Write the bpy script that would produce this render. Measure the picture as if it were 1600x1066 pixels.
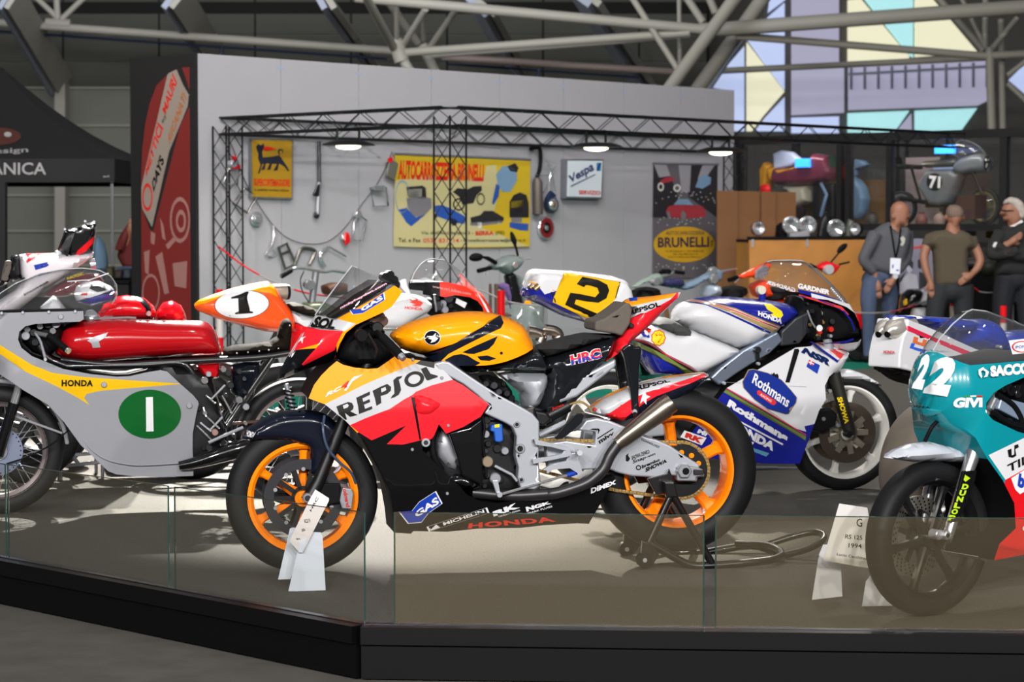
import bpy, bmesh, math, random
import numpy as np
from mathutils import Vector, Matrix
from mathutils.geometry import delaunay_2d_cdt

for _o in list(bpy.data.objects):
    bpy.data.objects.remove(_o, do_unlink=True)
SC = bpy.context.scene
COL = SC.collection
random.seed(7)

# ------------------------------------------------------------------ camera
FPX, CX, CY = 3500.0, 800.0, 533.0
CAMZ = 1.416                      # stage floor is z = 0, hall floor is below it
HALLZ = -0.185
PITCH = math.atan(188.0 / FPX)
cam_d = bpy.data.cameras.new('camera')
cam = bpy.data.objects.new('camera', cam_d)
COL.objects.link(cam)
cam_d.sensor_width = 36.0
cam_d.lens = FPX / 1600.0 * 36.0
cam_d.clip_end = 300
cam.location = (0, 0, CAMZ)
cam.rotation_euler = (math.pi / 2 - PITCH, 0, 0)
cam_d.dof.use_dof = True
cam_d.dof.focus_distance = 9.1
cam_d.dof.aperture_fstop = 5.6
SC.camera = cam

# ------------------------------------------------------------------ world and big lights
W = bpy.data.worlds.new('hall_air')
SC.world = W
W.use_nodes = True
W.node_tree.nodes['Background'].inputs[0].default_value = (0.62, 0.66, 0.72, 1)
W.node_tree.nodes['Background'].inputs[1].default_value = 0.13
SC.view_settings.view_transform = 'Standard'
SC.view_settings.look = 'None'
SC.view_settings.gamma = 1.0
SC.view_settings.use_curve_mapping = False
SC.view_settings.exposure = 0.0

def area(name, loc, target, size, power, color=(1, 0.95, 0.88), sy=None, spread=math.pi):
    d = bpy.data.lights.new(name, 'AREA')
    d.energy = power
    d.color = color
    d.shape = 'RECTANGLE' if sy else 'DISK'
    d.size = size
    if sy: d.size_y = sy
    d.spread = spread
    o = bpy.data.objects.new(name, d)
    COL.objects.link(o)
    o.location = loc
    v = Vector(target) - Vector(loc)
    o.rotation_euler = v.to_track_quat('-Z', 'Y').to_euler()
    return o

# stage spots high behind the bikes (key), hall lamps in front and over the stand, grey fill for the far wall
def spot(name, loc, target, power, size, blend, radius, color=(1, 0.96, 0.90)):
    d = bpy.data.lights.new(name, 'SPOT')
    d.energy = power; d.color = color; d.spot_size = math.radians(size); d.spot_blend = blend; d.shadow_soft_size = radius
    o = bpy.data.objects.new(name, d); COL.objects.link(o); o.location = loc
    o.rotation_euler = (Vector(target) - Vector(loc)).to_track_quat('-Z', 'Y').to_euler()
for x, y, tx, ty, p, sz in ((-3.5, 20.6, -2.5, 12.7, 40000, 17), (-2.6, 20.9, -0.95, 11.9, 40000, 15.5), (-1.8, 20.7, -0.25, 11.5, 32000, 15)):
    spot('stage_spot', (x, y, 7.4), (tx, ty, 0), p, sz, 0.3, 0.10)
for x, y, tx, p in ((2.5, 19.0, 2.6, 2500), (3.6, 19.0, 3.2, 2500)):
    spot('stage_spot', (x, y, 8.0), (tx, 11.4, 0.8), p, 26, 0.8, 0.15)
for i in range(6):
    x = -7.5 + 3.0 * i
    area('hall_lamp', (x, -5.0, 6.0), (x * 0.35, 10.5, 0.6), 0.45, 255, (1, 0.97, 0.94), spread=math.radians(110))
for j, y in enumerate((7.4, 9.6)):
    for i in range(7):
        x = -4.2 + 1.4 * i + 0.7 * j
        area('hall_lamp', (x, y, 6.4), (x * 0.85, y + 2.2, 0.0), 0.13, 9, (1, 0.97, 0.93))
for i in range(5):
    x = -7 + 3.2 * i
    area('stand_lamp', (x, 14.5, 8.5), (x * 0.6 + 1, 24, 0.8), 0.4, 155, (1, 0.95, 0.9), spread=math.radians(120))
area('far_wall_fill', (-6, 34, 7.0), (-6, 48, 7.5), 16, 800, (0.9, 0.94, 1.0), 4)  # added out-of-view panel that brightens the far wall

# ------------------------------------------------------------------ materials
def lin(c):
    return tuple((x / 12.92 if x <= 0.04045 else ((x + 0.055) / 1.055) ** 2.4) for x in c)
def rgb(h):
    h = h.lstrip('#')
    return lin(tuple(int(h[i:i + 2], 16) / 255 for i in (0, 2, 4)))
MATS = {}
def mat(name, col='#808080', rough=0.5, metal=0.0, coat=0.0, noise=0.0, nscale=20.0, bump=0.0, spec=0.5, emit=0.0, alpha=1.0):
    if name in MATS: return MATS[name]
    m = bpy.data.materials.new(name)
    m.use_nodes = True
    nt = m.node_tree
    b = nt.nodes['Principled BSDF']
    c = rgb(col) if isinstance(col, str) else col
    b.inputs['Base Color'].default_value = (*c, 1)
    b.inputs['Roughness'].default_value = rough
    b.inputs['Metallic'].default_value = metal
    b.inputs['Coat Weight'].default_value = coat
    b.inputs['Coat Roughness'].default_value = 0.04
    b.inputs['Specular IOR Level'].default_value = spec
    if emit:
        b.inputs['Emission Color'].default_value = (*c, 1)
        b.inputs['Emission Strength'].default_value = emit
    if alpha < 1: b.inputs['Alpha'].default_value = alpha
    if noise or bump:
        tc = nt.nodes.new('ShaderNodeTexCoord')
        n = nt.nodes.new('ShaderNodeTexNoise')
        n.inputs['Scale'].default_value = nscale
        n.inputs['Detail'].default_value = 6
        nt.links.new(tc.outputs['Object'], n.inputs['Vector'])
        if noise:
            mx = nt.nodes.new('ShaderNodeMix'); mx.data_type = 'RGBA'
            mx.inputs[6].default_value = (*[max(0, x * (1 - noise)) for x in c], 1)
            mx.inputs[7].default_value = (*[min(1, x * (1 + noise)) for x in c], 1)
            nt.links.new(n.outputs['Fac'], mx.inputs[0])
            nt.links.new(mx.outputs[2], b.inputs['Base Color'])
        if bump:
            bp = nt.nodes.new('ShaderNodeBump')
            bp.inputs['Strength'].default_value = bump
            bp.inputs['Distance'].default_value = 0.01
            nt.links.new(n.outputs['Fac'], bp.inputs['Height'])
            nt.links.new(bp.outputs['Normal'], b.inputs['Normal'])
    MATS[name] = m
    return m
def paint(name, col, rough=0.22, coat=0.6): return mat(name, col, rough, 0, coat, 0.03, 8, spec=0.2)
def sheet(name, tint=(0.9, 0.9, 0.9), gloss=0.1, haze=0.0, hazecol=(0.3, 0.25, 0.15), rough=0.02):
    """thin clear sheet: see-through, a mirror share growing to grazing, a little diffuse haze"""
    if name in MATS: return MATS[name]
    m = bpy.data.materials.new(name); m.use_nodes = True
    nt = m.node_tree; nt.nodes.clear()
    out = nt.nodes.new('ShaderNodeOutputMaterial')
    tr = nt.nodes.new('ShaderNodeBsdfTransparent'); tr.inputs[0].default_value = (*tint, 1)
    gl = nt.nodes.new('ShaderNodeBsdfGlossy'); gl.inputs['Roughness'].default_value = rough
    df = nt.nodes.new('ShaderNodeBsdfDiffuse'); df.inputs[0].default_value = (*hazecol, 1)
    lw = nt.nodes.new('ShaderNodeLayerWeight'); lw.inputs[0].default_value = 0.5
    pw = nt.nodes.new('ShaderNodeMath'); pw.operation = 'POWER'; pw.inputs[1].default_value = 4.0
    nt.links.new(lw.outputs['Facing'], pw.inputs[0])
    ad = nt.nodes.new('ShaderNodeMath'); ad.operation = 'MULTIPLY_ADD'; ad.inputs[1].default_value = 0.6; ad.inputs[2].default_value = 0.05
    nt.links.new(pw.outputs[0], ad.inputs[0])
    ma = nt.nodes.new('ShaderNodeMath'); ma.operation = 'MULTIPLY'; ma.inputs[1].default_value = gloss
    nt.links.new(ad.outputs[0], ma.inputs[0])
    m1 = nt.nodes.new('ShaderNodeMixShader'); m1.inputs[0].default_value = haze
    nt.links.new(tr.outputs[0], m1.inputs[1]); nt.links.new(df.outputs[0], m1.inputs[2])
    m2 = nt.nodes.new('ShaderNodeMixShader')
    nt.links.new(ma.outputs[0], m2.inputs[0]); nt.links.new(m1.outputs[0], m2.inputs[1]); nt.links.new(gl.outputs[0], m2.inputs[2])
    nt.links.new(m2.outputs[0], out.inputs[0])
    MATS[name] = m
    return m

BLACK = paint('black_paint', '#0a0b0e')
WHITE = paint('white_paint', '#cfd0d4')
RED = paint('red_paint', '#d2141c')
NAVY = paint('navy_paint', '#0d1220')
BLUE = paint('blue_paint', '#17247c')
ORANGE = paint('orange_paint', '#ff9a06')
SILVERP = paint('silver_paint', '#9a9ca2', 0.3, 0.5)
YELLOW = paint('yellow_paint', '#e0b010')
GREEN = paint('green_paint', '#0e5a26')
RUBBER = mat('tyre_rubber', '#121315', 0.6, noise=0.15, nscale=30, spec=0.25)
DULL = mat('dull_black', '#0c0d0f', 0.6, noise=0.2, nscale=40, spec=0.1)
DARKM = mat('dark_metal', '#18191b', 0.4, 0.5, noise=0.15)
ALU = mat('brushed_alloy', '#b4b8c0', 0.34, 0.55, noise=0.04, nscale=60)
ALUD = mat('cast_alloy', '#8e9096', 0.45, 0.55, noise=0.1, nscale=40)
CHROME = mat('chrome', '#d6d8dc', 0.14, 0.8)
STEEL = mat('dark_steel', '#45454a', 0.35, 0.9, noise=0.1)
TITAN = mat('titanium', '#8d8378', 0.3, 0.95, noise=0.1, nscale=12)
GOLD = mat('gold_chain', '#b0925a', 0.35, 0.8)
ORIM = paint('orange_rim', '#ff8406', 0.3, 0.5)
INK = mat('black_ink', '#14120f', 0.4, spec=0.12)
WINK = mat('white_ink', '#dcdce0', 0.4, spec=0.12)
RINK = mat('red_ink', '#c8281e', 0.4, spec=0.12)
BINK = mat('blue_ink', '#1a3aa0', 0.4, spec=0.12)
YINK = mat('yellow_ink', '#e8c81c', 0.4, spec=0.12)
GINK = mat('green_ink', '#2e8a44', 0.4, spec=0.12)
PAPER = mat('white_card', '#d4d8e4', 0.6)
SCREEN = sheet('clear_screen', (0.93, 0.935, 0.94), 1.7, 0.03, (0.6, 0.6, 0.62))
SMOKE = sheet('smoked_screen', (0.2, 0.17, 0.17), 1.2, 0.05, (0.1, 0.09, 0.09))

# ------------------------------------------------------------------ pixels to rays
_cp, _sp = math.cos(PITCH), math.sin(PITCH)
CAMP = np.array([0, 0, CAMZ])
def ray(px, py):
    x = (px - CX) / FPX; z = -(py - CY) / FPX
    return np.array([x, _cp + _sp * z, -_sp + _cp * z])
def on_floor(px, py, z=0.0):
    d = ray(px, py); t = (z - CAMZ) / d[2]
    return CAMP + d * t
def at_depth(px, py, y):
    d = ray(px, py); return CAMP + d * (y / d[1])
class Z:                                     # points read off an enlarged crop
    def __init__(s, ox, oy, sc): s.o = (ox, oy); s.s = sc
    def __call__(s, *a):
        return [(s.o[0] + a[i] / s.s, s.o[1] + a[i + 1] / s.s) for i in range(0, len(a), 2)]
def flat(*a): return [(a[i], a[i + 1]) for i in range(0, len(a), 2)]

# ------------------------------------------------------------------ object helpers
def empty(name, loc, rz=0.0):
    o = bpy.data.objects.new(name, None); COL.objects.link(o)
    o.empty_display_size = 0.1
    o.location = loc; o.rotation_euler = (0, 0, rz)
    return o
def tag(o, label=None, cat=None, group=None, kind=None):
    if label: o['label'] = label
    if cat: o['category'] = cat
    if group: o['group'] = group
    if kind: o['kind'] = kind
    return o
def mkobj(name, verts, faces, mats, parent=None, fm=None, smooth=True, loc=None, rot=None, merge=0.0, auto=None):
    me = bpy.data.meshes.new(name)
    if not isinstance(mats, (list, tuple)): mats = [mats]
    if merge or auto is not None:
        bm = bmesh.new()
        vs = [bm.verts.new(v) for v in verts]
        for i, f in enumerate(faces):
            try:
                q = bm.faces.new([vs[k] for k in f])
                q.material_index = fm[i] if fm else 0
            except ValueError: pass
        if merge: bmesh.ops.remove_doubles(bm, verts=bm.verts, dist=merge)
        bmesh.ops.recalc_face_normals(bm, faces=bm.faces)
        for f in bm.faces: f.smooth = smooth
        if auto is not None:
            for e in bm.edges:
                if len(e.link_faces) == 2 and e.calc_face_angle(0) > auto: e.smooth = False
        bm.to_mesh(me); bm.free()
    else:
        me.from_pydata([tuple(v) for v in verts], [], [tuple(f) for f in faces])
        if fm: me.polygons.foreach_set('material_index', fm)
        if smooth: me.polygons.foreach_set('use_smooth', [True] * len(me.polygons))
        me.update()
    for m in mats: me.materials.append(m)
    o = bpy.data.objects.new(name, me); COL.objects.link(o)
    if parent: o.parent = parent
    if loc is not None: o.location = loc
    if rot is not None: o.rotation_euler = rot
    return o
class MB:                                    # gathers several shapes into one mesh
    def __init__(s): s.v = []; s.f = []; s.m = []
    def add(s, v, f, mi=0):
        n = len(s.v); s.v += [tuple(p) for p in v]; s.f += [tuple(i + n for i in q) for q in f]; s.m += [mi] * len(f)
        return s
    def box(s, c, d, mi=0, R=None):
        p = [(x, y, z) for x in (-.5, .5) for y in (-.5, .5) for z in (-.5, .5)]
        v = []
        for q in p:
            q = Vector((q[0] * d[0], q[1] * d[1], q[2] * d[2]))
            if R is not None: q = R @ q
            v.append(q + Vector(c))
        return s.add(v, [(0, 1, 3, 2), (4, 6, 7, 5), (0, 4, 5, 1), (2, 3, 7, 6), (0, 2, 6, 4), (1, 5, 7, 3)], mi)
    def tube(s, pts, r, seg=8, mi=0, caps=True, smoothing=0, closed=False):
        v, f = tube_vf(pts, r, seg, caps, smoothing, closed); return s.add(v, f, mi)
    def lathe(s, prof, c=(0, 0, 0), axis='y', seg=32, mi=0, closed=False):
        v, f = lathe_vf(prof, c, axis, seg, closed); return s.add(v, f, mi)
    def ball(s, c, r, mi=0, seg=12, rings=8):
        if not isinstance(r, (tuple, list)): r = (r, r, r)
        v = [(c[0], c[1], c[2] + r[2])]; f = []
        for i in range(1, rings):
            a = math.pi * i / rings
            for j in range(seg):
                b = 2 * math.pi * j / seg
                v.append((c[0] + r[0] * math.sin(a) * math.cos(b), c[1] + r[1] * math.sin(a) * math.sin(b), c[2] + r[2] * math.cos(a)))
        v.append((c[0], c[1], c[2] - r[2])); e = len(v) - 1
        for j in range(seg): f.append((0, 1 + j, 1 + (j + 1) % seg))
        for i in range(rings - 2):
            for j in range(seg):
                a = 1 + i * seg + j; b = 1 + i * seg + (j + 1) % seg
                f.append((a, a + seg, b + seg, b))
        for j in range(seg): f.append((e, 1 + (rings - 2) * seg + (j + 1) % seg, 1 + (rings - 2) * seg + j))
        return s.add(v, f, mi)
    def obj(s, name, mats, parent=None, smooth=True, loc=None, rot=None, auto=0.7):
        return mkobj(name, s.v, s.f, mats, parent, s.m, smooth, loc, rot, auto=auto)
def catmull(pts, n):
    P = [np.array(p, float) for p in pts]
    if len(P) < 3 or n < 1: return P
    out = []
    Q = [2 * P[0] - P[1]] + P + [2 * P[-1] - P[-2]]
    for i in range(1, len(Q) - 2):
        for k in range(n):
            t = k / n
            a, b, c, d = Q[i - 1:i + 3]
            out.append(0.5 * (2 * b + (c - a) * t + (2 * a - 5 * b + 4 * c - d) * t * t + (3 * b - a - 3 * c + d) * t ** 3))
    out.append(P[-1]); return out
def tube_vf(pts, r, seg=8, caps=True, smoothing=0, closed=False):
    P = [np.array(p, float) for p in pts]
    rr = list(r) if isinstance(r, (list, tuple)) else [r] * len(P)
    if smoothing and len(P) > 2:
        n0 = len(P)
        P = catmull(P, smoothing)
        t0 = np.linspace(0, n0 - 1, len(P)); rr = list(np.interp(t0, range(n0), rr))
    n = len(P); v = []; f = []
    up = None
    for i in range(n):
        if closed: t = P[(i + 1) % n] - P[i - 1]
        else: t = P[min(i + 1, n - 1)] - P[max(i - 1, 0)]
        t = t / (np.linalg.norm(t) + 1e-12)
        if up is None:
            up = np.array([0, 0, 1.0]) if abs(t[2]) < 0.9 else np.array([0, 1.0, 0])
        x = np.cross(up, t); x /= np.linalg.norm(x) + 1e-12
        y = np.cross(t, x); up = y
        for k in range(seg):
            a = 2 * math.pi * (k + 0.5) / seg
            v.append(P[i] + rr[i] * (math.cos(a) * x + math.sin(a) * y))
    for i in range(n if closed else n - 1):
        for k in range(seg):
            a = i * seg + k; b = i * seg + (k + 1) % seg
            c = ((i + 1) % n) * seg
            f.append((a, b, c + (k + 1) % seg, c + k))
    if caps and not closed:
        f.append(tuple(range(seg))[::-1]); f.append(tuple((n - 1) * seg + k for k in range(seg)))
    return v, f
def lathe_vf(prof, c=(0, 0, 0), axis='y', seg=32, closed=False):
    """prof: (radius, offset along the axis)"""
    v = []; f = []; n = len(prof)
    for k in range(seg):
        a = 2 * math.pi * k / seg; ca, sa = math.cos(a), math.sin(a)
        for r, h in prof:
            if axis == 'y': p = (r * ca, h, r * sa)
            elif axis == 'z': p = (r * ca, r * sa, h)
            else: p = (h, r * ca, r * sa)
            v.append((p[0] + c[0], p[1] + c[1], p[2] + c[2]))
    m = n if closed else n - 1
    for k in range(seg):
        for i in range(m):
            a = k * n + i; b = k * n + (i + 1) % n; q = ((k + 1) % seg) * n
            f.append((a, b, q + (i + 1) % n, q + i))
    return v, f

# ------------------------------------------------------------------ plane geometry
def inside(poly, P):
    P = np.atleast_2d(P); x, y = P[:, 0], P[:, 1]
    q = np.asarray(poly); r = np.zeros(len(P), bool); j = len(q) - 1
    for i in range(len(q)):
        xi, yi = q[i]; xj, yj = q[j]
        c = ((yi > y) != (yj > y)) & (x < (xj - xi) * (y - yi) / ((yj - yi) if yj != yi else 1e-12) + xi)
        r ^= c; j = i
    return r
def segdist(P, A, B):
    P = np.atleast_2d(P)
    A = np.asarray(A); B = np.asarray(B)
    d = np.full(len(P), 1e9)
    for a, b in zip(A, B):
        ab = b - a; l = ab @ ab + 1e-18
        t = np.clip(((P - a) @ ab) / l, 0, 1)
        q = a + t[:, None] * ab
        d = np.minimum(d, np.hypot(*(P - q).T))
    return d
def smooth_poly(poly, n=4):
    """round a closed outline; points written twice stay sharp corners"""
    out = []; N = len(poly)
    for i in range(N):
        p0, p1, p2, p3 = [np.array(poly[(i + k) % N], float) for k in (-1, 0, 1, 2)]
        if np.allclose(p1, p2): continue
        for k in range(n):
            t = k / n
            out.append(tuple(0.5 * (2 * p1 + (p2 - p0) * t + (2 * p0 - 5 * p1 + 4 * p2 - p3) * t * t + (3 * p1 - p0 - 3 * p2 + p3) * t ** 3)))
    return out
def ellipse(cx, cy, rx, ry, n=32, rot=0.0):
    c, s = math.cos(rot), math.sin(rot)
    return [(cx + rx * math.cos(a) * c - ry * math.sin(a) * s, cy + rx * math.cos(a) * s + ry * math.sin(a) * c) for a in [2 * math.pi * k / n for k in range(n)]]
def cdt(outline, holes_edges, pts):
    """triangulate; outline closed loop, holes_edges list of closed loops used as constraints"""
    V = []; E = []
    def loop(l):
        n = len(V)
        V.extend(Vector((p[0], p[1])) for p in l)
        E.extend((n + i, n + (i + 1) % len(l)) for i in range(len(l)))
    loop(outline)
    for h in holes_edges: loop(h)
    V.extend(Vector((p[0], p[1])) for p in pts)
    r = delaunay_2d_cdt(V, E, [], 0, 1e-5)
    vo = np.array([tuple(v) for v in r[0]]); fo = [tuple(f) for f in r[2]]
    if not fo: return vo, []
    cen = np.array([vo[list(f)].mean(0) for f in fo])
    keep = inside(outline, cen)
    return vo, [f for f, k in zip(fo, keep) if k]

# ------------------------------------------------------------------ a thing with its own upright side plane
_TEXT = {}
def text_vf(s, bold=0.0, spacing=1.0):
    key = (s, bold, spacing)
    if key in _TEXT: return _TEXT[key]
    cu = bpy.data.curves.new('t', 'FONT'); cu.body = s; cu.size = 1.0; cu.offset = bold
    cu.space_character = spacing; cu.resolution_u = 3; cu.fill_mode = 'FRONT'
    ob = bpy.data.objects.new('t', cu)
    tmp = bpy.data.scenes.get('lettering_room') or bpy.data.scenes.new('lettering_room')
    tmp.collection.objects.link(ob)
    tmp.view_layers[0].update(); dg = tmp.view_layers[0].depsgraph
    me = bpy.data.meshes.new_from_object(ob.evaluated_get(dg), depsgraph=dg)
    v = np.array([tuple(q.co)[:2] for q in me.vertices]); f = [tuple(p.vertices) for p in me.polygons]
    bpy.data.objects.remove(ob, do_unlink=True); bpy.data.curves.remove(cu); bpy.data.meshes.remove(me)
    lo, hi = v.min(0), v.max(0)
    v = (v - lo) / (hi - lo)
    _TEXT[key] = (v, f)
    return v, f
class Thing:
    """root empty on the floor; local x runs along the side plane (to the right), y away from the viewer's side, z up.
    Pixels are turned into points of the upright plane lying w metres in front of the thing's middle plane."""
    def __init__(s, name, label, cat, O, yaw, group=None, kind=None):
        s.O = np.array(O, float); s.a = math.radians(yaw)
        s.ex = np.array([math.cos(s.a), math.sin(s.a), 0]); s.ey = np.array([-math.sin(s.a), math.cos(s.a), 0])
        s.root = empty(name, tuple(s.O), s.a)
        tag(s.root, label, cat, group, kind)
    def P(s, px, py, w=0.0):
        d = ray(px, py); t = ((s.O - w * s.ey - CAMP) @ s.ey) / (d @ s.ey)
        p = CAMP + d * t - s.O
        return (p @ s.ex, p[2])
    def L(s, px, py, w=0.0):                 # full local point
        u, v = s.P(px, py, w); return (u, -w, v)
    def scale(s, px, py, w=0.0):             # pixels per metre there
        u, v = s.P(px, py, w); u2, v2 = s.P(px, py + 10, w)
        return 10.0 / abs(v2 - v)
    def poly(s, pts, w=0.0): return [s.P(p[0], p[1], p[2] if len(p) > 2 else w) for p in pts]
    # -------- rounded body from an outline
    def body(s, name, outline, Wd, R, mats, regions=(), wc=0.0, sharp=(), wout=None, wreg=None, wx=None, wy=None, mirror=False, sm=0,
             h=0.022, parent=None, shell=False, label=None, merge=2e-5, prof=2.0, cut=(), lid=None):
        """outline pixels; Wd half thickness; R edge rounding (m); sharp: indices i of outline sides i->i+1 left square;
        wc lateral centre; regions: (pixels, material index); wx/wy: (pixel, factor) tapers along x / y"""
        wout = wc if wout is None else wout
        bev = R if 0 < R <= .016 and not shell else 0.0
        if bev: R = 0.0; sharp = range(4000)
        wreg = wc + Wd * 0.9 if wreg is None else wreg
        pts = [tuple(p) if len(p) > 2 else (p[0], p[1], wout) for p in outline]
        shset = set(sharp)
        if sm:
            out = []; ns = set(); N = len(pts)
            for i in range(N):
                p0, p1, p2, p3 = [np.array(pts[(i + k) % N], float) for k in (-1, 0, 1, 2)]
                if np.allclose(p1, p2): continue
                for k in range(sm):
                    t = k / sm
                    if i in shset: ns.add(len(out))
                    out.append(tuple(0.5 * (2 * p1 + (p2 - p0) * t + (2 * p0 - 5 * p1 + 4 * p2 - p3) * t * t + (3 * p1 - p0 - 3 * p2 + p3) * t ** 3)))
            pts = out; shset = ns
        ol = np.array(s.poly(pts, wout))
        n = len(ol)
        A, B = [], []
        for i in range(n):
            if i not in shset: A.append(ol[i]); B.append(ol[(i + 1) % n])
        def tfac(P):
            f = np.ones(len(P))
            if wx:
                us = [s.P(q[0], pts[0][1], wout)[0] for q in wx]; o = np.argsort(us)
                f *= np.interp(P[:, 0], np.array(us)[o], np.array([q[1] for q in wx])[o])
            if wy:
                vs = [s.P(pts[0][0], q[0], wout)[1] for q in wy]; o = np.argsort(vs)
                f *= np.interp(P[:, 1], np.array(vs)[o], np.array([q[1] for q in wy])[o])
            return f
        def wf(P):
            P = np.atleast_2d(np.asarray(P, float))
            w = np.full(len(P), Wd) * tfac(P)
            if A and R > 0:
                d = segdist(P, A, B)
                k = np.clip(d / R, 0, 1)
                w = w * (1 - (1 - k) ** prof) ** (1 / prof)
            return w
        lo, hi = ol.min(0), ol.max(0)
        gp = []
        yy = lo[1]; row = 0
        while yy < hi[1]:
            xx = lo[0] + (h / 2 if row % 2 else 0)
            while xx < hi[0]:
                gp.append((xx, yy)); xx += h
            yy += h * 0.866; row += 1
        gp = np.array(gp) if gp else np.zeros((0, 2))
        allA = ol; allB = np.roll(ol, -1, 0)
        if len(gp):
            gp = gp[inside(ol, gp)]
        if len(gp):
            gp = gp[segdist(gp, allA, allB) > h * 0.45]
        ring = []
        if A and R > 0:
            for fr in (0.04, 0.15, 0.38):
                dd = fr * R
                for a, b in zip(A, B):
                    L = np.linalg.norm(b - a)
                    if L < 1e-6: continue
                    nn = np.array([-(b - a)[1], (b - a)[0]]) / L
                    m = max(1, int(L / h))
                    for k in range(m):
                        p = a + (b - a) * (k + 0.5) / m
                        for sg in (1, -1): ring.append(p + nn * dd * sg)
            ring = np.array(ring)
            ring = ring[inside(ol, ring)]
            if len(ring):
                frs = np.array([0.04, 0.15, 0.38]) * R
                dr = segdist(ring, allA, allB)
                ok = np.min(np.abs(dr[:, None] - frs[None]), axis=1) < 0.02 * R
                ring = ring[ok]
                if len(gp): gp = gp[segdist(gp, allA, allB) > 0.45 * R]
        P = np.vstack([gp, ring]) if len(ring) else gp
        regs = [(np.array(s.poly(rp, wreg)), mi) for rp, mi in regions]
        V, Fs = cdt([tuple(p) for p in ol], [[tuple(p) for p in r] for r, _ in regs], [tuple(p) for p in P])
        cen = np.array([V[list(f)].mean(0) for f in Fs])
        fm = np.zeros(len(Fs), int)
        for r, mi in regs: fm[inside(r, cen)] = mi
        w = wf(V)
        keep = np.ones(len(Fs), bool)
        for c in cut: keep &= ~inside(np.array(s.poly(c, wreg)), cen)
        Fs = [f for f, k in zip(Fs, keep) if k]; fm = fm[keep]
        res = []
        for sgn in ((1, -1) if mirror else (1,)):
            verts, faces, fmat = [], [], []
            n0 = 0; N = len(V)
            verts += [(V[i][0], -sgn * (wc + w[i]), V[i][1]) for i in range(N)]
            verts += [(V[i][0], -sgn * (wc - w[i]), V[i][1]) for i in range(N)]
            for f, mi in zip(Fs, fm):
                faces.append(tuple(n0 + i for i in f)); fmat.append(int(mi))
                faces.append(tuple(n0 + N + i for i in f[::-1])); fmat.append(int(mi))
            if not shell:
                cnt = {}
                for f, mi in zip(Fs, fm):
                    for k in range(len(f)):
                        e = (f[k], f[(k + 1) % len(f)]); cnt.setdefault(tuple(sorted(e)), []).append((e, mi))
                for k, l in cnt.items():
                    if len(l) == 1:
                        (a, b), mi = l[0]
                        if w[a] > 1e-4 or w[b] > 1e-4:
                            faces.append((n0 + b, n0 + a, n0 + N + a, n0 + N + b)); fmat.append(int(mi) if lid is None else (lid((V[a] + V[b]) / 2) if callable(lid) else lid))
            o = mkobj(name, verts, faces, mats, parent or s.root, fmat, True, merge=merge, auto=0.75)
            if label: o['label'] = label
            if bev:
                md = o.modifiers.new('edge', 'BEVEL'); md.width = min(bev, Wd * .9); md.segments = 2; md.limit_method = 'ANGLE'; md.angle_limit = .6; md.harden_normals = True
            res.append(o)
        o = res[0]
        if shell:
            run = [i for i in range(n) if i not in shset]; k0 = next((i for i in range(n) if i in shset), 0)
            run = sorted(run, key=lambda i: (i - k0) % n); pe = [(ol[i][0], -wc, ol[i][1]) for i in run] + ([(ol[(run[-1] + 1) % n][0], -wc, ol[(run[-1] + 1) % n][1])] if run else [])
            if len(pe) > 1: MB().tube(pe, .003, 6).obj('screen_edge', mat('clear_edge', '#c2c6ca', .12, spec=.8, alpha=.55), o)
        o_w = lambda P_: wc + wf(P_)
        o_w.rng = (wc, Wd * (max([q[1] for q in wx]) if wx else 1) * (max([q[1] for q in wy]) if wy else 1)); o_w.half = wf
        return o, o_w
    # -------- flat marks that follow a surface
    def Pv(s, X, w):
        """many pixels at sideways places w -> (u, v)"""
        X = np.asarray(X, float); w = np.asarray(w, float)
        x = (X[:, 0] - CX) / FPX; z = -(X[:, 1] - CY) / FPX
        d = np.stack([x, _cp + _sp * z, -_sp + _cp * z], 1)
        t = (((s.O - CAMP) @ s.ey) - w) / (d @ s.ey)
        p = CAMP + d * t[:, None] - s.O
        return np.stack([p @ s.ex, p[:, 2]], 1)
    def hit(s, X, surf):
        """first meeting of each pixel ray with a body made by body(); returns sideways places"""
        X = np.asarray(X, float); n = len(X)
        if not callable(surf): return np.full(n, float(surf))
        if not hasattr(surf, 'rng'):
            w = np.zeros(n)
            for _ in range(5): w = surf(s.Pv(X, w))
            return w
        wc, Wm = surf.rng; half = surf.half
        hi = np.full(n, wc + Wm * 1.001); lo = np.full(n, np.nan); K = 24
        prev = hi.copy(); done = np.zeros(n, bool)
        for k in range(1, 2 * K + 1):
            w = wc + Wm * (1 - k / K)
            act = ~done
            if not act.any(): break
            uv = s.Pv(X[act], np.full(act.sum(), w))
            ins = half(uv) >= abs(w - wc) - 1e-9
            idx = np.where(act)[0]
            h_ = idx[ins]; lo[h_] = w; hi[h_] = prev[h_]; done[h_] = True
            prev[idx[~ins]] = w
        lo[~done] = wc; hi[~done] = wc
        for _ in range(9):
            m = (lo + hi) / 2
            ins = half(s.Pv(X, m)) >= np.abs(m - wc)
            lo = np.where(ins, m, lo); hi = np.where(ins, hi, m)
        return lo
    def on(s, px, py, surf):
        w = float(s.hit([(px, py)], surf)[0]); return s.P(px, py, w), w
    def film(s, name, X, faces, surf, m, parent, off):
        w = s.hit(X, surf) + off; uv = s.Pv(X, w)
        return mkobj(name, [(uv[i][0], -w[i], uv[i][1]) for i in range(len(X))], faces, m, parent or s.root, smooth=True)
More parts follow.
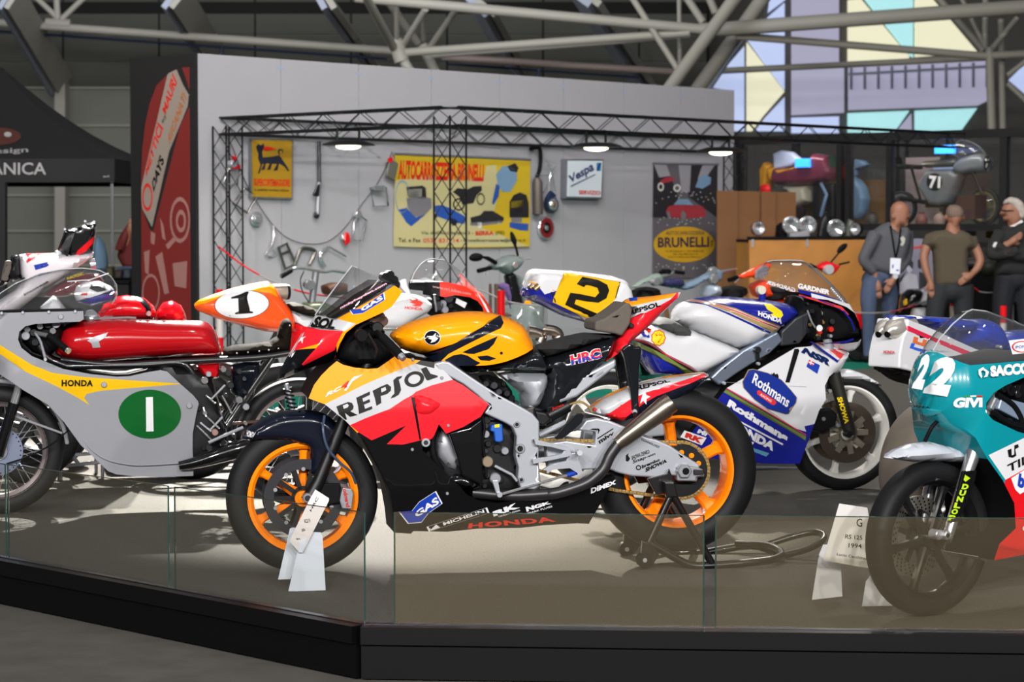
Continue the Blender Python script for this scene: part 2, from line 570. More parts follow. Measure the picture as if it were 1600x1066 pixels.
    def decal(s, name, polys, surf, m, parent=None, off=0.002, h=0.02):
        """polys: list of pixel outlines laid on surf as thin printed film"""
        X, faces = [], []
        for pl in polys:
            a = np.array([(p[0], p[1]) for p in pl]); lo, hi = a.min(0), a.max(0); g = []
            if callable(surf):
                hp = h * s.scale(*a[0])
                for yy in np.arange(lo[1] + hp / 2, hi[1], hp):
                    for xx in np.arange(lo[0] + hp / 2, hi[0], hp): g.append((xx, yy))
                if g:
                    g = np.array(g); g = g[inside(a, g)]
                    if len(g): g = g[segdist(g, a, np.roll(a, -1, 0)) > hp * 0.3]
            V, Fs = cdt([tuple(p) for p in a], [], [tuple(q) for q in g])
            n0 = len(X); X += [tuple(q) for q in V]; faces += [tuple(n0 + i for i in f[::-1]) for f in Fs]
        return s.film(name, X, faces, surf, m, parent, off)
    def text(s, t, quad, surf, m, parent=None, off=0.003, bold=0.0, spacing=1.0, name='lettering', cutw=0.03):
        """quad: pixels bl, br, tr, tl that the word fills"""
        v, f = text_vf(t, bold + 0.012, spacing)
        q = [np.array(p[:2], float) for p in quad]
        bm = bmesh.new()
        vs = [bm.verts.new((a, b, 0)) for a, b in v]
        for ff in f:
            try: bm.faces.new([vs[k] for k in ff])
            except ValueError: pass
        if callable(surf):
            sc = s.scale(q[0][0], q[0][1])
            Lx = np.linalg.norm(q[1] - q[0]) / sc; Ly = np.linalg.norm(q[3] - q[0]) / sc
            for _ in range(3):
                es = [e for e in bm.edges if math.hypot((e.verts[0].co.x - e.verts[1].co.x) * Lx, (e.verts[0].co.y - e.verts[1].co.y) * Ly) > cutw]
                if not es: break
                bmesh.ops.subdivide_edges(bm, edges=es, cuts=1)
            bmesh.ops.triangulate(bm, faces=bm.faces)
        bm.verts.index_update()
        A_ = np.array([(x.co.x, x.co.y) for x in bm.verts]); F_ = [tuple(x.index for x in ff.verts) for ff in bm.faces]; bm.free()
        a = A_[:, :1]; b = A_[:, 1:]
        X = (q[0] * (1 - a) + q[1] * a) * (1 - b) + (q[3] * (1 - a) + q[2] * a) * b
        return s.film(name, X, F_, surf, m, parent, off)
    # -------- bars, plates, wheels
    def bar(s, name, pts, r, m, parent=None, seg=8, smoothing=0, mirror=False, label=None):
        """pts: (px, py, w); r in metres"""
        P = [s.L(*p) for p in pts]
        o = MB().tube(P, r, seg, smoothing=smoothing).obj(name, m, parent or s.root)
        if mirror: MB().tube([(p[0], -p[1], p[2]) for p in P], r, seg, smoothing=smoothing).obj(name, m, parent or s.root)
        if label: o['label'] = label
        return o
    def disc(s, name, px, py, rpx, w0, w1, m, parent=None, seg=24, bev=0.15, hole=0.0):
        sc = s.scale(px, py, w1); r = rpx / sc; u, v = s.P(px, py, w1)
        t = min(abs(w1 - w0) * 0.3, r * bev)
        if hole:
            hr = hole / sc
            pr = [(hr, -w0), (r, -w0), (r, -w1 + t), (r - t, -w1), (hr, -w1)]
            b = MB().lathe(pr, (u, 0, v), 'y', seg, closed=True)
        else:
            pr = [(0, -w0), (r, -w0), (r, -w1 + t), (r - t, -w1), (0, -w1)]
            b = MB().lathe(pr, (u, 0, v), 'y', seg)
        return b.obj(name, m, parent or s.root, auto=0.5)
    def bolt(s, px, py, rpx, w, m, parent=None, name='bolt'):
        return s.disc(name, px, py, rpx, w - 0.02, w + 0.006, m, parent, 12, 0.3)
    def wheel(s, name, px, py, Rpx, rimpx, tw, rw, tyre_m, rim_m, spokes, steer=0.0, hubr=0.045, hubw=0.05, spoke_w=0.03, spoke_t=0.02, wire=0, phase=90.0,
              spoke_m=None, flange=0.012, lift=None):
        sc = s.scale(px, py); u, v = s.P(px, py)
        R = Rpx / sc; rr = rimpx / sc
        if lift is not None: v = lift + R
        k = 14; rp = []
        ri = rr - 0.012
        prof = [(ri, -rw * 0.95)]
        for i in range(k + 1):
            a = -math.pi / 2 + math.pi * i / k
            e = 0.75
            y = tw * math.copysign(abs(math.sin(a)) ** e, math.sin(a)); c = math.cos(a)
            prof.append((rr + 0.006 + (R - rr - 0.006) * (abs(c) ** 0.62), y))
        prof.append((ri, rw * 0.95))
        rim = [(rr + flange * 0.4, rw), (rr + flange * 0.5, rw + 0.004), (rr - flange, rw + 0.003), (rr - flange * 1.6, rw * 0.8), (rr - 0.028, rw * 0.55), (rr - 0.032, 0),
               (rr - 0.028, -rw * 0.55), (rr - flange * 1.6, -rw * 0.8), (rr - flange, -rw - 0.003), (rr + flange * 0.5, -rw - 0.004), (rr + flange * 0.4, -rw), (rr - 0.014, -rw * .6), (rr - 0.014, rw * .6)]
        b = MB().lathe(rim, axis='y', seg=56, closed=True)
        root = b.obj(name, rim_m, s.root, loc=(u, 0, v), rot=(0, 0, math.radians(steer)), auto=0.6)
        MB().lathe(prof, axis='y', seg=64).obj('tyre', tyre_m, root, auto=1.2)
        MB().lathe([(0, -hubw - .012), (hubr * 0.5, -hubw - .012), (hubr * 0.55, -hubw), (hubr, -hubw), (hubr, hubw), (hubr * 0.55, hubw), (hubr * 0.5, hubw + .012), (0, hubw + .012)], axis='y', seg=24).obj('hub', spoke_m or rim_m, root, auto=0.5)
        if wire:
            b = MB()
            for i in range(wire):
                a = 2 * math.pi * i / wire; sd = 1 if i % 2 else -1; off = (0.35 if (i // 2) % 2 else -0.35)
                b.tube([(hubr * math.cos(a + off), sd * hubw * 0.9, hubr * math.sin(a + off)), ((rr - 0.03) * math.cos(a), sd * 0.006, (rr - 0.03) * math.sin(a))], 0.0019, 5)
            b.obj('wire_spokes', CHROME, root)
        else:
            for i in range(spokes):
                a = math.radians(phase) + 2 * math.pi * i / spokes
                b = MB()
                r0, r1 = hubr * 0.8, rr - 0.026
                ca, sa = math.cos(a), math.sin(a)
                ring = []
                for t, wd, th in ((0, spoke_w * 1.2, spoke_t * 1.3), (0.35, spoke_w * 0.85, spoke_t), (0.85, spoke_w * 0.9, spoke_t), (1, spoke_w * 1.5, spoke_t * 1.3)):
                    r = r0 + (r1 - r0) * t
                    for (x, y) in ((-1, -.6), (-.6, -1), (.6, -1), (1, -.6), (1, .6), (.6, 1), (-.6, 1), (-1, .6)):
                        ring.append((r * ca - x * wd / 2 * sa, y * th, r * sa + x * wd / 2 * ca))
                f = []
                for q in range(3):
                    for k2 in range(8):
                        f.append((q * 8 + k2, q * 8 + (k2 + 1) % 8, q * 8 + 8 + (k2 + 1) % 8, q * 8 + 8 + k2))
                b.add(ring, f)
                b.obj('spoke', spoke_m or rim_m, root, auto=0.6)
        return root, (u, v, R, rr, sc)
def ring_on(root, name, r0, r1, y0, y1, m, seg=48, auto=0.5):
    return MB().lathe([(r0, y0), (r1, y0), (r1, y1), (r0, y1)], axis='y', seg=seg, closed=True).obj(name, m, root, auto=auto)
def dots_on(root, name, n, radii, y, r, m):
    b = MB()
    for i in range(n):
        for j, rr in enumerate(radii):
            a = 2 * math.pi * (i + 0.33 * j) / n
            c = (rr * math.cos(a), rr * math.sin(a))
            v = [(c[0] + r * math.cos(q), y, c[1] + r * math.sin(q)) for q in [2 * math.pi * k / 6 for k in range(6)]]
            b.add(v, [tuple(range(6))])
    return b.obj(name, m, root, auto=None)
def star_carrier(root, name, r0, r1, y, n, m, th=0.004, wd=0.018):
    """inner carrier of a brake disc: a ring with arms"""
    b = MB().lathe([(r0, y - th), (r0 + .014, y - th), (r0 + .014, y + th), (r0, y + th)], axis='y', seg=32, closed=True)
    for i in range(n):
        a = 2 * math.pi * i / n
        R_ = Matrix.Rotation(-a, 3, 'Y')
        b.box(((r0 + r1) / 2 * math.cos(a), y, (r0 + r1) / 2 * math.sin(a)), (r1 - r0, 2 * th, wd), R=R_)
    return b.obj(name, m, root)

# ================================================================== THE SETTING
def prism(name, poly, z0, z1, m, parent=None, kind=None, label=None):
    n = len(poly)
    v = [(p[0], p[1], z0) for p in poly] + [(p[0], p[1], z1) for p in poly]
    f = [tuple(range(n))[::-1], tuple(range(n, 2 * n))] + [(i, (i + 1) % n, n + (i + 1) % n, n + i) for i in range(n)]
    o = mkobj(name, v, f, m, parent, smooth=False, auto=0.3)
    if kind: o['kind'] = kind
    if label: o['label'] = label
    return o
CARPET = mat('stage_carpet', '#5a5854', 0.95, noise=0.28, nscale=90, bump=0.5, spec=0.02)
HALLF = mat('hall_floor', '#55534f', 0.8, noise=0.35, nscale=5, bump=0.1, spec=0.05)
GREENC = mat('green_carpet', '#136b5a', 0.95, noise=0.15, nscale=60, spec=0.1)
FASC = mat('black_fascia', '#040405', 0.5, noise=0.2, nscale=12, spec=0.2)
KERB = mat('black_kerb', '#050506', 0.4, noise=0.1, spec=0.3)
HZ = HALLZ
prism('floor', [(-30, -12), (30, -12), (30, 55), (-30, 55)], HZ - 0.1, HZ, HALLF, kind='structure')
C0 = on_floor(566, 979); CL = on_floor(0, 873.5); CR = on_floor(1600, 992)
dl = (CL - C0) / np.linalg.norm(CL - C0); dr = (CR - C0) / np.linalg.norm(CR - C0)
SL = C0 + dl * 7.0; SR = C0 + dr * 5.5
stage_poly = [tuple(SL[:2]), tuple(C0[:2]), tuple(SR[:2]), (7.0, 21.7), (3.6, 21.7), (-1.4, 15.2), (-7.5, 15.2)]
stage = prism('floor_stage', stage_poly, HZ + 0.004, 0.0, CARPET, kind='structure')
GREENP = [(-1.4, 15.25), (3.6, 21.75), (4.05, 21.75), (4.05, 23.6), (3.9, 26.2), (2.6, 26.3), (-2.8, 20.6)]
prism('floor_carpet', GREENP, HZ, -0.012, GREENC, kind='structure')
def edge_strip(name, A, B, out, z0, z1, t0, t1, m):
    A = np.array(A[:2]); B = np.array(B[:2]); out = np.array(out)
    return prism(name, [tuple(A + out * t0), tuple(B + out * t0), tuple(B + out * t1), tuple(A + out * t1)], z0, z1, m, stage)
nl = np.array([dl[1], -dl[0]]); nl = nl if nl[1] < 0 else -nl
nr = np.array([dr[1], -dr[0]]); nr = nr if nr[1] < 0 else -nr
for A, B, n in ((SL, C0, nl), (C0, SR, nr)):
    edge_strip('kerb', A, B, n, -0.055, 0.006, 0.0, 0.05, KERB)
    edge_strip('fascia', A, B, n, HZ + 0.006, -0.055, 0.0, 0.03, FASC)
    edge_strip('kerb_trim', A, B, n, 0.0, 0.009, -0.03, -0.002, mat('trim_alloy', '#50545c', 0.3, 0.9))

# glass screens standing on the kerb, a brown reflected veil painted into them
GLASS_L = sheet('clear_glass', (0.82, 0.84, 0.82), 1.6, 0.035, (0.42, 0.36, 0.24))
GLASS_R = sheet('brown_reflection_glass', (0.8, 0.77, 0.7), 1.6, 0.075, (0.40, 0.31, 0.16))
GEDGE = mat('glass_edge', '#1c3a34', 0.15, 0.0, 0.5)
def line_at(px, A, B):
    lo, hi = -2.0, 3.0
    f = lambda t: (A + (B - A) * t)[0] / (A + (B - A) * t)[1] - (px - CX) / FPX / (_cp + _sp * 0)
    # solve X/Y = px ratio on the floor, allowing for pitch
    for _ in range(60):
        t = (lo + hi) / 2; p = A + (B - A) * t
        d = p - CAMP; yc = d[1] * _cp - d[2] * _sp; q = CX + FPX * d[0] / yc
        if q < px: lo = t
        else: hi = t
    return A + (B - A) * t
def glass(px0, px1, A, B, n, label, m, hgt=0.39):
    p = line_at(px0, A, B); q = line_at(px1, A, B)
    t = 0.008; n3 = np.array([n[0], n[1], 0])
    base = [p - n3 * 0.012, q - n3 * 0.012, q - n3 * (0.012 + t), p - n3 * (0.012 + t)]
    root = empty('glass_screen', tuple((p + q) / 2 + np.array([0, 0, 0.009])))
    tag(root, label, 'glass screen', 'low glass screens along the stage edge')
    c = (p + q) / 2
    L = [b - c for b in base]
    # front and back faces: the see-through sheet; the four edges: polished green rim
    v = [(L[0][0], L[0][1], 0), (L[1][0], L[1][1], 0), (L[1][0], L[1][1], hgt), (L[0][0], L[0][1], hgt)]
    mkobj('pane', v, [(0, 1, 2, 3)], m, root, smooth=False)
    b = MB()
    e = 0.0035
    for (i, j) in ((0, 1),):
        a3 = Vector((*[(L[0][k] + L[3][k]) / 2 for k in (0, 1)], 0)); b3 = Vector((*[(L[1][k] + L[2][k]) / 2 for k in (0, 1)], 0))
        up = Vector((0, 0, hgt))
        for s0, s1, r in ((a3, a3 + up, 0.004), (b3, b3 + up, 0.004), (a3 + up, b3 + up, 0.0022)):
            b.tube([s0, s1], r, 4)
    b.obj('polished_edge', GEDGE, root)
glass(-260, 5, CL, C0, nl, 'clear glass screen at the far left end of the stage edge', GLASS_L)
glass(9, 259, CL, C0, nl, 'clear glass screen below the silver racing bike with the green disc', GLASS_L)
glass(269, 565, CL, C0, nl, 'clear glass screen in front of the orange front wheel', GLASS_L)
glass(616, 1099, C0, CR, nr, 'glass screen with painted brown reflection below the orange bike and its rear stand', GLASS_R)
glass(1118, 1760, C0, CR, nr, 'glass screen with painted brown reflection in front of the turquoise bike', GLASS_R)

# ---------------- booth: white panel wall, black end wall
W0 = np.array([-0.1397 * 20.6, 20.6, HZ]); WD = np.array([0.686, 0.7276, 0]); WN = np.array([0.7276, -0.686, 0])
WYAW = math.degrees(math.atan2(WD[1], WD[0])); WH = 3.13
WALLW = mat('white_wall_panel', '#9c9ca2', 0.75, noise=0.07, nscale=1.3)
WALLK = mat('black_wall_panel', '#0c0c0d', 0.8, noise=0.2, nscale=3)
wall = MB().box((4.0, 0.06, WH / 2), (8.0, 0.06, WH - 0.02)).obj('wall_booth', mat('wall_frame', '#8a8a8e', 0.8), loc=tuple(W0), rot=(0, 0, math.radians(WYAW)))
wall['kind'] = 'structure'
for i in range(8):
    MB().box((0.5 + i, 0.013, WH / 2), (0.994, 0.03, WH)).obj('panel', WALLW, wall, smooth=False)
    if i: MB().box((i, 0.0, WH - 0.09), (0.1, 0.006, 0.02)).obj('panel_clip', mat('clip_grey', '#8c98b4', 0.5), wall, smooth=False)
side = MB().box((-0.49, 0.5 * 0 + 0.0, WH / 2), (0.98, 0.05, WH)).obj('wall_side', WALLK, loc=tuple(W0 + WN * 0.0), rot=(0, 0, math.radians(WYAW - 90)))
side['kind'] = 'structure'
MB().box((-0.06, -0.03, WH / 2), (0.14, 0.02, WH)).obj('edge_board', WALLK, side, smooth=False)

# ---------------- hall: back wall panels, sloping roof, steel
HW = mat('hall_panel', '#86867c', 0.8, noise=0.08, nscale=0.6)
HSEAM = mat('hall_seam', '#a8a898', 0.8)
RW = mat('roof_panel', '#74746c', 0.85, noise=0.1, nscale=0.5)
DW = 50.0
def wz(py, d=DW): return at_depth(800, py, d)[2]
hw = MB().box((-12.8, DW + 0.4, 5), (34.4, 0.3, 12)).obj('wall_back', mat('hall_wall_core', '#33332f', 0.9), smooth=False); hw['kind'] = 'structure'
rows = [700, 560, 460, 415, 361, 305, 252, 196, 137]
for i in range(len(rows) - 1):
    z0, z1 = wz(rows[i]), wz(rows[i + 1])
    MB().box((-12.8, DW + 0.2, (z0 + z1) / 2), (34.4, 0.12, z1 - z0 - 0.05)).obj('wall_panel', HW, hw, smooth=False)
    MB().box((-12.8, DW + 0.1, z1), (34.4, 0.1, 0.045)).obj('seam_strip', HSEAM, hw, smooth=False)
def quad_d(name, pts, m, parent=None, th=0.2, kind=None):
    """pts: (px, py, depth) corners -> a slab"""
    P = [Vector(at_depth(*p)) for p in pts]
    n = (P[1] - P[0]).cross(P[2] - P[0]).normalized()
    if n.y < 0: n = -n
    k = len(P)
    v = P + [p + n * th for p in P]
    f = [tuple(range(k)), tuple(range(k, 2 * k))[::-1]] + [(i, (i + 1) % k, k + (i + 1) % k, k + i) for i in range(k)]
    o = mkobj(name, v, f, m, parent, smooth=False, auto=0.3)
    if kind: o['kind'] = kind
    return o
roof = quad_d('ceiling', [(-900, 137, 50.2), (1105, 137, 50.2), (1105, -60, 46.6), (-900, -60, 46.6)], mat('roof_core', '#2c2c2a', 0.9), th=0.3, kind='structure')
for i, (pa, pb, da, db) in enumerate(((137, 98, 50.1, 49.4), (96, 55, 49.35, 48.6), (53, 8, 48.55, 47.8), (6, -60, 47.75, 46.5))):
    for j in range(9):
        x0 = -200 + 150 * j
        quad_d('roof_panel', [(x0, pa, da), (min(x0 + 147, 1104), pa, da), (min(x0 + 147, 1104), pb, db), (x0, pb, db)], RW, roof, th=0.08)
STEELW = mat('cream_steel', '#a8a498', 0.55, noise=0.08, nscale=1.5)
STEELB = mat('blue_grey_steel', '#a0a6b8', 0.55, noise=0.08, nscale=2)
BPIPE = mat('blue_pipe', '#14284c', 0.5)
def pxr(r, d): return r * d / FPX
def beam(name, a, b, rpx, m, parent=None, seg=10, label=None):
    P = [at_depth(*a), at_depth(*b)]
    o = MB().tube(P, [pxr(rpx, a[2]), pxr(rpx, b[2])], seg).obj(name, m, parent)
    return o
# portal frames along the far wall
def portal(label, knee, top, foot, wpx, d):
    base = at_depth(knee[0], knee[1], d); base[2] = HZ
    r = empty('portal_frame', tuple(base)); tag(r, label, 'steel frame', 'portal frames of the hall')
    def slab(nm, a, b, wa, m):
        A, B = Vector(at_depth(*a)), Vector(at_depth(*b))
        ax = (B - A).normalized(); sx = ax.cross(Vector((0, 1, 0))).normalized(); sy = ax.cross(sx)
        w = pxr(wa, d) / 2; t = 0.25
        v = [p + sx * (i * w) + sy * (j * t) - Vector(base) for p in (A, B) for i, j in ((-1, -1), (1, -1), (1, 1), (-1, 1))]
        return mkobj(nm, v, [(0, 1, 2, 3), (7, 6, 5, 4)] + [(i, (i + 1) % 4, 4 + (i + 1) % 4, 4 + i) for i in range(4)], m, r, smooth=False, auto=0.3)
    if foot:
        slab('column', (foot[0], foot[1], d), (knee[0], knee[1], d), wpx, STEELW)
    slab('rafter', (knee[0] - wpx * 0.45, knee[1] + 6, d), (top[0], top[1], d - 8), wpx * 0.42, STEELB)
    slab('rafter_flange', (knee[0] + wpx * 0.18, knee[1] + 2, d), (top[0] + wpx * 0.7, top[1], d - 8), wpx * 0.42, STEELW)
portal('cream portal frame with bent knee above the black tent', (97, 130), (10, -5), (97, 520), 16, 49)
portal('cream portal frame rafter rising above the black end wall', (335, 86), (268, -5), None, 18, 49)
portal('pale rafter above the middle of the white booth wall', (590, 108), (497, -5), None, 20, 49)
portal('pale rafter behind the upper tubes right of the booth middle', (806, 100), (745, 10), None, 18, 49)
portal('pale rafter beside the thick crossing tubes', (1010, 132), (905, -5), None, 22, 49)
def lone(name, label, cat, group, parts, pivot):
    r = empty(name, tuple(pivot)); tag(r, label, cat, group)
    for nm, a, b, rp, m in parts:
        P = [at_depth(*a) - np.array(pivot), at_depth(*b) - np.array(pivot)]
        MB().tube(P, [pxr(rp, a[2]), pxr(rp, b[2])], 12).obj(nm, m, r)
    return r
D1, D2 = 44.0, 40.0
def pv(x, y, d): return at_depth(x, y, d)
lone('roof_truss', 'long cream tube truss running over the black tent and end wall', 'truss', 'tubular roof trusses',
     [('chord', (-40, 33, D1), (622, 80, D1), 6.3, STEELW), ('strut', (92, 30, D1), (52, -8, D1), 4.5, STEELW), ('strut', (90, 28, D1), (88, -10, D1), 5, STEELW),
      ('strut', (96, 30, D1), (136, -8, D1), 4.5, STEELW), ('node_plate', (72, 36, D1), (110, 38, D1), 8, STEELW),
      ('service_pipe', (-40, 46, D1 + .6), (605, 92, D1 + .6), 2.2, BPIPE), ('pipe_drop', (346, 72, D1 + .6), (346, 90, D1 + .6), 2.4, BPIPE)], pv(92, 30, D1))
lone('roof_truss', 'cream tube junction with fanned struts above the white booth wall', 'truss', 'tubular roof trusses',
     [('node_plate', (617, 62, D2 + 1), (628, 96, D2 + 1), 12, STEELW), ('strut', (616, 76, D2 + 1), (570, -8, D2 - 2), 7, STEELW), ('strut', (620, 66, D2 + 1), (620, 5, D2), 4, STEELW),
      ('strut', (630, 70, D2 + 1), (665, 14, D2), 5, STEELW), ('strut', (624, 84, D2 + 1), (642, 114, D2 + 1), 8, STEELW), ('strut', (652, 66, D2 + 2), (605, 0, D2 + 1), 6, STEELW), ('strut', (662, 62, D2 + 2), (662, 12, D2 + 1), 4, STEELW),
      ('strut', (672, 74, D2 + 2), (713, 14, D2 + 1), 5, STEELW), ('strut', (660, 70, D2 + 2), (682, 116, D2 + 2), 8, STEELW),
      ('chord', (555, -4, D2), (1110, 47, D2), 8, STEELW), ('chord', (634, 82, D2 + 1), (1078, 51, D2), 6.5, STEELW), ('chord', (668, 88, D2 + 2), (1078, 57, D2 + 1), 4, STEELW)], pv(620, 80, D2))
lone('roof_truss', 'pinkish long tube just above the white booth wall', 'truss', 'tubular roof trusses',
     [('chord', (690, 89, D1), (1062, 113, D1), 5.5, mat('pink_steel', '#a08e86', 0.55)), ('chord', (1100, 112, D1), (1545, 90, D1), 5, STEELW), ('service_pipe', (700, 100, D1 + .5), (1000, 121, D1 + .5), 2, BPIPE),
      ('pipe_drop', (842, 108, D1), (842, 124, D1), 2, BPIPE)], pv(1062, 113, D1))
lone('roof_truss', 'two thick crossing diagonal tubes beside the coloured windows', 'truss', 'tubular roof trusses',
     [('diagonal', (1046, 138, D2), (1152, -8, D2 - 1), 10.5, STEELW), ('diagonal', (1086, 145, D2 + 2), (1196, -8, D2 + 1), 11.5, STEELW), ('diagonal', (1106, 140, D2 + 3), (1180, 30, D2 + 3), 5, STEELB),
      ('strut', (1060, 110, D2), (985, -8, D2), 5, STEELW), ('strut', (1062, 100, D2 + 1), (1061, -8, D2 + 1), 3.5, STEELW), ('strut', (1098, 34, D2), (1070, -8, D2), 6, STEELW), ('strut', (1118, 20, D2 + 1), (1106, -8, D2 + 1), 6, STEELW),
      ('chord', (1122, 46, D2), (1640, 8, D2 - 3), 11.5, STEELW), ('node_plate', (1094, 46, D2), (1132, 44, D2), 10, STEELW)], pv(1110, 48, D2))
lone('roof_truss', 'slender tube junction on twin posts at the right', 'truss', 'tubular roof trusses',
     [('chord', (1150, 56, D2), (1545, 88, D2), 6, STEELW), ('chord', (1548, 87, D2), (1640, 82, D2), 6, STEELW), ('post', (1550, 210, D2), (1546, 74, D2), 6.5, STEELW), ('post', (1567, 210, D2 + .5), (1564, 30, D2 + .5), 5, STEELW),
      ('strut', (1536, 78, D2), (1462, -8, D2), 5, STEELW), ('strut', (1540, 76, D2), (1500, -8, D2), 3.5, STEELW), ('strut', (1539, 74, D2), (1540, -8, D2), 4.5, STEELW), ('strut', (1550, 76, D2), (1590, 28, D2), 4.5, STEELW), ('strut', (1574, 118, D2), (1610, 90, D2), 4, STEELW), ('strut', (1574, 130, D2), (1612, 166, D2), 4, STEELW)], pv(1548, 88, D2))
# ---------------- coloured windows
DWN = 52.0
win = quad_d('window_1', [(1090, 226, DWN), (1720, 226, DWN), (1720, -40, DWN), (1090, -40, DWN)], mat('window_mullion', '#5b5953', 0.7), th=0.2, kind='structure')
def pane(col, emit, *pts):
    m = mat('pane_' + col.strip('#'), col, 0.3, emit=emit)
    o = quad_d('pane', [(x, y, DWN - 0.12) for x, y in flat(*pts)], m, win, th=0.1)
LAV, LBL, CRM, CYN = '#a8a6bd', '#b4c2e8', '#e2dfc0', '#a9dfe2'
E1 = 0.85
pane(LBL, E1, 1108, 136, 1163, 72, 1163, 205, 1146, 205, 1146, 142)
pane(LBL, E1, 1168, 62, 1196, 30, 1226, 4, 1226, 140, 1200, 106)
pane(CRM, E1, 1167, 66, 1226, 143, 1192, 182, 1175, 205, 1167, 205)
pane(LBL, E1, 1196, 184, 1226, 152, 1226, 205, 1180, 205)
pane(LBL, E1, 1204, -10, 1227, -10, 1227, 0, 1200, 20)
pane(LAV, E1 * 0.8, 1237, -10, 1311, -10, 1311, 97, 1237, 104)
pane(LAV, E1 * 0.8, 1237, 110, 1319, 106, 1319, 176, 1237, 180)
pane(LBL, E1 * 0.8, 1237, 184, 1311, 182, 1311, 208, 1237, 208)
pane(CRM, E1, 1325, 0, 1345, -2, 1421, 88, 1420, 94, 1325, 97)
pane(CYN, E1, 1346, -8, 1427, -8, 1427, 90, 1422, 86)
pane(CRM, E1, 1430, -8, 1452, -8, 1528, 82, 1430, 89)
pane(LAV, E1 * 0.75, 1326, 104, 1542, 94, 1542, 158, 1528, 165, 1326, 172)
pane(CYN, E1, 1325, 177, 1421, 173, 1397, 207, 1325, 207)
pane(LAV, E1, 1400, 207, 1424, 178, 1425, 207)
pane(CYN, E1, 1430, 173, 1527, 169, 1502, 204, 1430, 207)
pane(LBL, E1, 1577, 125, 1630, 72, 1630, 170)
FAINT = mat('frosted_bar', '#9c9eb6', 0.6)
for i in range(11):
    x = 1330 + 21.2 * i
    MB().tube([at_depth(x, 106 - i * .9, DWN - 0.3), at_depth(x, 140 - i * .4, DWN - 0.3)], 0.035, 6).obj('outer_bar', FAINT, win)
MB().tube([at_depth(1326, 116, DWN - 0.3), at_depth(1540, 104, DWN - 0.3)], 0.03, 6).obj('outer_bar', FAINT, win)
# wall beside the windows, right
quad_d('wall_right', [(1060, 640, 48), (1900, 640, 48), (1900, 224, 48), (1060, 224, 48)], mat('right_wall', '#4e4c49', 0.8), th=0.2, kind='structure')

# ================================================================== ORANGE, WHITE AND RED RACING BIKE (middle)
K1 = Z(330, 650, 5.33); K2 = Z(600, 600, 5.33); K3 = Z(850, 600, 4.571); K4 = Z(440, 400, 6.667); K5 = Z(470, 540, 5.33); K6 = Z(580, 680, 5.33)
K7 = Z(600, 400, 4); K8 = Z(900, 400, 4); K16 = Z(300, 400, 4)
ORG_D = paint('orange_deep', '#ff9a06')
RFL = paint('signal_red', '#f0202c')
LGREY = paint('pale_grey', '#b8b9bd')
A = Thing('racing_motorcycle', 'orange, white and red racing motorcycle with orange wheels on a rear stand', 'motorcycle', on_floor(471, 893.5), 10, 'racing motorcycles on the stage')
# wheels
fw, FI = A.wheel('front_wheel', 472, 776, 118, 88, 0.060, 0.046, RUBBER, ORIM, 6, steer=0, hubr=0.04, spoke_w=0.036, spoke_t=0.018, phase=88, lift=0.0, flange=0.02)
for sd in (-1, 1):
    ring_on(fw, 'brake_disc', 0.118, 0.158, sd * 0.066 - 0.003, sd * 0.066 + 0.003, STEEL)
    star_carrier(fw, 'disc_carrier', 0.035, 0.12, sd * 0.062, 10, DARKM)
    b = MB()
    for i in range(10):
        a = 2 * math.pi * (i + .5) / 10
        b.lathe([(0, sd * .072), (.008, sd * .072), (.008, sd * .058)], (.118 * math.cos(a), 0, .118 * math.sin(a)), 'y', 10)
    b.obj('disc_buttons', ALUD, fw)
rw_, RI = A.wheel('rear_wheel', 1054, 734, 128, 90, 0.098, 0.075, RUBBER, ORIM, 5, hubr=0.05, hubw=0.07, spoke_w=0.05, spoke_t=0.026, phase=98, flange=0.018)
u0, v0 = RI[0], RI[1]
sp = ring_on(rw_, 'sprocket', 0.04, 0.112, -0.108, -0.100, DARKM)
b = MB()
for i in range(4):
    a = .45 + .55 * i
    b.lathe([(0, -.1086), (.011, -.1086), (.011, -.1)], (.082 * math.cos(a), 0, .082 * math.sin(a)), 'y', 12)
b.obj('sprocket_holes', ORIM, rw_)
ring_on(rw_, 'brake_disc', 0.06, 0.11, 0.095, 0.1, STEEL)
b = MB().box((RI[3] * math.cos(-1.0) * .9, -.03, RI[3] * math.sin(-1.0) * .9), (.01, .01, .04)); b.obj('valve', ALU, rw_)
# chain: links joined in one part
def chain(T, name, path, w, m, pitch=0.0155, parent=None):
    P = [np.array(T.P(x, y, w)) for x, y in path]
    seg = [np.linalg.norm(P[i + 1] - P[i]) for i in range(len(P) - 1)]; tot = sum(seg); n = int(tot / pitch); b = MB()
    acc = np.concatenate([[0], np.cumsum(seg)])
    for k in range(n):
        q = tot * (k + .5) / n
        i = min(np.searchsorted(acc, q) - 1, len(seg) - 1); i = max(i, 0)
        p = P[i] + (P[i + 1] - P[i]) * ((q - acc[i]) / seg[i]); d = (P[i + 1] - P[i]) / seg[i]
        ang = math.atan2(d[1], d[0])
        R_ = Matrix.Rotation(-ang, 3, 'Y')
        b.box((p[0], -w, p[1]), (pitch * 0.9, 0.012 if k % 2 else 0.018, 0.013), R=R_)
        b.lathe([(0, -w - .012), (.0045, -w - .012), (.0045, -w + .012)], (p[0], 0, p[1]), 'y', 6)
    return b.obj(name, m, parent or T.root)
cp = [(1063 + 44 * math.cos(a), 735 - 44 * math.sin(a)) for a in np.linspace(math.pi * .52, -math.pi * .55, 26)]
chain(A, 'drive_chain', [(777, 686.5)] + cp + [(1012, 773), (961, 766), (802, 725), (772, 717)] + [(777 - 15 * math.sin(a), 701 + 15 * math.cos(a)) for a in np.linspace(0, math.pi, 8)], 0.104, GOLD)
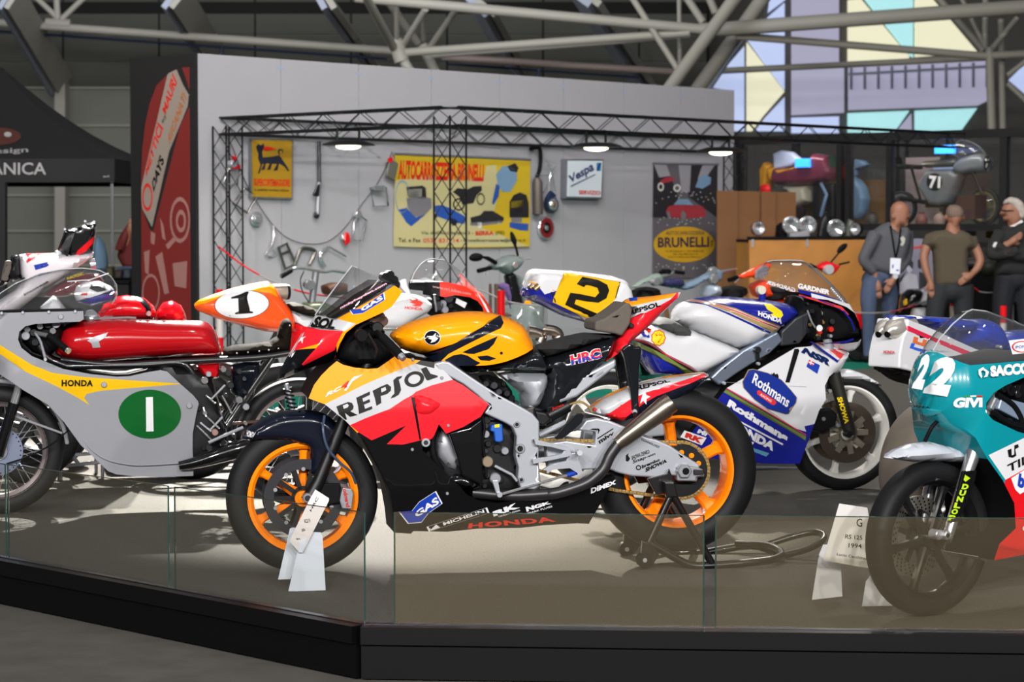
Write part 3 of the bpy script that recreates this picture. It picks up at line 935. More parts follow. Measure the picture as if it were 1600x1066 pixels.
# front mudguard and fork
gd, gs = A.body('front_mudguard', flat(376, 685, 384, 671, 401, 660, 418, 650, 440, 642.5, 470, 640, 495, 642, 516, 652, 530, 668, 531, 690, 531, 690, 519, 712, 508, 732, 496, 744, 483, 742, 478, 735, 480, 702, 470, 696, 450, 690.5, 424, 689, 388, 688),
                0.088, 0.035, [NAVY], sm=2, h=0.016)
A.text('HONDA', K1(290, 170, 345, 185, 375, 145, 300, 115), gs, WINK, gd, bold=.02)
for sd in (1, -1):
    A.bar('fork_leg', [(596, 520, sd * .085), (545, 640, sd * .085)], 0.022, DARKM, seg=14)
    A.bar('fork_leg', [(545, 638, sd * .085), (498, 752, sd * .09), (481, 783, sd * .1)], [0.025, 0.026, 0.03], DARKM, seg=14)
A.disc('axle_clamp', 481, 779, 7.5, .09, .145, ALUD); A.disc('axle_end', 481, 779, 4.5, .1, .155, STEEL)
cal = A.body('brake_caliper', K1(1090, 590, 1165, 600, 1180, 640, 1165, 770, 1085, 765, 1065, 700, 1075, 640), 0.03, 0.012, [ALUD], wc=0.088, mirror=True, h=.01)[0]
A.text('brembo', K1(1125, 760, 1095, 610, 1130, 605, 1158, 755), 0.119, RINK, cal, bold=.01)
A.body('caliper_bracket', K1(900, 560, 1075, 560, 1075, 720, 960, 745, 880, 640), 0.012, 0.006, [DULL], wc=0.085, mirror=True, h=.02)
A.bar('brake_line', [(507, 650, .12), (505, 672, .15), (512, 700, .15), (530, 722, .14), (548, 738, .13), (556, 756, .11)], 0.0055, mat('blue_grey_hose', '#37455c', .4), smoothing=5)
# main fairing: orange, white band, red, black belly
fair_out = K5(65, 440, 110, 330, 170, 250, 240, 180, 300, 130, 350, 160, 450, 185, 560, 195, 640, 190, 700, 150, 790, 85, 930, 115, 1105, 140, 1190, 205, 1270, 288, 1350, 330, 1565, 488, 1500, 590, 1350, 680, 1210, 735, 1150, 655, 1110, 750, 1085, 785, 1010, 800) + \
    K6(430, 130, 560, 260, 640, 330, 740, 430, 800, 500, 900, 552, 1050, 572, 1200, 548, 1400, 492, 1500, 480, 1600, 500) + flat(921, 760, 950, 748, 962, 745, 937, 790, 920, 819, 902, 818, 850, 821, 815, 825, 750, 826, 700, 831) + \
    K6(350, 800, 330, 822, 190, 812, 185, 680, 160, 480, 100, 330, 60, 260, 0, 150) + flat(571, 690, 547, 665) + K5(375, 630, 200, 490)
fwd = lambda L_: [(x, y, .205 * float(np.interp(y, [560, 640, 760, 835], [.86, 1.0, .9, .62]))) for x, y in L_]   # the fairing's own half width at that height
white_r = K5(200, 490, 330, 425, 520, 330, 700, 252, 955, 150, 1110, 188, 1120, 145, 1290, 270, 1265, 290, 1090, 332, 960, 385, 930, 412, 860, 450, 740, 530, 540, 605, 410, 665, 300, 600)
red_r = K5(410, 663, 540, 605, 740, 530, 860, 450, 930, 412, 960, 385, 1090, 332, 1262, 286, 1400, 330, 1680, 480, 1560, 640, 1350, 690, 1205, 745, 1150, 665, 1110, 760, 1080, 782, 1005, 788, 850, 825, 715, 822, 880, 665, 590, 790, 480, 722)
gap_r = K5(918, 430, 948, 432, 968, 560, 1003, 785, 988, 790, 945, 560)
blk_r = K5(1005, 788, 1080, 782, 1120, 800, 1120, 1200, 480, 1300, 300, 900, 480, 722, 590, 790, 880, 665, 715, 822, 850, 825)
dark_r = K5(955, 152, 1040, 95, 1120, 110, 1112, 190)
fair, fs = A.body('side_fairing', fwd(fair_out), 0.205, 0.0, [ORANGE, LGREY, RFL, BLACK, DULL], [(fwd(q_), m_) for q_, m_ in [(K5(1440, 600, 1520, 500, 1640, 480, 1640, 800, 1100, 800, 1210, 700), 3), (flat(430, 700, 590, 690, 700, 650, 780, 690, 1000, 740, 1000, 860, 560, 860), 3), (white_r, 1), (red_r, 2), (blk_r, 3), (gap_r, 3), (dark_r, 3)]],
                   sharp=range(200), wy=[(560, 0.86), (640, 1.0), (760, 0.9), (835, 0.62)], h=0.024, prof=2.0, wreg=.195, lid=4)
A.body('air_scoop', K5(945, 420, 1000, 415, 1080, 440, 1165, 485, 1150, 520, 1080, 575, 1010, 580, 960, 565, 950, 500), 0.03, 0.03, [RFL], wc=0.197, h=.014, prof=1.5)
A.body('inner_panel', K2(530, 400, 700, 360, 815, 275, 818, 850, 640, 760, 600, 600), 0.02, 0.01, [BLACK], wc=0.165, mirror=True)
for px, py in K5(930, 868, 1175, 270, 935, 118, 1230, 668) + K6(635, 488): A.bolt(px, py, 2.6, float(fs([A.P(px, py, .2)])[0]), ALUD, fair)
# REPSOL lettering: letter polygons read off the photograph
def letters(T, polys, surf, m, parent, off=0.003, h=0.02): return T.decal('lettering', polys, surf, m, parent, off, h)
RP = [K5(296, 508, 395, 470, 425, 478, 440, 505, 434, 530, 412, 548, 472, 578, 410, 594, 366, 560, 384, 616, 370, 618, 320, 572, 310, 545),
      K5(462, 435, 575, 383, 575, 410, 512, 440, 520, 470, 572, 447, 578, 470, 525, 492, 535, 528, 592, 505, 596, 528, 485, 570, 478, 510),
      K5(598, 378, 660, 345, 720, 320, 752, 345, 750, 375, 720, 402, 665, 420, 670, 478, 630, 502, 618, 440),
      K5(770, 290, 800, 262, 845, 252, 838, 268, 815, 285, 828, 330, 835, 370, 815, 410, 780, 430, 748, 440, 760, 420, 780, 400, 778, 350),
      K5(1000, 195, 1045, 178, 1080, 235, 1140, 252, 1140, 262, 1060, 290, 1045, 285)]
letters(A, RP, fs, INK, fair)
def ringpoly(cx, cy, rx, ry, k, n=20, rot=0.0):
    o = ellipse(cx, cy, rx, ry, n, rot); i = ellipse(cx, cy, rx * k, ry * k, n, rot)
    return [[o[j], o[(j + 1) % n], i[(j + 1) % n], i[j]] for j in range(n)]
oc = K5(945, 280)[0]
letters(A, ringpoly(oc[0], oc[1], 15.8, 12, 0.62, rot=-.3), fs, INK, fair)
letters(A, [K5(350, 500, 388, 485, 400, 500, 390, 516, 358, 528)], fs, LGREY, fair, .004)
letters(A, [K5(668, 360, 705, 345, 712, 372, 672, 392)], fs, LGREY, fair, .004)
A.text('RC', K5(205, 430, 330, 370, 345, 330, 225, 390), fs, WINK, fair, bold=.04); A.text('4', K5(330, 368, 390, 348, 410, 290, 350, 310), fs, RINK, fair, bold=.04)
letters(A, [K5(360, 375, 378, 378, 430, 300, 520, 240, 440, 262, 408, 300)], fs, WINK, fair)
# belly stickers
def sticker(T, quad, txt, bg, fg, surf, parent, tq=None, edge=None, bold=.03):
    if edge: T.decal('sticker_edge', [quad], surf, edge, parent, .0022)
    c = np.mean(quad, 0); q2 = [tuple(c + (np.array(p) - c) * (.94 if edge else 1)) for p in quad]
    o = T.decal('sticker', [q2], surf, bg, parent, .0032) if bg else None
    if txt: T.text(txt, tq or [tuple(c + (np.array(p) - c) * .75) for p in quad], surf, fg, parent, .0045, bold=bold)
sticker(A, K6(228, 640, 338, 632, 400, 555, 540, 465, 595, 570, 480, 650, 418, 730, 305, 740), 'GAS', BINK, WINK, fs, fair, K6(375, 690, 570, 570, 545, 510, 360, 645), WINK)
sticker(A, K6(460, 765, 965, 603, 985, 650, 480, 805), 'MICHELIN', INK, WINK, fs, fair, K6(605, 755, 945, 645, 935, 620, 595, 730), WINK, 0.02)
letters(A, [K6(475, 770, 500, 785, 540, 745, 575, 770, 500, 795)], fs, WINK, fair, .005)
A.text('RK', K6(1020, 680, 1240, 605, 1215, 560, 1010, 640), fs, WINK, fair, bold=.05)
A.text('NGK', K6(1295, 640, 1500, 570, 1490, 550, 1285, 600), fs, WINK, fair, bold=.05); A.text('SPARK PLUGS', K6(1305, 662, 1510, 600, 1505, 585, 1300, 648), fs, WINK, fair)
A.text('TAKASAGO CHAIN', K6(1060, 688, 1240, 632, 1235, 620, 1055, 675), fs, WINK, fair)
A.text('HONDA', K6(805, 780, 1540, 722, 1500, 680, 815, 735), fs, RINK, fair, bold=.03, spacing=1.1)
A.text('DIMEX', K3(335, 785, 515, 715, 515, 685, 335, 745), fs, WINK, fair, bold=.04)
# nose cone and screen
nose_out = K16(525, 780, 545, 720, 600, 620, 665, 520, 735, 425, 770, 370, 885, 385, 1000, 320, 1120, 250, 1235, 178, 1280, 210, 1268, 242, 1215, 310, 1160, 345, 1000, 420, 940, 470, 905, 540, 890, 600, 880, 658, 700, 712, 560, 772)
nose, ns_ = A.body('nose_fairing', nose_out, 0.17, 0.16, [ORANGE, LGREY, RFL, BLACK],
                   [(K16(600, 600, 900, 560, 920, 700, 500, 800), 3), (K16(740, 440, 940, 465, 905, 540, 890, 590, 700, 690, 690, 680, 800, 545, 640, 600, 560, 690, 500, 700, 640, 500), 2), (K4(260, 745, 400, 770, 650, 778, 760, 700, 520, 640, 370, 595, 200, 560), 1)],
                   sharp=range(5, 18), lid=3, h=.018, wreg=.1, prof=2.0, wx=[(430, .6), (500, .8), (620, 1.0)])
A.text('SOL', K4(290, 740, 545, 760, 575, 670, 370, 625), ns_, INK, nose, bold=.04)
A.text('RC', K4(60, 1050, 110, 1060, 240, 790, 215, 800), ns_, WINK, nose)
letters(A, [K4(200, 850, 255, 838, 225, 862, 215, 915, 200, 880, 170, 905, 190, 868)], ns_, WINK, nose)
sticker(A, K4(705, 565, 820, 550, 1070, 378, 1082, 455, 840, 600, 738, 612), 'GAS', BINK, WINK, ns_, nose, K4(840, 580, 1060, 450, 1040, 410, 820, 545), WINK)
scr_out = K16(770, 370, 800, 325, 900, 190, 1000, 62, 1030, 75, 1150, 125, 1240, 175, 1120, 250, 1000, 320, 885, 385)
scr, ss_ = A.body('windscreen', scr_out, 0.16, 0.12, [SCREEN, SMOKE], [(K16(840, 378, 1000, 250, 1150, 160, 1250, 165, 1120, 260, 1000, 330, 885, 395), 1)], sharp=[4, 5, 6, 7, 8, 9], h=.02, shell=True, wreg=.14)
A.text('nickyhayden.com', K4(612, 560, 1100, 300, 1085, 275, 612, 530), ss_, mat('pink_ink', '#f0b0c8', .5), scr, bold=.02)
# cockpit: yoke, bars, instruments
A.body('cockpit_tray', K16(905, 560, 960, 470, 1100, 420, 1200, 480, 1260, 560, 1250, 640, 1140, 690, 1000, 690, 900, 640), 0.13, .04, [DULL])
A.body('instrument_cluster', K4(700, 760, 900, 640, 1060, 590, 1090, 700, 1050, 760, 850, 830), 0.06, .02, [DARKM], wc=.0)
A.bar('clip_on_bar', [(566, 532, .08), (590, 520, .16), (612, 538, .27)], 0.013, DARKM)
A.bar('handgrip', [(597, 527, .24), (626, 556, .32)], 0.0185, DULL, seg=14)
A.bar('bar_end', [(626, 556, .322), (631, 561, .336)], [0.016, .012], ALUD, seg=12)
A.bar('far_handgrip', [(560, 520, -.2), (585, 500, -.32)], 0.018, DULL, seg=12)
A.bar('clutch_lever', [(575, 522, .23), (588, 545, .3), (585, 560, .36)], 0.006, DARKM, smoothing=4)
A.disc('fork_top', 590, 512, 9, .08, .13, DARKM); A.disc('switch_block', 566, 525, 10, .16, .24, DULL)
A.bar('wiring', [(545, 540, .1), (560, 515, .15), (580, 505, .12), (600, 520, .1)], .006, DULL, smoothing=4)
b = MB()
for i, (x, y) in enumerate(K4(1000, 600, 1030, 640, 1060, 680, 960, 700, 1000, 740)): b.lathe([(0, -.1), (.02, -.1), (.022, -.08), (.022, -.02), (0, -.02)], (A.P(x, y, .1)[0], 0, A.P(x, y, .1)[1]), 'y', 14)
b.obj('reservoirs', mat('brown_metal', '#4a3226', .4, .5), A.root)
# tank
tank_out = K7(35, 500, 70, 460, 120, 430, 200, 400, 330, 366, 500, 345, 640, 350, 740, 372, 830, 408, 880, 450, 905, 500, 928, 550, 850, 592, 720, 645, 600, 668, 500, 670, 340, 668, 250, 622, 130, 592, 90, 560)
tank, ts = A.body('fuel_tank', tank_out, 0.165, 0.085, [ORG_D, NAVY], [(K7(255, 632, 450, 540, 620, 440, 740, 380, 765, 378, 755, 420, 730, 452, 640, 490, 500, 560, 400, 612, 345, 670, 320, 660), 1),
        (K7(485, 602, 570, 560, 708, 500, 682, 550, 650, 582, 560, 612, 520, 610), 1), (K7(578, 628, 640, 620, 700, 640, 655, 655, 600, 652), 1), (K7(375, 650, 430, 620, 480, 612, 520, 622, 560, 648, 600, 668, 560, 690, 420, 690), 1)], sharp=range(11, 17), sm=2, h=.02, wreg=.15)
c = K7(302, 511)[0]
letters(A, [ellipse(c[0], c[1], 13, 11.8)], ts, WINK, tank, .002); letters(A, [ellipse(c[0], c[1], 12, 10.8)], ts, BLACK, tank, .0035)
letters(A, [K7(275, 515, 300, 505, 325, 480, 320, 505, 340, 515, 320, 535, 290, 545, 300, 525)], ts, WINK, tank, .005)
A.bolt(783.5, 552, 3, .16, DULL, tank)
# seat unit, seat, back pad, tail
su, sus = A.body('seat_cowl', K7(440, 672, 520, 655, 600, 668, 720, 645, 925, 558, 960, 575, 1000, 630, 1200, 565, 1350, 512, 1445, 480, 1440, 515, 1410, 592, 1360, 662, 1200, 830, 1060, 950, 948, 1002, 938, 960, 1012, 770, 1005, 722, 800, 714, 640, 722, 510, 735), 0.135, 0.035, [paint('gloss_carbon', '#15171b', .15)], h=.024)
A.text('HRC', K7(1170, 685, 1365, 640, 1350, 572, 1160, 620), sus, WINK, su, bold=.09, off=.003); A.text('HRC', K7(1172, 682, 1362, 637, 1350, 576, 1163, 623), sus, RFL, su, bold=.04, off=.0045)
A.text('HRC', K7(1172, 682, 1362, 637, 1356, 606, 1168, 652), sus, BINK, su, bold=.02, off=.0056)
A.body('seat', K7(915, 575, 935, 565, 1060, 520, 1250, 478, 1420, 488, 1445, 498, 1200, 572, 1010, 630, 985, 612), 0.125, .03, [mat('seat_foam', '#1b1b1c', .9, noise=.2, nscale=60, bump=.2)])
A.body('back_pad', K7(1285, 400, 1340, 385, 1420, 330, 1470, 290, 1500, 285, 1515, 330, 1500, 420, 1450, 495, 1410, 480, 1280, 460), 0.115, .012, [mat('grey_foam', '#5a534c', .9, noise=.15, nscale=50)], h=.02)
tail, tls = A.body('tail_cowl', K8(298, 280, 340, 262, 480, 250, 650, 227, 656, 236, 640, 262, 560, 332, 440, 452, 340, 532, 280, 592, 165, 668, 200, 600, 245, 500, 300, 410, 312, 350), 0.12, 0.05, [LGREY, ORANGE, RFL],
               [(K8(280, 300, 310, 320, 400, 300, 610, 262, 665, 232, 640, 215, 280, 250), 1), (K8(300, 400, 345, 390, 430, 352, 520, 312, 600, 275, 670, 225, 660, 260, 560, 350, 300, 620, 150, 690, 140, 640), 2)], sharp=[14, 15, 16], h=.016, wx=[(940, 1.15), (1000, .9), (1064, .3)], wreg=.08)
A.text('REPSOL', K8(335, 368, 530, 315, 520, 285, 332, 340), tls, INK, tail, bold=.03)
letters(A, [K8(330, 262, 382, 258, 384, 278, 335, 283)], tls, BINK, tail, .004)
A.bolt(987, 509, 4, .115, DARKM, tail)
A.body('tail_bracket', K8(278, 582, 300, 560, 342, 545, 360, 565, 403, 563, 405, 590, 390, 700, 386, 900, 392, 965, 372, 1003, 345, 962, 330, 800, 300, 640), 0.022, .012, [paint('gloss_carbon', '#15171b')], wc=.10, mirror=True)
A.bolt(992.5, 644, 4, .125, ALU)
hug, hs = A.body('rear_hugger', K8(55, 972, 120, 920, 200, 868, 330, 812, 440, 780, 560, 752, 800, 727, 822, 738, 790, 778, 700, 850, 600, 905, 480, 930, 400, 1000, 280, 1040, 170, 1005), 0.105, .03, [LGREY, ORANGE, RFL, NAVY],
              [(K8(20, 990, 200, 850, 330, 790, 820, 700, 840, 738, 560, 770, 380, 815, 200, 900, 95, 975), 1), (K8(180, 1002, 330, 900, 440, 850, 600, 800, 825, 740, 860, 850, 300, 1080), 2), (K8(300, 1060, 320, 1000, 420, 920, 500, 875, 700, 800, 800, 760, 860, 800, 700, 1000), 3)], h=.018, wreg=.095)
A.text('REPSOL', K8(382, 842, 590, 785, 575, 772, 382, 808), hs, INK, hug, bold=.03)
letters(A, [K8(415, 870, 430, 845, 440, 870, 465, 880, 440, 895, 440, 930, 420, 905, 400, 925)], hs, WINK, hug)
for x, y in K8(120, 960, 285, 940, 242, 998): A.bolt(x, y, 2.5, .1, RINK, hug)
# frame, swingarm
fr, frs = A.body('frame_beam', flat(677, 567, 690, 564, 700, 565, 715, 575, 740, 592, 775, 615, 807, 632, 830, 645, 841, 658, 841, 684, 839.6, 720, 843.8, 757, 834, 764, 812, 763, 807, 746, 808, 729, 803.5, 712, 805, 681, 799, 667, 787, 660, 774, 654, 754, 645, 762, 634, 744, 617, 722, 600, 700, 588, 683, 578), 0.03, .009, [ALU], wc=.152, mirror=True, h=.016)
for px, py, r in ((*K2(1108, 338)[0], 5), (*K2(1135, 540)[0], 8), (*K2(1145, 800)[0], 4.5), (*K2(1255, 475)[0], 4), (*K2(1250, 640)[0], 4)):
    A.disc('pivot_boss', px, py, r, .16, .19, ALUD); A.disc('pivot_bolt', px, py, r * .55, .17, .195, DARKM)
swg, sws = A.body('swingarm', K3(230, 330, 290, 255, 370, 240, 470, 262, 600, 315, 720, 375, 800, 395, 890, 435, 1000, 510, 1100, 572, 1100, 600, 1130, 615, 1138, 660, 1085, 665, 1085, 695, 945, 692, 940, 655, 880, 650, 820, 668, 740, 662, 620, 655, 520, 632, 440, 600, 250, 612, 20, 600, 0, 420, 150, 400, 350, 430, 360, 340), 0.028, .009, [ALU], wc=.118, mirror=True, h=.018)
A.body('axle_block', K3(945, 588, 1060, 585, 1135, 610, 1138, 655, 1085, 665, 1085, 695, 945, 692), .012, .006, [ALUD], wc=.152, mirror=True)
A.disc('axle_nut', *K3(1005, 625)[0], 12, .15, .178, ALUD, seg=6); A.disc('axle_hole', *K3(1015, 625)[0], 5.5, .16, .182, DULL)
A.body('chain_adjuster', K3(1068, 610, 1140, 615, 1140, 645, 1068, 650), .008, .004, [STEEL], wc=.168)
for t, q, bo in (('SHOWA DENKO', K3(628, 545, 755, 495, 750, 468, 625, 515), 0), ('Snap-on', K3(635, 578, 795, 510, 795, 488, 635, 545), .01), ('brembo', K3(700, 605, 828, 550, 825, 530, 698, 580), .03), ('SHOWA', K3(725, 632, 878, 560, 878, 535, 725, 600), .04), ('mivv', K3(398, 430, 500, 360, 498, 335, 385, 400), .03), ('TECHNOLOGY', K3(690, 400, 825, 462, 828, 445, 695, 388), 0)):
    A.text(t, q, sws, INK, swg, bold=bo)
letters(A, [K3(585, 550, 600, 555, 615, 535, 600, 510, 605, 495, 585, 510)], sws, INK, swg); sc_ = K3(675, 598)[0]
letters(A, ringpoly(sc_[0], sc_[1], 4.2, 4, .6, 12), sws, INK, swg)
letters(A, [K3(380, 388, 495, 315, 495, 324, 382, 396)], sws, INK, swg)
# engine block and its bits
A.body('engine_block', flat(690, 590, 760, 630, 800, 660, 806, 700, 812, 760, 790, 775, 700, 765, 650, 720, 640, 660), .13, .03, [DARKM], h=.03)
A.body('oil_pan', K6(640, 340, 760, 330, 900, 400, 1100, 440, 1400, 420, 1420, 480, 1200, 560, 1000, 570, 860, 530, 740, 450), .12, .03, [DARKM])
A.body('exhaust_cover', K6(525, 380, 600, 335, 700, 320, 800, 340, 920, 420, 860, 450, 700, 420, 560, 410), .03, .02, [BLACK], wc=.15)
A.body('clutch_cover', K2(480, 380, 540, 420, 590, 520, 620, 640, 600, 720, 520, 690, 440, 600, 440, 480), .03, .02, [ALUD], wc=.125)
A.bar('coolant_hose', [(682, 667, .15), (676, 690, .16), (679, 715, .16), (690, 735, .15)], .014, DULL, smoothing=5, seg=12)
A.disc('hose_clamp', *K2(350, 490)[0], 7, .15, .2, ALU); A.disc('hose_bolt', *K2(350, 490)[0], 3.5, .16, .206, STEEL)
A.body('blue_connector', K2(890, 340, 980, 330, 988, 470, 960, 485, 920, 480, 912, 400, 880, 390), .02, .006, [mat('blue_plastic', '#1656b4', .4)], wc=.165)
letters(A, [K2(920, 340, 962, 335, 962, 362, 922, 366)], .1865, YINK, None, .001)
A.disc('front_sprocket', *K2(945, 540)[0], 13, .1, .125, ALUD, seg=14); A.disc('output_shaft', *K2(945, 540)[0], 7, .1, .14, DARKM)
A.disc('round_cover', *K2(865, 650)[0], 8.8, .14, .172, mat('dull_bronze', '#8a7a66', .45, .6))
for i, (x, y, r) in enumerate([(*K2(860, 300)[0], 6), (*K2(845, 350)[0], 5), (*K2(850, 420)[0], 6), (*K2(870, 500)[0], 5), (*K2(850, 560)[0], 4), (*K2(930, 790)[0], 9), (*K2(970, 800)[0], 5), (*K2(860, 760)[0], 5), (*K2(1010, 560)[0], 6), (*K2(840, 850)[0], 4), (*K2(905, 270)[0], 7)]):
    A.disc('engine_fitting', x, y, r, .12, .15 + .004 * (i % 3), (DARKM, STEEL, ALUD)[i % 3], seg=12)
A.bar('wiring_loom', [(754, 650, .16), (757, 670, .165), (754, 690, .165), (758, 720, .16), (760, 745, .16)], .006, DULL, smoothing=4)
A.bar('brace_rod', [(773, 728, .16), (800, 742, .165), (808, 752, .165)], .006, ALU)
A.body('shift_arm', K2(895, 800, 945, 795, 970, 920, 980, 935, 955, 945, 935, 920), .008, .004, [ALU], wc=.18)
A.bar('shift_rod', [(781, 773, .19), (895, 740, .19)], .0055, CHROME); A.disc('rod_end', *K2(965, 925)[0], 4.5, .175, .2, ALU); A.bar('rod_joint', [(886, 743, .19), (901, 738, .19)], .011, BINK, seg=10)
# footrest bracket, heel guard
A.body('footrest_bracket', K2(1245, 455, 1290, 470, 1420, 500, 1560, 535, 1600, 545) + K3(110, 440, 180, 470, 195, 500, 265, 490, 262, 510, 240, 530, 272, 630, 250, 645, 180, 600, 60, 610, 20, 640) + K2(1350, 720, 1320, 715, 1370, 680, 1520, 640, 1545, 600, 1400, 630, 1240, 665, 1235, 625, 1400, 600, 1480, 585, 1510, 555, 1400, 525, 1260, 505), .012, .006, [ALU], wc=.2, mirror=True, h=.014)
A.bar('footpeg', [(902, 706, .2), (906, 708, .29)], .011, ALU, seg=10)
A.body('heel_guard', K3(70, 385, 130, 310, 230, 210, 270, 208, 285, 228, 270, 275, 200, 340, 130, 392, 90, 398), .006, .004, [paint('gloss_carbon', '#15171b')], wc=.205, mirror=True)
# airbox, subframe, shock
A.body('throttle_body', K7(590, 750, 650, 740, 740, 770, 800, 850, 790, 900, 700, 870, 620, 800), .1, .02, [DULL], wc=.0)
A.body('airbox', K7(700, 735, 800, 720, 1000, 722, 1018, 760, 1000, 840, 960, 935, 900, 958, 860, 950, 848, 860, 770, 790), .12, .04, [ALU], h=.02)
for i, (x, y, r) in enumerate([(640, 800, 5), (690, 810, 6), (750, 800, 4), (770, 860, 5), (720, 850, 5), (800, 890, 5), (830, 920, 4)]): A.disc('throttle_fitting', *K7(x, y)[0], r, .09, .12 + .003 * i, (DARKM, STEEL, DULL)[i % 3], seg=12)
A.body('subframe', K7(1085, 880, 1250, 740, 1445, 640, 1445, 690, 1380, 740, 1200, 880, 1090, 920), .02, .01, [ALU], wc=.11, mirror=True)
A.body('rocker_arm', K7(935, 960, 1010, 975, 1040, 1020, 990, 1064, 950, 1050), .03, .01, [DARKM], wc=.1)
A.bar('shock_absorber', [(857, 650, .09), (888, 634, .09)], .027, DARKM, seg=16); A.text('SHOWA', K2(1400, 225, 1500, 185, 1500, 165, 1400, 200), .121, RINK)
A.bar('shock_hose', [(890, 632, .09), (905, 628, .1), (918, 634, .1), (925, 645, .1)], .005, GOLD, smoothing=4)
A.bar('link_rod', [(842, 680, .11), (884, 660, .11)], .012, ALU)
# exhaust
A.bar('exhaust_pipe', [(740, 770, .1), (800, 775, .15), (855, 772, .19), (862, 772, .2), (880, 768, .21), (912, 757, .22), (930, 745, .22), (944, 731, .22), (953, 712, .22), (967, 692, .22)], .0235, mat('blued_steel', '#3f3e40', .38, .7, noise=.3, nscale=9), smoothing=5, seg=14)
P0, P1 = np.array(A.L(964, 694, .22)), np.array(A.L(1049, 629, .22)); dv = (P1 - P0)
mb = MB().tube([P0, P0 + dv * .06, P0 + dv * .08, P0 + dv * .86, P0 + dv * .9, P0 + dv * .905, P0 + dv * .97, P0 + dv, P0 + dv, P0 + dv * .9], [.028, .029, .031, .045, .045, .042, .042, .040, .033, .03], 22)
mb.obj('muffler', TITAN, A.root, auto=.5)
A.bar('muffler_clamp', [(992, 646, .15), (996, 662, .2)], .008, DARKM)
# ---------------- rear stand under it
ST = Thing('paddock_stand', 'black tubular rear stand lifting the orange back wheel', 'bike stand', on_floor(1050, 878), 10)
SM = mat('black_tube_paint', '#0c0c0e', .3, coat=.4)
w1, w2 = .19, -.19
for sd in (1, -1):
    w = sd * .2
    fx = lambda x, y: (x, y, w) if sd == 1 else (x - 28, y - 17, w)
    ST.bar('upright', [fx(1048, 775), fx(1014, 848)], .016, SM, seg=10)
    ST.bar('upright', [fx(1052, 775), fx(1112, 880)], .016, SM, seg=10)
    ST.body('hook_plate', [fx(1036, 752)[:2], fx(1052, 752)[:2], fx(1058, 776)[:2], fx(1040, 777)[:2]], .022, .006, [SM], wc=w)
    ST.body('axle_bracket', [fx(x, y)[:2] for x, y in K3(735, 675, 870, 640, 890, 600, 930, 700, 900, 780, 800, 790)], .008, .004, [SM], wc=w * .82)
    ST.body('wheel_bracket', [fx(x, y)[:2] for x, y in ((1003, 843), (1020, 850), (1030, 866), (1018, 884), (1000, 880))], .016, .008, [SM], wc=w)
    cw = ST.disc('castor', *fx(1008, 876)[:2], 12, w - .018, w + .018, DULL); ST.disc('castor_hub', *fx(1008, 876)[:2], 3.5, w - .02, w + .021, ALU)
    ST.bar('side_rail', [fx(1014, 848), fx(1040, 863), fx(1075, 882), fx(1110, 884), (fx(1200, 876) if sd == 1 else (1172, 853, -.2)), (1222, 868, .1 * sd)], .0165, SM, seg=10, smoothing=4)
ST.bar('cross_tube', [(1222, 868, .1), (1218, 860, 0), (1196, 852, -.1), (1150, 850, -.2)], .015, SM, seg=10, smoothing=4)
ST.bar('handle', [(1222, 869, .08), (1262, 858, .08), (1284, 846, .06), (1286, 836, 0), (1270, 832, -.05), (1240, 838, -.08), (1196, 852, -.1)], .0145, SM, seg=10, smoothing=5)

# ================================================================== SILVER VINTAGE RACER WITH GREEN DISC (left)
K14 = Z(0, 400, 4); K15 = Z(0, 600, 4); K24 = Z(0, 540, 3.806)
SILV = paint('satin_silver', '#8e9096', 0.32, 0.25)
REDV = paint('vintage_red', '#b00d16', 0.2, 0.9)
B = Thing('vintage_racing_motorcycle', 'silver faired vintage racing motorcycle with yellow flash, green disc and long red tank', 'motorcycle', on_floor(-3, 803), 12, 'racing motorcycles on the stage')
bw, BI = B.wheel('front_wheel', -3, 703, 100, 78, .045, .03, RUBBER, mat('pinkish_alloy_rim', '#9c8f90', .3, .8), 0, wire=40, hubr=.09, hubw=.055, lift=0.0, flange=.008, spoke_m=ALUD)
ring_on(bw, 'drum_plate', .0, .118, -.058, -.05, mat('drum_alloy', '#8088a0', .35, .7)); dots_on(bw, 'drum_holes', 30, [.108], -.0592, .004, DULL)
br, BR = B.wheel('rear_wheel', 468, 690, 100, 82, .055, .035, RUBBER, mat('pinkish_alloy_rim', '#9c8f90', .3, .8), 0, wire=40, hubr=.08, hubw=.06, lift=0.0, flange=.008, spoke_m=ALUD)
cxp, cyp = -3, 703
arc = [(cxp + 112 * math.cos(a), cyp - 112 * math.sin(a)) for a in np.linspace(math.radians(118), math.radians(5), 16)] + [(cxp + 105 * math.cos(a), cyp - 105 * math.sin(a)) for a in np.linspace(math.radians(5), math.radians(118), 16)]
B.body('front_mudguard', arc, .052, .012, [SILV], h=.02)
for sd in (1, -1):
    B.bar('fork_leg', [(36, 584, sd * .09), (22, 630, sd * .09)], .0195, CHROME, seg=14); B.bar('fork_slider', [(22, 630, sd * .09), (2, 695, sd * .09), (-3, 712, sd * .09)], .026, BLACK, seg=14)
B.bar('mudguard_stay', [(22, 650, .07), (97, 677, .055)], .006, SILV, mirror=True)
B.bar('brake_cable', [(112, 668, .1), (80, 695, .1), (40, 715, .09), (10, 725, .08)], .004, DULL, smoothing=4)
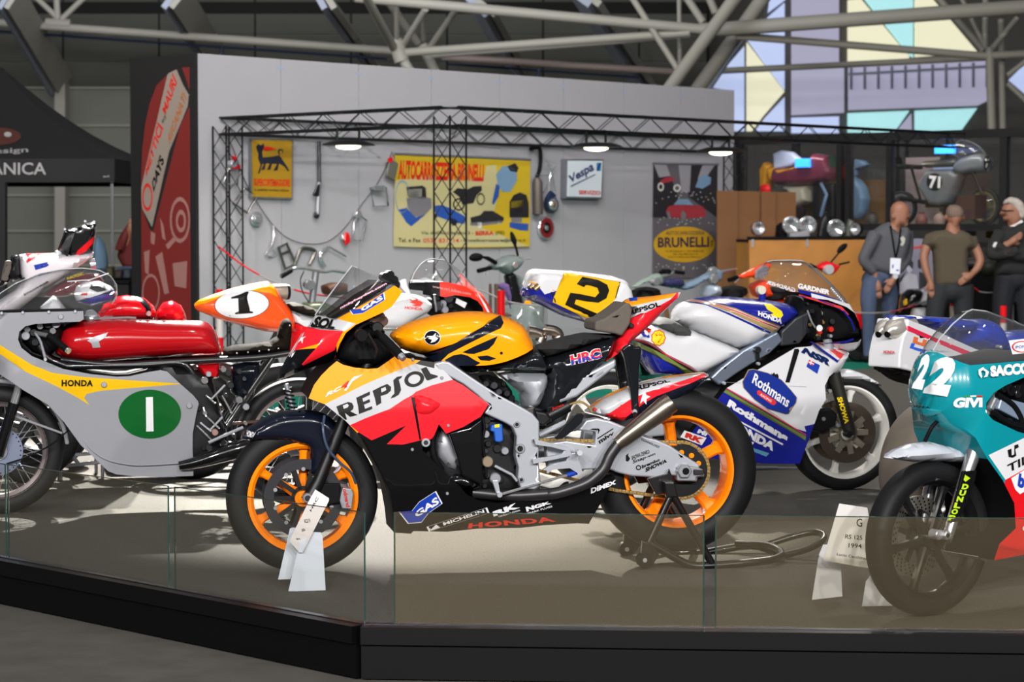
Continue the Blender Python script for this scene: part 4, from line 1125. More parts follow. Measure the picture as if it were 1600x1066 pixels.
fo = K14(-330, 370, -160, 350, 60, 345, 515, 335, 518, 385, 495, 400, 430, 402, 220, 414, 160, 428, 122, 462, 115, 510, 135, 560, 200, 612, 300, 652, 390, 690, 560, 722, 720, 738, 800, 735, 900, 712, 990, 697, 1030, 706, 1100, 772, 1190, 852, 1222, 892, 1226, 930) + K15(1225, 100, 1205, 200, 1190, 290, 1190, 400, 1196, 490, 1196, 555, 1000, 563, 850, 560, 720, 546, 670, 526, 500, 362, 400, 222, 300, 112, 150, 22) + K14(60, 760, -80, 690, -220, 620, -320, 560, -370, 470)
yl = K14(-420, 420, -240, 480, -60, 530, 0, 556, 100, 618, 200, 680, 330, 730, 520, 755, 800, 775, 1145, 798, 800, 826, 620, 843, 540, 862, 525, 888, 560, 932, 480, 882, 350, 812, 160, 722, 0, 612, -200, 550, -420, 520)
bf, bs = B.body('side_fairing', fo, .2, .13, [SILV, YELLOW, DULL], [(yl, 1)], lid=2, sharp=range(1, 40), wy=[(480, .95), (600, 1.0), (742, .7)], h=.026, prof=1.8)
c = (234, 647.3)
B.decal('number_disc', [ellipse(c[0], c[1], 49, 38.3, 40)], bs, GREEN, bf, .0025); B.decal('number', [K15(912, 84, 955, 81, 960, 297, 914, 298)], bs, WINK, bf, .004)
B.text('HONDA', K14(385, 816, 580, 816, 582, 776, 385, 774), bs, INK, bf, bold=.03, spacing=1.1)
for x, y in K14(650, 805, 1183, 937): B.disc('fastener', x, y, 4.5, .15, float(bs([B.P(x, y, .2)])[0]) + .008, ALUD, bf)
for x, y in K14(10, 358, 142, 355, 305, 352, 470, 348): B.bolt(x, y, 2.5, float(bs([B.P(x, y, .19)])[0]) + .002, ALU, bf)
B.disc('fastener', *K14(380, 380)[0], 4, .15, .2, ALUD, bf)
B.bar('fairing_lip', [(*p, .16) for p in K15(480, 290, 560, 400, 660, 470, 780, 500, 900, 508, 1170, 492)], .004, SILV, smoothing=3)
so = K14(-330, 360, -240, 335, -100, 290, 0, 235, 100, 170, 250, 110, 400, 82, 520, 76, 620, 90, 690, 125, 728, 180, 733, 240, 700, 300, 650, 345, 560, 358, 515, 345, 60, 350, -160, 355)
bscr, bss = B.body('windscreen', so, .18, .13, [SCREEN], sharp=[12, 13, 14, 15], h=.025, shell=True)
B.bar('painted_screen_glint', [(*p, .1) for p in K14(420, 160, 560, 150, 680, 108)], .003, WINK)  # white bar painting a glint onto the clear screen
tkb, tbs = B.body('fuel_tank', K14(345, 600, 358, 560, 380, 480, 410, 432, 470, 410, 520, 400, 620, 396, 800, 392, 1000, 400, 1200, 402, 1280, 410, 1335, 450, 1370, 530, 1386, 600, 1372, 616, 1100, 627, 900, 640, 700, 656, 530, 662, 430, 648, 360, 622), .145, .09, [REDV], h=.024, sm=2)
B.decal('wing_emblem', [K14(545, 530, 590, 505, 675, 478, 660, 508, 618, 535, 628, 572, 580, 575, 572, 548)], tbs, ALUD, tkb, .003)
B.disc('filler_cap', *K14(568, 385)[0], 12, -.02, .02, CHROME); B.bar('tank_strap', [(*p, .02) for p in K14(620, 392, 800, 385, 850, 388)], .006, CHROME)
mb = MB().lathe([(0, .0), (.04, 0), (.044, -.006), (.044, -.02), (.036, -.022), (.036, -.05)], tuple(B.L(*K14(568, 372)[0], 0)), 'z', 20); mb.obj('filler_neck', CHROME, B.root)
B.body('oil_tank', K14(1210, 668, 1370, 660, 1372, 758, 1340, 768, 1268, 766), .11, .02, [REDV])
B.body('seat', K16(195, 580, 260, 556, 400, 545, 480, 535, 530, 500, 550, 430, 570, 396, 600, 390, 622, 412, 618, 520, 608, 592, 500, 602, 350, 612, 195, 628), .11, .03, [mat('black_leather', '#1c1813', .85, spec=.02, noise=.3, nscale=25, bump=.2)], h=.02)
b = MB()
for x, y in K16(610, 435, 600, 480, 595, 525, 540, 578, 480, 588, 420, 595, 350, 602, 280, 608): p = B.L(x, y, .1); b.ball(p, .005, seg=6, rings=4)
b.obj('seat_studs', ALU, B.root)
FRB = mat('black_frame_tube', '#0e1014', .3, coat=.5)
for nm, pts, r in (('top_rail', K14(380, 650, 700, 680, 1080, 662, 1600, 636) + K16(620, 606), .016), ('down_tube', K14(420, 690, 900, 682, 1100, 668, 1180, 700, 1240, 800, 1330, 950) + K15(1340, 160, 1400, 280), .017), ('seat_strut', K16(505, 640, 360, 850, 220, 1060), .015), ('front_tube', K14(240, 560, 300, 640, 420, 690), .016)):
    B.bar(nm, [(*p, .11) for p in pts], r, FRB, smoothing=3, seg=10, mirror=True)
B.body('side_tank', K16(240, 680, 330, 662, 430, 660, 425, 740, 380, 880, 300, 900, 240, 850), .08, .03, [paint('dark_gloss', '#0d1118', .12)], wc=.04)
B.body('engine', flat(250, 560, 330, 585, 345, 640, 360, 700, 300, 725, 180, 715, 150, 640), .14, .03, [DARKM], h=.04)
random.seed(3)
for i in range(26):
    x, y = 300 + random.random() * 85, 575 + random.random() * 130
    if x < 308 and y < 640: continue
    B.disc('engine_fitting', x, y, 2 + random.random() * 4, .1, .145 + random.random() * .03, random.choice([CHROME, ALUD, DARKM, STEEL]), seg=10)
for i in range(8):
    x, y = 300 + random.random() * 70, 600 + random.random() * 80
    B.bar('engine_rod', [(x, y, .15), (x + random.uniform(-25, 25), y + random.uniform(8, 30), .16)], .005, random.choice([CHROME, ALU, DULL]))
B.bar('foot_lever', [(326, 692, .2), (352, 680, .19), (380, 668, .19)], .008, ALU); B.disc('foot_pivot', *K15(1345, 305)[0], 5, .15, .2, mat('dull_copper', '#a08078', .4, .5))
B.bar('exhaust_megaphone', [(280, 728, .17), (310, 722, .18), (360, 706, .19), (420, 690, .2), (470, 680, .2)], [.022, .03, .045, .048, .045], BLACK, seg=16, smoothing=3)
B.bar('exhaust_megaphone', [(280, 728, -.17), (360, 706, -.19), (470, 680, -.2)], [.022, .045, .045], BLACK, seg=16)
B.bar('drive_chain', [(355, 663, .09), (410, 658, .09), (455, 655, .09)], .008, mat('rusty_chain', '#4e3a30', .6, .4))
P0, P1 = np.array(B.L(449, 606, .1)), np.array(B.L(459, 646, .1)); b = MB()
b.tube([P0 + (P1 - P0) * t + np.array([.022 * math.cos(40 * t), .022 * math.sin(40 * t), 0]) for t in np.linspace(0, 1, 80)], .0045, 5)
b.obj('shock_spring', DULL, B.root); B.bar('shock_body', [(447, 600, .1), (461, 655, .1)], .013, ALUD)
# bars and cockpit
B.body('cockpit', K14(130, 470, 190, 425, 330, 415, 400, 430, 380, 560, 300, 640, 200, 600, 140, 540), .1, .03, [DULL])
B.bar('handgrip', [(*K14(305, 498)[0], .2), (*K14(420, 588)[0], .27)], .0165, DULL, seg=14); B.bar('bar_end', [(*K14(420, 588)[0], .272), (*K14(432, 597)[0], .28)], .015, CHROME, seg=12)
B.bar('handlebar', [(*K14(180, 470)[0], .08), (*K14(260, 490)[0], .16), (*K14(310, 500)[0], .2)], .011, CHROME)
B.bar('brake_lever', [(*K14(225, 490)[0], .2), (*K14(255, 540)[0], .24), (*K14(285, 650)[0], .3)], .006, ALU, smoothing=4); B.disc('lever_ball', *K14(283, 648)[0], 2.6, .29, .31, ALU)
for i, (x, y) in enumerate(K14(170, 460, 210, 480, 160, 500, 250, 440, 300, 430, 350, 425, 330, 470, 220, 540)): B.disc('instrument', x, y, 5 + i % 3, .08, .13, (CHROME, DARKM, ALUD)[i % 3], seg=14)
# stand below
BS = Thing('bike_stand', 'bare steel tube stand under the silver vintage racer', 'bike stand', on_floor(120, 745), 12)
for a_, b_ in (((95, 729, .15), (160, 722, .15)), ((102, 698, .15), (122, 724, .15)), ((95, 713, -.15), (150, 708, -.15)), ((160, 722, .15), (150, 706, -.15)), ((95, 729, .15), (95, 713, -.15))): BS.bar('tube', [a_, b_], .011, ALUD)
for x, y, w in ((95, 731, .15), (160, 726, .15), (150, 712, -.15), (95, 716, -.15)):
    p = BS.L(x, y, w); MB().tube([p, (p[0], p[1], 0.0)], .01, 8).obj('foot', ALUD, BS.root)

# ================================================================== WHITE AND BLUE RACING BIKE (right, behind)
K9 = Z(1020, 540, 6.667); K9b = Z(1020, 620, 6.667); K10 = Z(1200, 400, 4); K11 = Z(1200, 600, 4); K18 = Z(1140, 370, 4.846)
C = Thing('racing_motorcycle', 'white and blue racing motorcycle with yellow number two plate and white wheels', 'motorcycle', on_floor(1318, 765), 15, 'racing motorcycles on the stage')
WRIM = paint('white_rim', '#e2e0da', .35, .4)
ROY = paint('royal_blue', '#161f86'); OLIVE = paint('olive_stripe', '#6c7a3a'); GOLDS = paint('gold_stripe', '#a08a5a'); RST = paint('red_stripe', '#d03838')
cw_, CI = C.wheel('front_wheel', 1316, 675, 91, 74, .062, .05, RUBBER, WRIM, 6, phase=78, spoke_w=.034, lift=0.0, flange=.014, hubr=.04)
for sd in (-1, 1):
    ring_on(cw_, 'brake_disc', .1, .16, sd * .066 - .003, sd * .066 + .003, mat('carbon_disc', '#4c4239', .45, .4))
    star_carrier(cw_, 'disc_carrier', .04, .115, sd * .07, 9, mat('pale_gold_alloy', '#a8a090', .35, .7), wd=.03)
cr_, CRI = C.wheel('rear_wheel', 945, 672, 96, 74, .09, .07, RUBBER, WRIM, 6, phase=70, spoke_w=.05, hubw=.07)
for sd in (1, -1):
    C.bar('fork_leg', [(1290, 520, sd * .1), (1306, 590, sd * .1)], .024, ALU, seg=12)
    C.bar('fork_slider', [(1303, 583, sd * .105), (1325, 664, sd * .105), (1328, 680, sd * .105)], [.034, .034, .03], mat('magnesium_black', '#1f1d18', .45), seg=14)
C.disc('axle_end', *K11(510, 315)[0], 5.5, .1, .15, DARKM)
C.text('SHOWA', K10(430, 885) + K11(480, 250, 510, 245) + K10(462, 880), .142, YINK, bold=.03)
C.body('brake_caliper', K11(255, 200, 300, 160, 380, 150, 425, 190, 410, 260, 330, 300, 260, 290), .03, .012, [DARKM], wc=.09, mirror=True)
for x, y in K11(390, 45, 365, 105, 440, 260, 270, 240, 300, 190, 350, 220): C.disc('caliper_bolt', x, y, 3.2, .1, .13, ALUD, seg=10)
C.body('front_mudguard', K10(330, 800, 380, 740, 440, 712, 500, 705, 590, 735, 680, 790, 706, 816, 640, 800, 560, 776, 440, 772, 380, 800), .075, .02, [WHITE], h=.018)
# fairing
fo = K9(280, 880, 590, 470, 640, 412, 680, 390, 1000, 205, 1340, 8) + K18(400, 826, 520, 816, 560, 796, 600, 790, 760, 830, 890, 868, 800, 1005, 740, 1066) + K10(370, 752, 270, 880, 225, 950, 215, 990) + K11(175, 330, 130, 480, 60, 482, -80, 480) + K9b(600, 625, 380, 590, 270, 420)
wtop = K9(600, 300, 1400, -60, 2200, 0, 2200, 700, 1480, 862, 680, 396, 560, 420)
ln = lambda x, o: 396 + (x - 680) * .583 + o
def band(a, b): return K9(560, ln(560, a), 1600, ln(1600, a), 1600, ln(1600, b), 560, ln(560, b))
cf, cs = C.body('side_fairing', fo, .2, .09, [ROY, WHITE, RST, OLIVE, DULL], [(wtop, 1), (K9(1000, 540, 1580, 600, 1520, 720, 1600, 900, 1480, 862), 1), (band(-4, 9), 2), (band(16, 60), 3)], sharp=list(range(0, 9)) + [14, 15, 16, 17, 18, 19, 20, 21, 22, 23, 24, 25], wy=[(540, .9), (640, 1), (722, .75)], h=.026, lid=4)
sh = K9(938, 380, 1000, 258, 1050, 250, 1200, 290, 1340, 360, 1440, 470, 1497, 540, 1490, 592, 1412, 710, 1380, 714, 1200, 662, 1060, 562, 950, 442)
C.decal('badge_edge', [[tuple(np.mean(sh, 0) + (np.array(p) - np.mean(sh, 0)) * 1.03) for p in sh]], cs, GOLDS, cf, .002); C.decal('badge', [sh], cs, paint('badge_blue', '#1a2f86'), cf, .0032)
C.text('Rothmans', K9(1030, 388, 1400, 650, 1440, 550, 1065, 285), cs, WINK, cf, .0045, bold=.01)
C.decal('badge_pill', [K9(1085, 475, 1110, 465, 1280, 575, 1288, 600, 1265, 622, 1240, 618, 1090, 510)], cs, RST, cf, .0042); C.text('RACING', K9(1118, 520, 1230, 592, 1242, 572, 1130, 500), cs, WINK, cf, .0055)
b_ = [K9(1232, 285, 1245, 300, 1262, 280, 1278, 302, 1298, 292, 1312, 320, 1310, 350, 1240, 325), K9(1270, 345, 1308, 350, 1305, 382, 1275, 375)]
C.decal('badge_crest', b_[:1], cs, INK, cf, .003); C.decal('badge_crest', b_[1:], cs, RST, cf, .003)
C.text('Rothmans', K9(770, 630, 1390, 1010, 1420, 935, 800, 560), cs, WINK, cf, .003, bold=.05)
C.decal('underline', [K9(880, 770, 1360, 1025, 1352, 1040, 875, 785)], cs, WINK, cf)
C.text('HONDA', K9b(780, 320, 1250, 570, 1285, 490, 815, 230), cs, WINK, cf, .003, bold=.05)
C.decal('sticker', [K9(330, 885, 560, 962, 510, 1040, 285, 955)], cs, WINK, cf, .003); C.text('RK', K9(330, 955, 500, 1025, 545, 975, 350, 905), cs, RINK, cf, .0045, bold=.06)
C.text('MI', K9(460, 910, 550, 945, 590, 900, 480, 870), cs, WINK, cf, bold=.04)
C.decal('sticker', [K9b(1045, 535, 1215, 590, 1180, 625, 1020, 560)], cs, mat('cyan_ink', '#5a96b4', .4), cf, .003)
C.text('M', K9(990, 1010, 1040, 1035, 1055, 1010, 1010, 985), cs, WINK, cf, bold=.03)
C.text('NSR', K10(205, 603, 385, 692, 405, 655, 232, 572), cs, paint('dark_blue_ink', '#10204e'), cf, .003, bold=.06)
C.decal('flag', [K10(240, 692, 308, 737, 325, 683, 256, 650)], cs, BINK, cf, .003); C.decal('flag_corner', [K10(250, 672, 282, 688, 290, 665, 256, 650)], cs, RINK, cf, .004); C.decal('flag_cross', [K10(262, 678, 268, 681, 274, 658, 268, 655), K10(252, 665, 286, 680, 288, 674, 255, 659)], cs, WINK, cf, .005)
C.decal('air_slot', [K10(108, 790, 135, 792, 196, 592, 190, 580, 165, 582)], cs, DULL, cf, .003)
C.decal('panel_seam', [K9(690, 378, 920, 388, 920, 391, 690, 381), K9(1420, 420, 1600, 430, 1600, 434, 1420, 424)], cs, ALUD, cf, .002)
for x, y in K9(1108, 192, 752, 395): C.bolt(x, y, 2.6, float(cs([C.P(x, y, .19)])[0]), ALU, cf)
# stripes crossing the nose side
for k, (m_, o0, o1) in enumerate(((ROY, 0, 14), (GOLDS, 14, 24), (RST, 26, 60), (WHITE, 60, 84))):
    C.decal('nose_stripe', [K18(600 + o0 * 1.6, 792 + o0 * .2, 600 + o1 * 1.6, 792 + o1 * .2, 815 + o1 * .95, 955 - o1 * 1.05, 815 + o0 * .95, 955 - o0 * 1.05)], cs, m_, cf, .003)
# nose ring and cockpit
ring = K18(520, 420, 700, 470, 880, 525, 925, 600, 955, 700, 960, 750, 935, 830, 885, 872, 780, 850, 640, 800, 760, 800, 880, 785, 938, 765, 945, 720, 920, 640, 860, 570, 780, 522, 640, 470, 525, 455)
rr_, rs_ = C.body('nose_fairing', ring, .19, .05, [WHITE, RST, ROY, GOLDS, DULL], [(K18(520, 435, 880, 540, 960, 660, 990, 640, 900, 500, 520, 400), 0), (K18(522, 432, 700, 482, 890, 545, 950, 690, 915, 640, 860, 570, 700, 500, 522, 446), 1), (K18(640, 775, 880, 785, 945, 765, 940, 800, 760, 815), 2), (K18(500, 445, 640, 465, 800, 530, 900, 600, 940, 720, 960, 760, 945, 770, 915, 640, 780, 522, 525, 462), 2)],
                sharp=[0, 1] + list(range(9, 19)), h=.016, lid=4, wx=[(1245, .9), (1290, 1.0), (1330, .8)])
C.decal('ring_stripe', [K18(524, 436, 700, 484, 850, 530, 905, 590, 895, 595, 835, 545, 690, 498, 524, 448)], rs_, RST, rr_, .004); C.decal('ring_stripe', [K18(526, 452, 640, 470, 780, 522, 860, 568, 918, 640, 944, 720, 950, 700, 925, 630, 870, 560, 780, 514, 640, 462, 526, 446)], rs_, ROY, rr_, .005)
C.decal('ring_stripe', [K18(650, 800, 760, 802, 880, 788, 938, 768, 942, 782, 880, 806, 760, 818)], rs_, ROY, rr_, .004); C.decal('ring_stripe', [K18(760, 836, 880, 862, 890, 868, 880, 872, 760, 848)], rs_, RST, rr_, .004)
C.body('cockpit', K18(470, 440, 640, 475, 780, 525, 860, 575, 920, 645, 944, 720, 936, 765, 700, 800, 580, 790, 450, 780, 420, 600), .13, .03, [DULL], h=.03)
random.seed(5)
for i in range(22):
    x, y = 1262 + random.random() * 60, 472 + random.random() * 58
    if x > 1305 and y < 500: continue
    C.disc('cockpit_fitting', x, y, 1.5 + random.random() * 3.5, .1, .135 + random.random() * .03, random.choice([DARKM, STEEL, ALUD, DULL, DARKM, RINK, GOLD] if i < 20 else [ALU]), seg=10)
C.bar('handgrip', [(*K18(672, 575)[0], .2), (*K18(680, 690)[0], .3)], .018, DULL, seg=12); C.bar('bar_end', [(*K18(680, 688)[0], .3), (*K18(681, 694)[0], .315)], .016, WINK, seg=12)
C.bar('lever', [(*K18(590, 560)[0], .2), (*K18(620, 640)[0], .24), (*K18(650, 690)[0], .28)], .005, ALUD, smoothing=4)
C.bar('brake_hose', [(1276, 590, .12), (1284, 605, .13), (1282, 625, .12)], .006, ALUD, smoothing=4)
so = K18(300, 262, 285, 190, 330, 180, 470, 178, 545, 182, 620, 222, 740, 340, 840, 450, 888, 530, 700, 474, 525, 425, 450, 425, 270, 345)
cscr, css = C.body('windscreen', so, .17, .1, [SCREEN], sharp=[0, 8, 9, 10, 11, 12], h=.025, shell=True)
C.text('GARDNER', K18(515, 390, 755, 440, 762, 405, 520, 350), css, WINK, cscr, bold=.04)
C.text('GARDNER', K18(498, 425, 275, 355, 285, 330, 500, 390), -.13, WINK, cscr, off=-.002, bold=.03)
C.decal('screen_band', [K18(515, 398, 700, 435, 860, 490, 880, 525, 700, 470, 520, 420)], css, ROY, cscr, .002)
b = MB()
for i in range(9):
    q = K18(770 + 12 * i, 395 + 14 * i)[0]; (u, v), w = C.on(q[0], q[1], css); b.ball((u, -w, v), .007, seg=6, rings=4)
b.obj('screen_screws', ALU, cscr)
# tank, seat, tail
tk, tks = C.body('fuel_tank', K8(608, 400, 618, 345, 650, 300, 700, 275, 800, 258, 900, 252, 1050, 262, 1200, 276, 1320, 300, 1362, 332, 1366, 362, 1330, 402, 1250, 462, 1190, 505, 1100, 548, 1020, 578, 960, 560, 800, 495, 690, 452, 620, 412), .17, .09, [WHITE, ROY, GOLDS, RST],
          [(K8(690, 262, 800, 240, 1400, 240, 1400, 420, 1270, 445, 1150, 395, 1000, 330, 860, 288), 1), (K8(690, 262, 860, 285, 1000, 328, 1150, 393, 1290, 442, 1240, 480, 1100, 420, 950, 350, 830, 300, 690, 275), 2), (K8(700, 262, 860, 292, 1000, 337, 1150, 402, 1280, 448, 1262, 460, 1140, 412, 1000, 352, 860, 302, 700, 270), 0), (K8(720, 266, 860, 296, 1000, 342, 1150, 406, 1274, 450, 1266, 456, 1146, 412, 1000, 350, 860, 301, 720, 270), 3), (K8(700, 280, 830, 302, 950, 355, 1100, 424, 1230, 478, 1220, 488, 1090, 435, 940, 365, 820, 308), 1)], sm=2, h=.024)
C.decal('wing_emblem', [K8(1175, 300, 1215, 300, 1250, 320, 1285, 345, 1295, 370, 1280, 390, 1245, 382, 1210, 368, 1235, 358, 1195, 335)], tks, YINK, tk, .003)
C.text('HONDA', K8(1138, 372, 1285, 425, 1293, 395, 1140, 342), tks, WINK, tk, bold=.04)
C.disc('tank_breather', *K8(1165, 215)[0], 7, -.02, .02, mat('cream_plastic', '#cfc6b4', .5)); mb = MB().tube([C.L(1191, 458, 0), C.L(1191, 468, 0)], .02, 14); mb.obj('filler_neck', ROY, C.root)
sp_ = K8(360, 520, 420, 440, 470, 425, 600, 475, 690, 450, 760, 480, 960, 560, 1020, 590, 900, 660, 765, 730, 690, 748, 560, 745, 470, 742, 400, 640)
sc_o, scs = C.body('seat_cowl', sp_, .15, .05, [WHITE, ROY, OLIVE, RST], [(K8(300, 460, 380, 500, 560, 620, 780, 745, 700, 800, 300, 800), 1), (K8(360, 505, 560, 625, 760, 738, 700, 745, 540, 648, 350, 530), 2), (K8(385, 502, 560, 612, 770, 728, 766, 734, 555, 619, 380, 509), 3)], h=.024)
q = K8(515, 512)[0]
shell_p = [(q[0] + rx, q[1] + ry) for rx, ry in [(11 * math.cos(a) * (1 + .06 * math.cos(9 * a)), 12.5 * math.sin(a) * (1 + .06 * math.cos(9 * a))) for a in np.linspace(0, 2 * math.pi, 40)[:-1]]]
C.decal('shell_emblem_edge', [shell_p], scs, RINK, sc_o, .003); C.decal('shell_emblem', [[(q[0] + (x - q[0]) * .88, q[1] + (y - q[1]) * .88) for x, y in shell_p]], scs, YINK, sc_o, .0045)
C.decal('shell_ribs', [[(q[0] - .4, q[1] + 8), (q[0] + .4, q[1] + 8), (q[0] + 8 * math.cos(a) + .4, q[1] - 8 * math.sin(a)), (q[0] + 8 * math.cos(a) - .4, q[1] - 8 * math.sin(a))] for a in np.linspace(.5, 2.64, 6)], scs, RINK, sc_o, .0055)
C.decal('logo_bar', [K8(395, 470, 425, 470, 450, 510, 420, 505), K8(440, 500, 455, 492, 462, 508, 448, 514)], scs, BINK, sc_o, .003); C.decal('logo_bar', [K8(430, 440, 475, 455, 460, 480, 425, 462)], scs, RINK, sc_o, .003)
C.body('seat', K8(455, 425, 470, 405, 520, 380, 560, 385, 680, 440, 697, 472, 692, 524, 662, 532, 560, 492, 470, 445), .14, .035, [mat('seat_foam_grey', '#3b3d3c', .85, noise=.1, nscale=50)])
tl, tls2 = C.body('tail_hump', flat(816, 463, 822, 440, 827, 424, 833, 420, 890, 423, 950, 430, 973, 437, 979, 447, 987, 480, 992, 510, 970, 522, 930, 508, 880, 494, 825, 467), .14, .035, [WHITE, ROY, YELLOW, INK], [(K7(850, 262, 872, 228, 960, 188, 1000, 240, 1080, 215, 1060, 290, 1300, 420, 1280, 520, 900, 270), 1), (K7(1132, 104, 1478, 163, 1445, 265, 1380, 340, 1285, 402, 1050, 288, 1060, 245), 2), (K7(860, 262, 910, 262, 1280, 455, 1280, 540, 900, 290), 3)], h=.02)
C.decal('number', [K7(1240, 130, 1340, 150, 1395, 180, 1408, 215, 1390, 265, 1340, 292, 1270, 285, 1200, 272, 1190, 300, 1335, 362, 1310, 395, 1132, 305, 1165, 230, 1225, 238, 1320, 258, 1345, 230, 1335, 200, 1290, 185, 1262, 182, 1250, 195, 1205, 175)], tls2, INK, tl, .003)
C.decal('plate_edge', [K7(1132, 104, 1138, 106, 1066, 248, 1060, 245), K7(1470, 162, 1478, 163, 1450, 262, 1444, 265)], tls2, INK, tl, .0035)
C.decal('tail_stripe', [K7(910, 155, 1070, 215, 1068, 220, 908, 162)], tls2, ORANGE, tl, .003); C.decal('tail_slot', [K7(1042, 225, 1052, 225, 1060, 250, 1052, 250), K7(1060, 262, 1068, 265, 1076, 292, 1068, 290)], tls2, INK, tl, .003)
for i, (a, b2, w) in enumerate(((K7(925, 165)[0], K7(912, 205)[0], .07), (K7(955, 168)[0], K7(940, 212)[0], .12))): C.bar('upper_exhaust', [(a[0] + 10, a[1], w), (b2[0], b2[1], w)], .02, mat('bronze_pipe', '#8a7350', .35, .8), seg=14)
for w, pp in ((.05, K7(900, 470, 945, 478, 985, 500, 975, 540)), (.1, K7(1005, 462, 1060, 470, 1092, 495, 1075, 530))): C.bar('lower_exhaust', [(*p, w) for p in pp], .028, TITAN, smoothing=4, seg=14)
C.body('frame_beam', K8(830, 760, 890, 700, 1030, 590, 1250, 470, 1285, 530, 1200, 610, 1080, 680, 980, 745, 890, 810), .025, .012, [mat('blue_alloy', '#9aa6ba', .25, .8)], wc=.13, mirror=True)
C.bar('gear_linkage', [(1183, 545, .17), (1184, 562, .17)], .01, DARKM); C.disc('link_ball', 1185, 547, 5, .14, .19, DARKM)
C.body('side_screen', K8(1275, 470, 1360, 390, 1450, 345, 1440, 480, 1390, 550, 1270, 565), .02, .01, [mat('carbon_weave', '#2a2c30', .3, coat=.4)], wc=.13, mirror=True)
C.body('engine', flat(1040, 600, 1150, 590, 1220, 600, 1230, 700, 1080, 700, 1030, 660), .12, .04, [DARKM], h=.04)
C.body('swingarm', flat(940, 655, 1030, 630, 1060, 650, 1040, 680, 950, 690), .02, .01, [ALU], wc=.12, mirror=True)
p = C.P(1300, 750); 
CS_ = Thing('bike_stand', 'thin stand foot under the white and blue racing bike', 'bike stand', on_floor(1170, 735), 15)
for q0 in ((1178, 732), (1250, 733)): CS_.bar('foot_bar', [(q0[0] - 40, q0[1], .0), (q0[0] + 36, q0[1], .0)], .012, ALUD)
CS_.bar('rear_prop', [(948, 690, -.16), (950, 745, -.16)], .013, DARKM); CS_.bar('rear_prop', [(948, 690, .16), (965, 757, .16)], .013, DARKM)

# ================================================================== TURQUOISE RACING BIKE (right front) and white/blue bike behind it
K12 = Z(1360, 470, 6.667); K13 = Z(1360, 600, 6.667); K25 = Z(1250, 780, 4.571)
TEAL = paint('turquoise_paint', '#06838f', .2, .9)
D = Thing('racing_motorcycle', 'turquoise racing motorcycle with number twenty-two on its nose and black wheels', 'motorcycle', on_floor(1452, 961), 33.5, 'racing motorcycles on the stage')
BRIM = paint('black_rim', '#121214', .3, .6)
dw, DI = D.wheel('front_wheel', 1450, 841, 120, 97, .048, .036, RUBBER, BRIM, 6, phase=68, spoke_w=.03, spoke_t=.014, lift=0.0, flange=.012, hubr=.038, hubw=.05)
PD = mat('perforated_disc', '#a8a49c', .3, .85)
ring_on(dw, 'brake_disc', .098, .148, .056, .060, PD); dots_on(dw, 'disc_holes', 32, [.106, .117, .128, .139], .0545, .0042, DULL)
star_carrier(dw, 'disc_carrier', .035, .1, .058, 9, DARKM)
for sd in (1, -1):
    D.bar('fork_tube', [(1556, 590, sd * .095), (1524, 690, sd * .095)] if sd == 1 else [(1496, 640, -.095), (1471, 700, -.095)], .021, CHROME, seg=16)
    D.bar('fork_slider', [(1528, 690, .095), (1512, 735, .095), (1484, 828, .095), (1478, 843, .095)] if sd == 1 else [(1472, 700, -.095), (1452, 765, -.095), (1440, 830, -.095)], [.03, .024, .021, .022] if sd == 1 else [.028, .024, .022], mat('satin_fork', '#b9babf', .25, .85), seg=16, smoothing=2)
D.disc('axle_clamp', *K11(1075, 945)[0], 8, .07, .11, ALU); D.disc('axle_nut', *K11(1128, 948)[0], 7.5, .09, .125, ALU, seg=6); D.disc('axle_hole', *K11(1128, 948)[0], 3.5, .1, .128, DULL)
D.body('fork_guard', K11(1215, 545, 1300, 540, 1290, 600, 1190, 860, 1130, 865, 1150, 800), .006, .003, [DULL], wc=.115)
for i, ch in enumerate('DUNLOP'):
    x, y = 1222 - 16.5 * i, 628 + 39 * i
    D.text(ch, K11(x - 14, y + 30, x + 26, y + 34, x + 36, y, x - 4, y - 4), .1222, mat('lime_ink', '#b8dc20', .4), None, .001, bold=.05)
D.decal('sticker', [K11(1232, 568, 1265, 590, 1235, 612, 1222, 600)], .1222, mat('lime_ink', '#b8dc20', .4), None, .001)
D.bar('brake_hose', [(1468, 655, .02), (1456, 668, .02), (1445, 690, .0)], .0075, DULL, smoothing=4)
D.body('front_mudguard', K11(730, 462, 760, 440, 800, 412, 900, 372, 1000, 360, 1100, 385, 1200, 415, 1240, 430, 1300, 500, 1385, 548, 1370, 560, 1310, 540, 1240, 505, 1210, 492, 1100, 485, 980, 480, 900, 488, 800, 474), .062, .035, [paint('grey_white', '#b9bdc6')], h=.018)
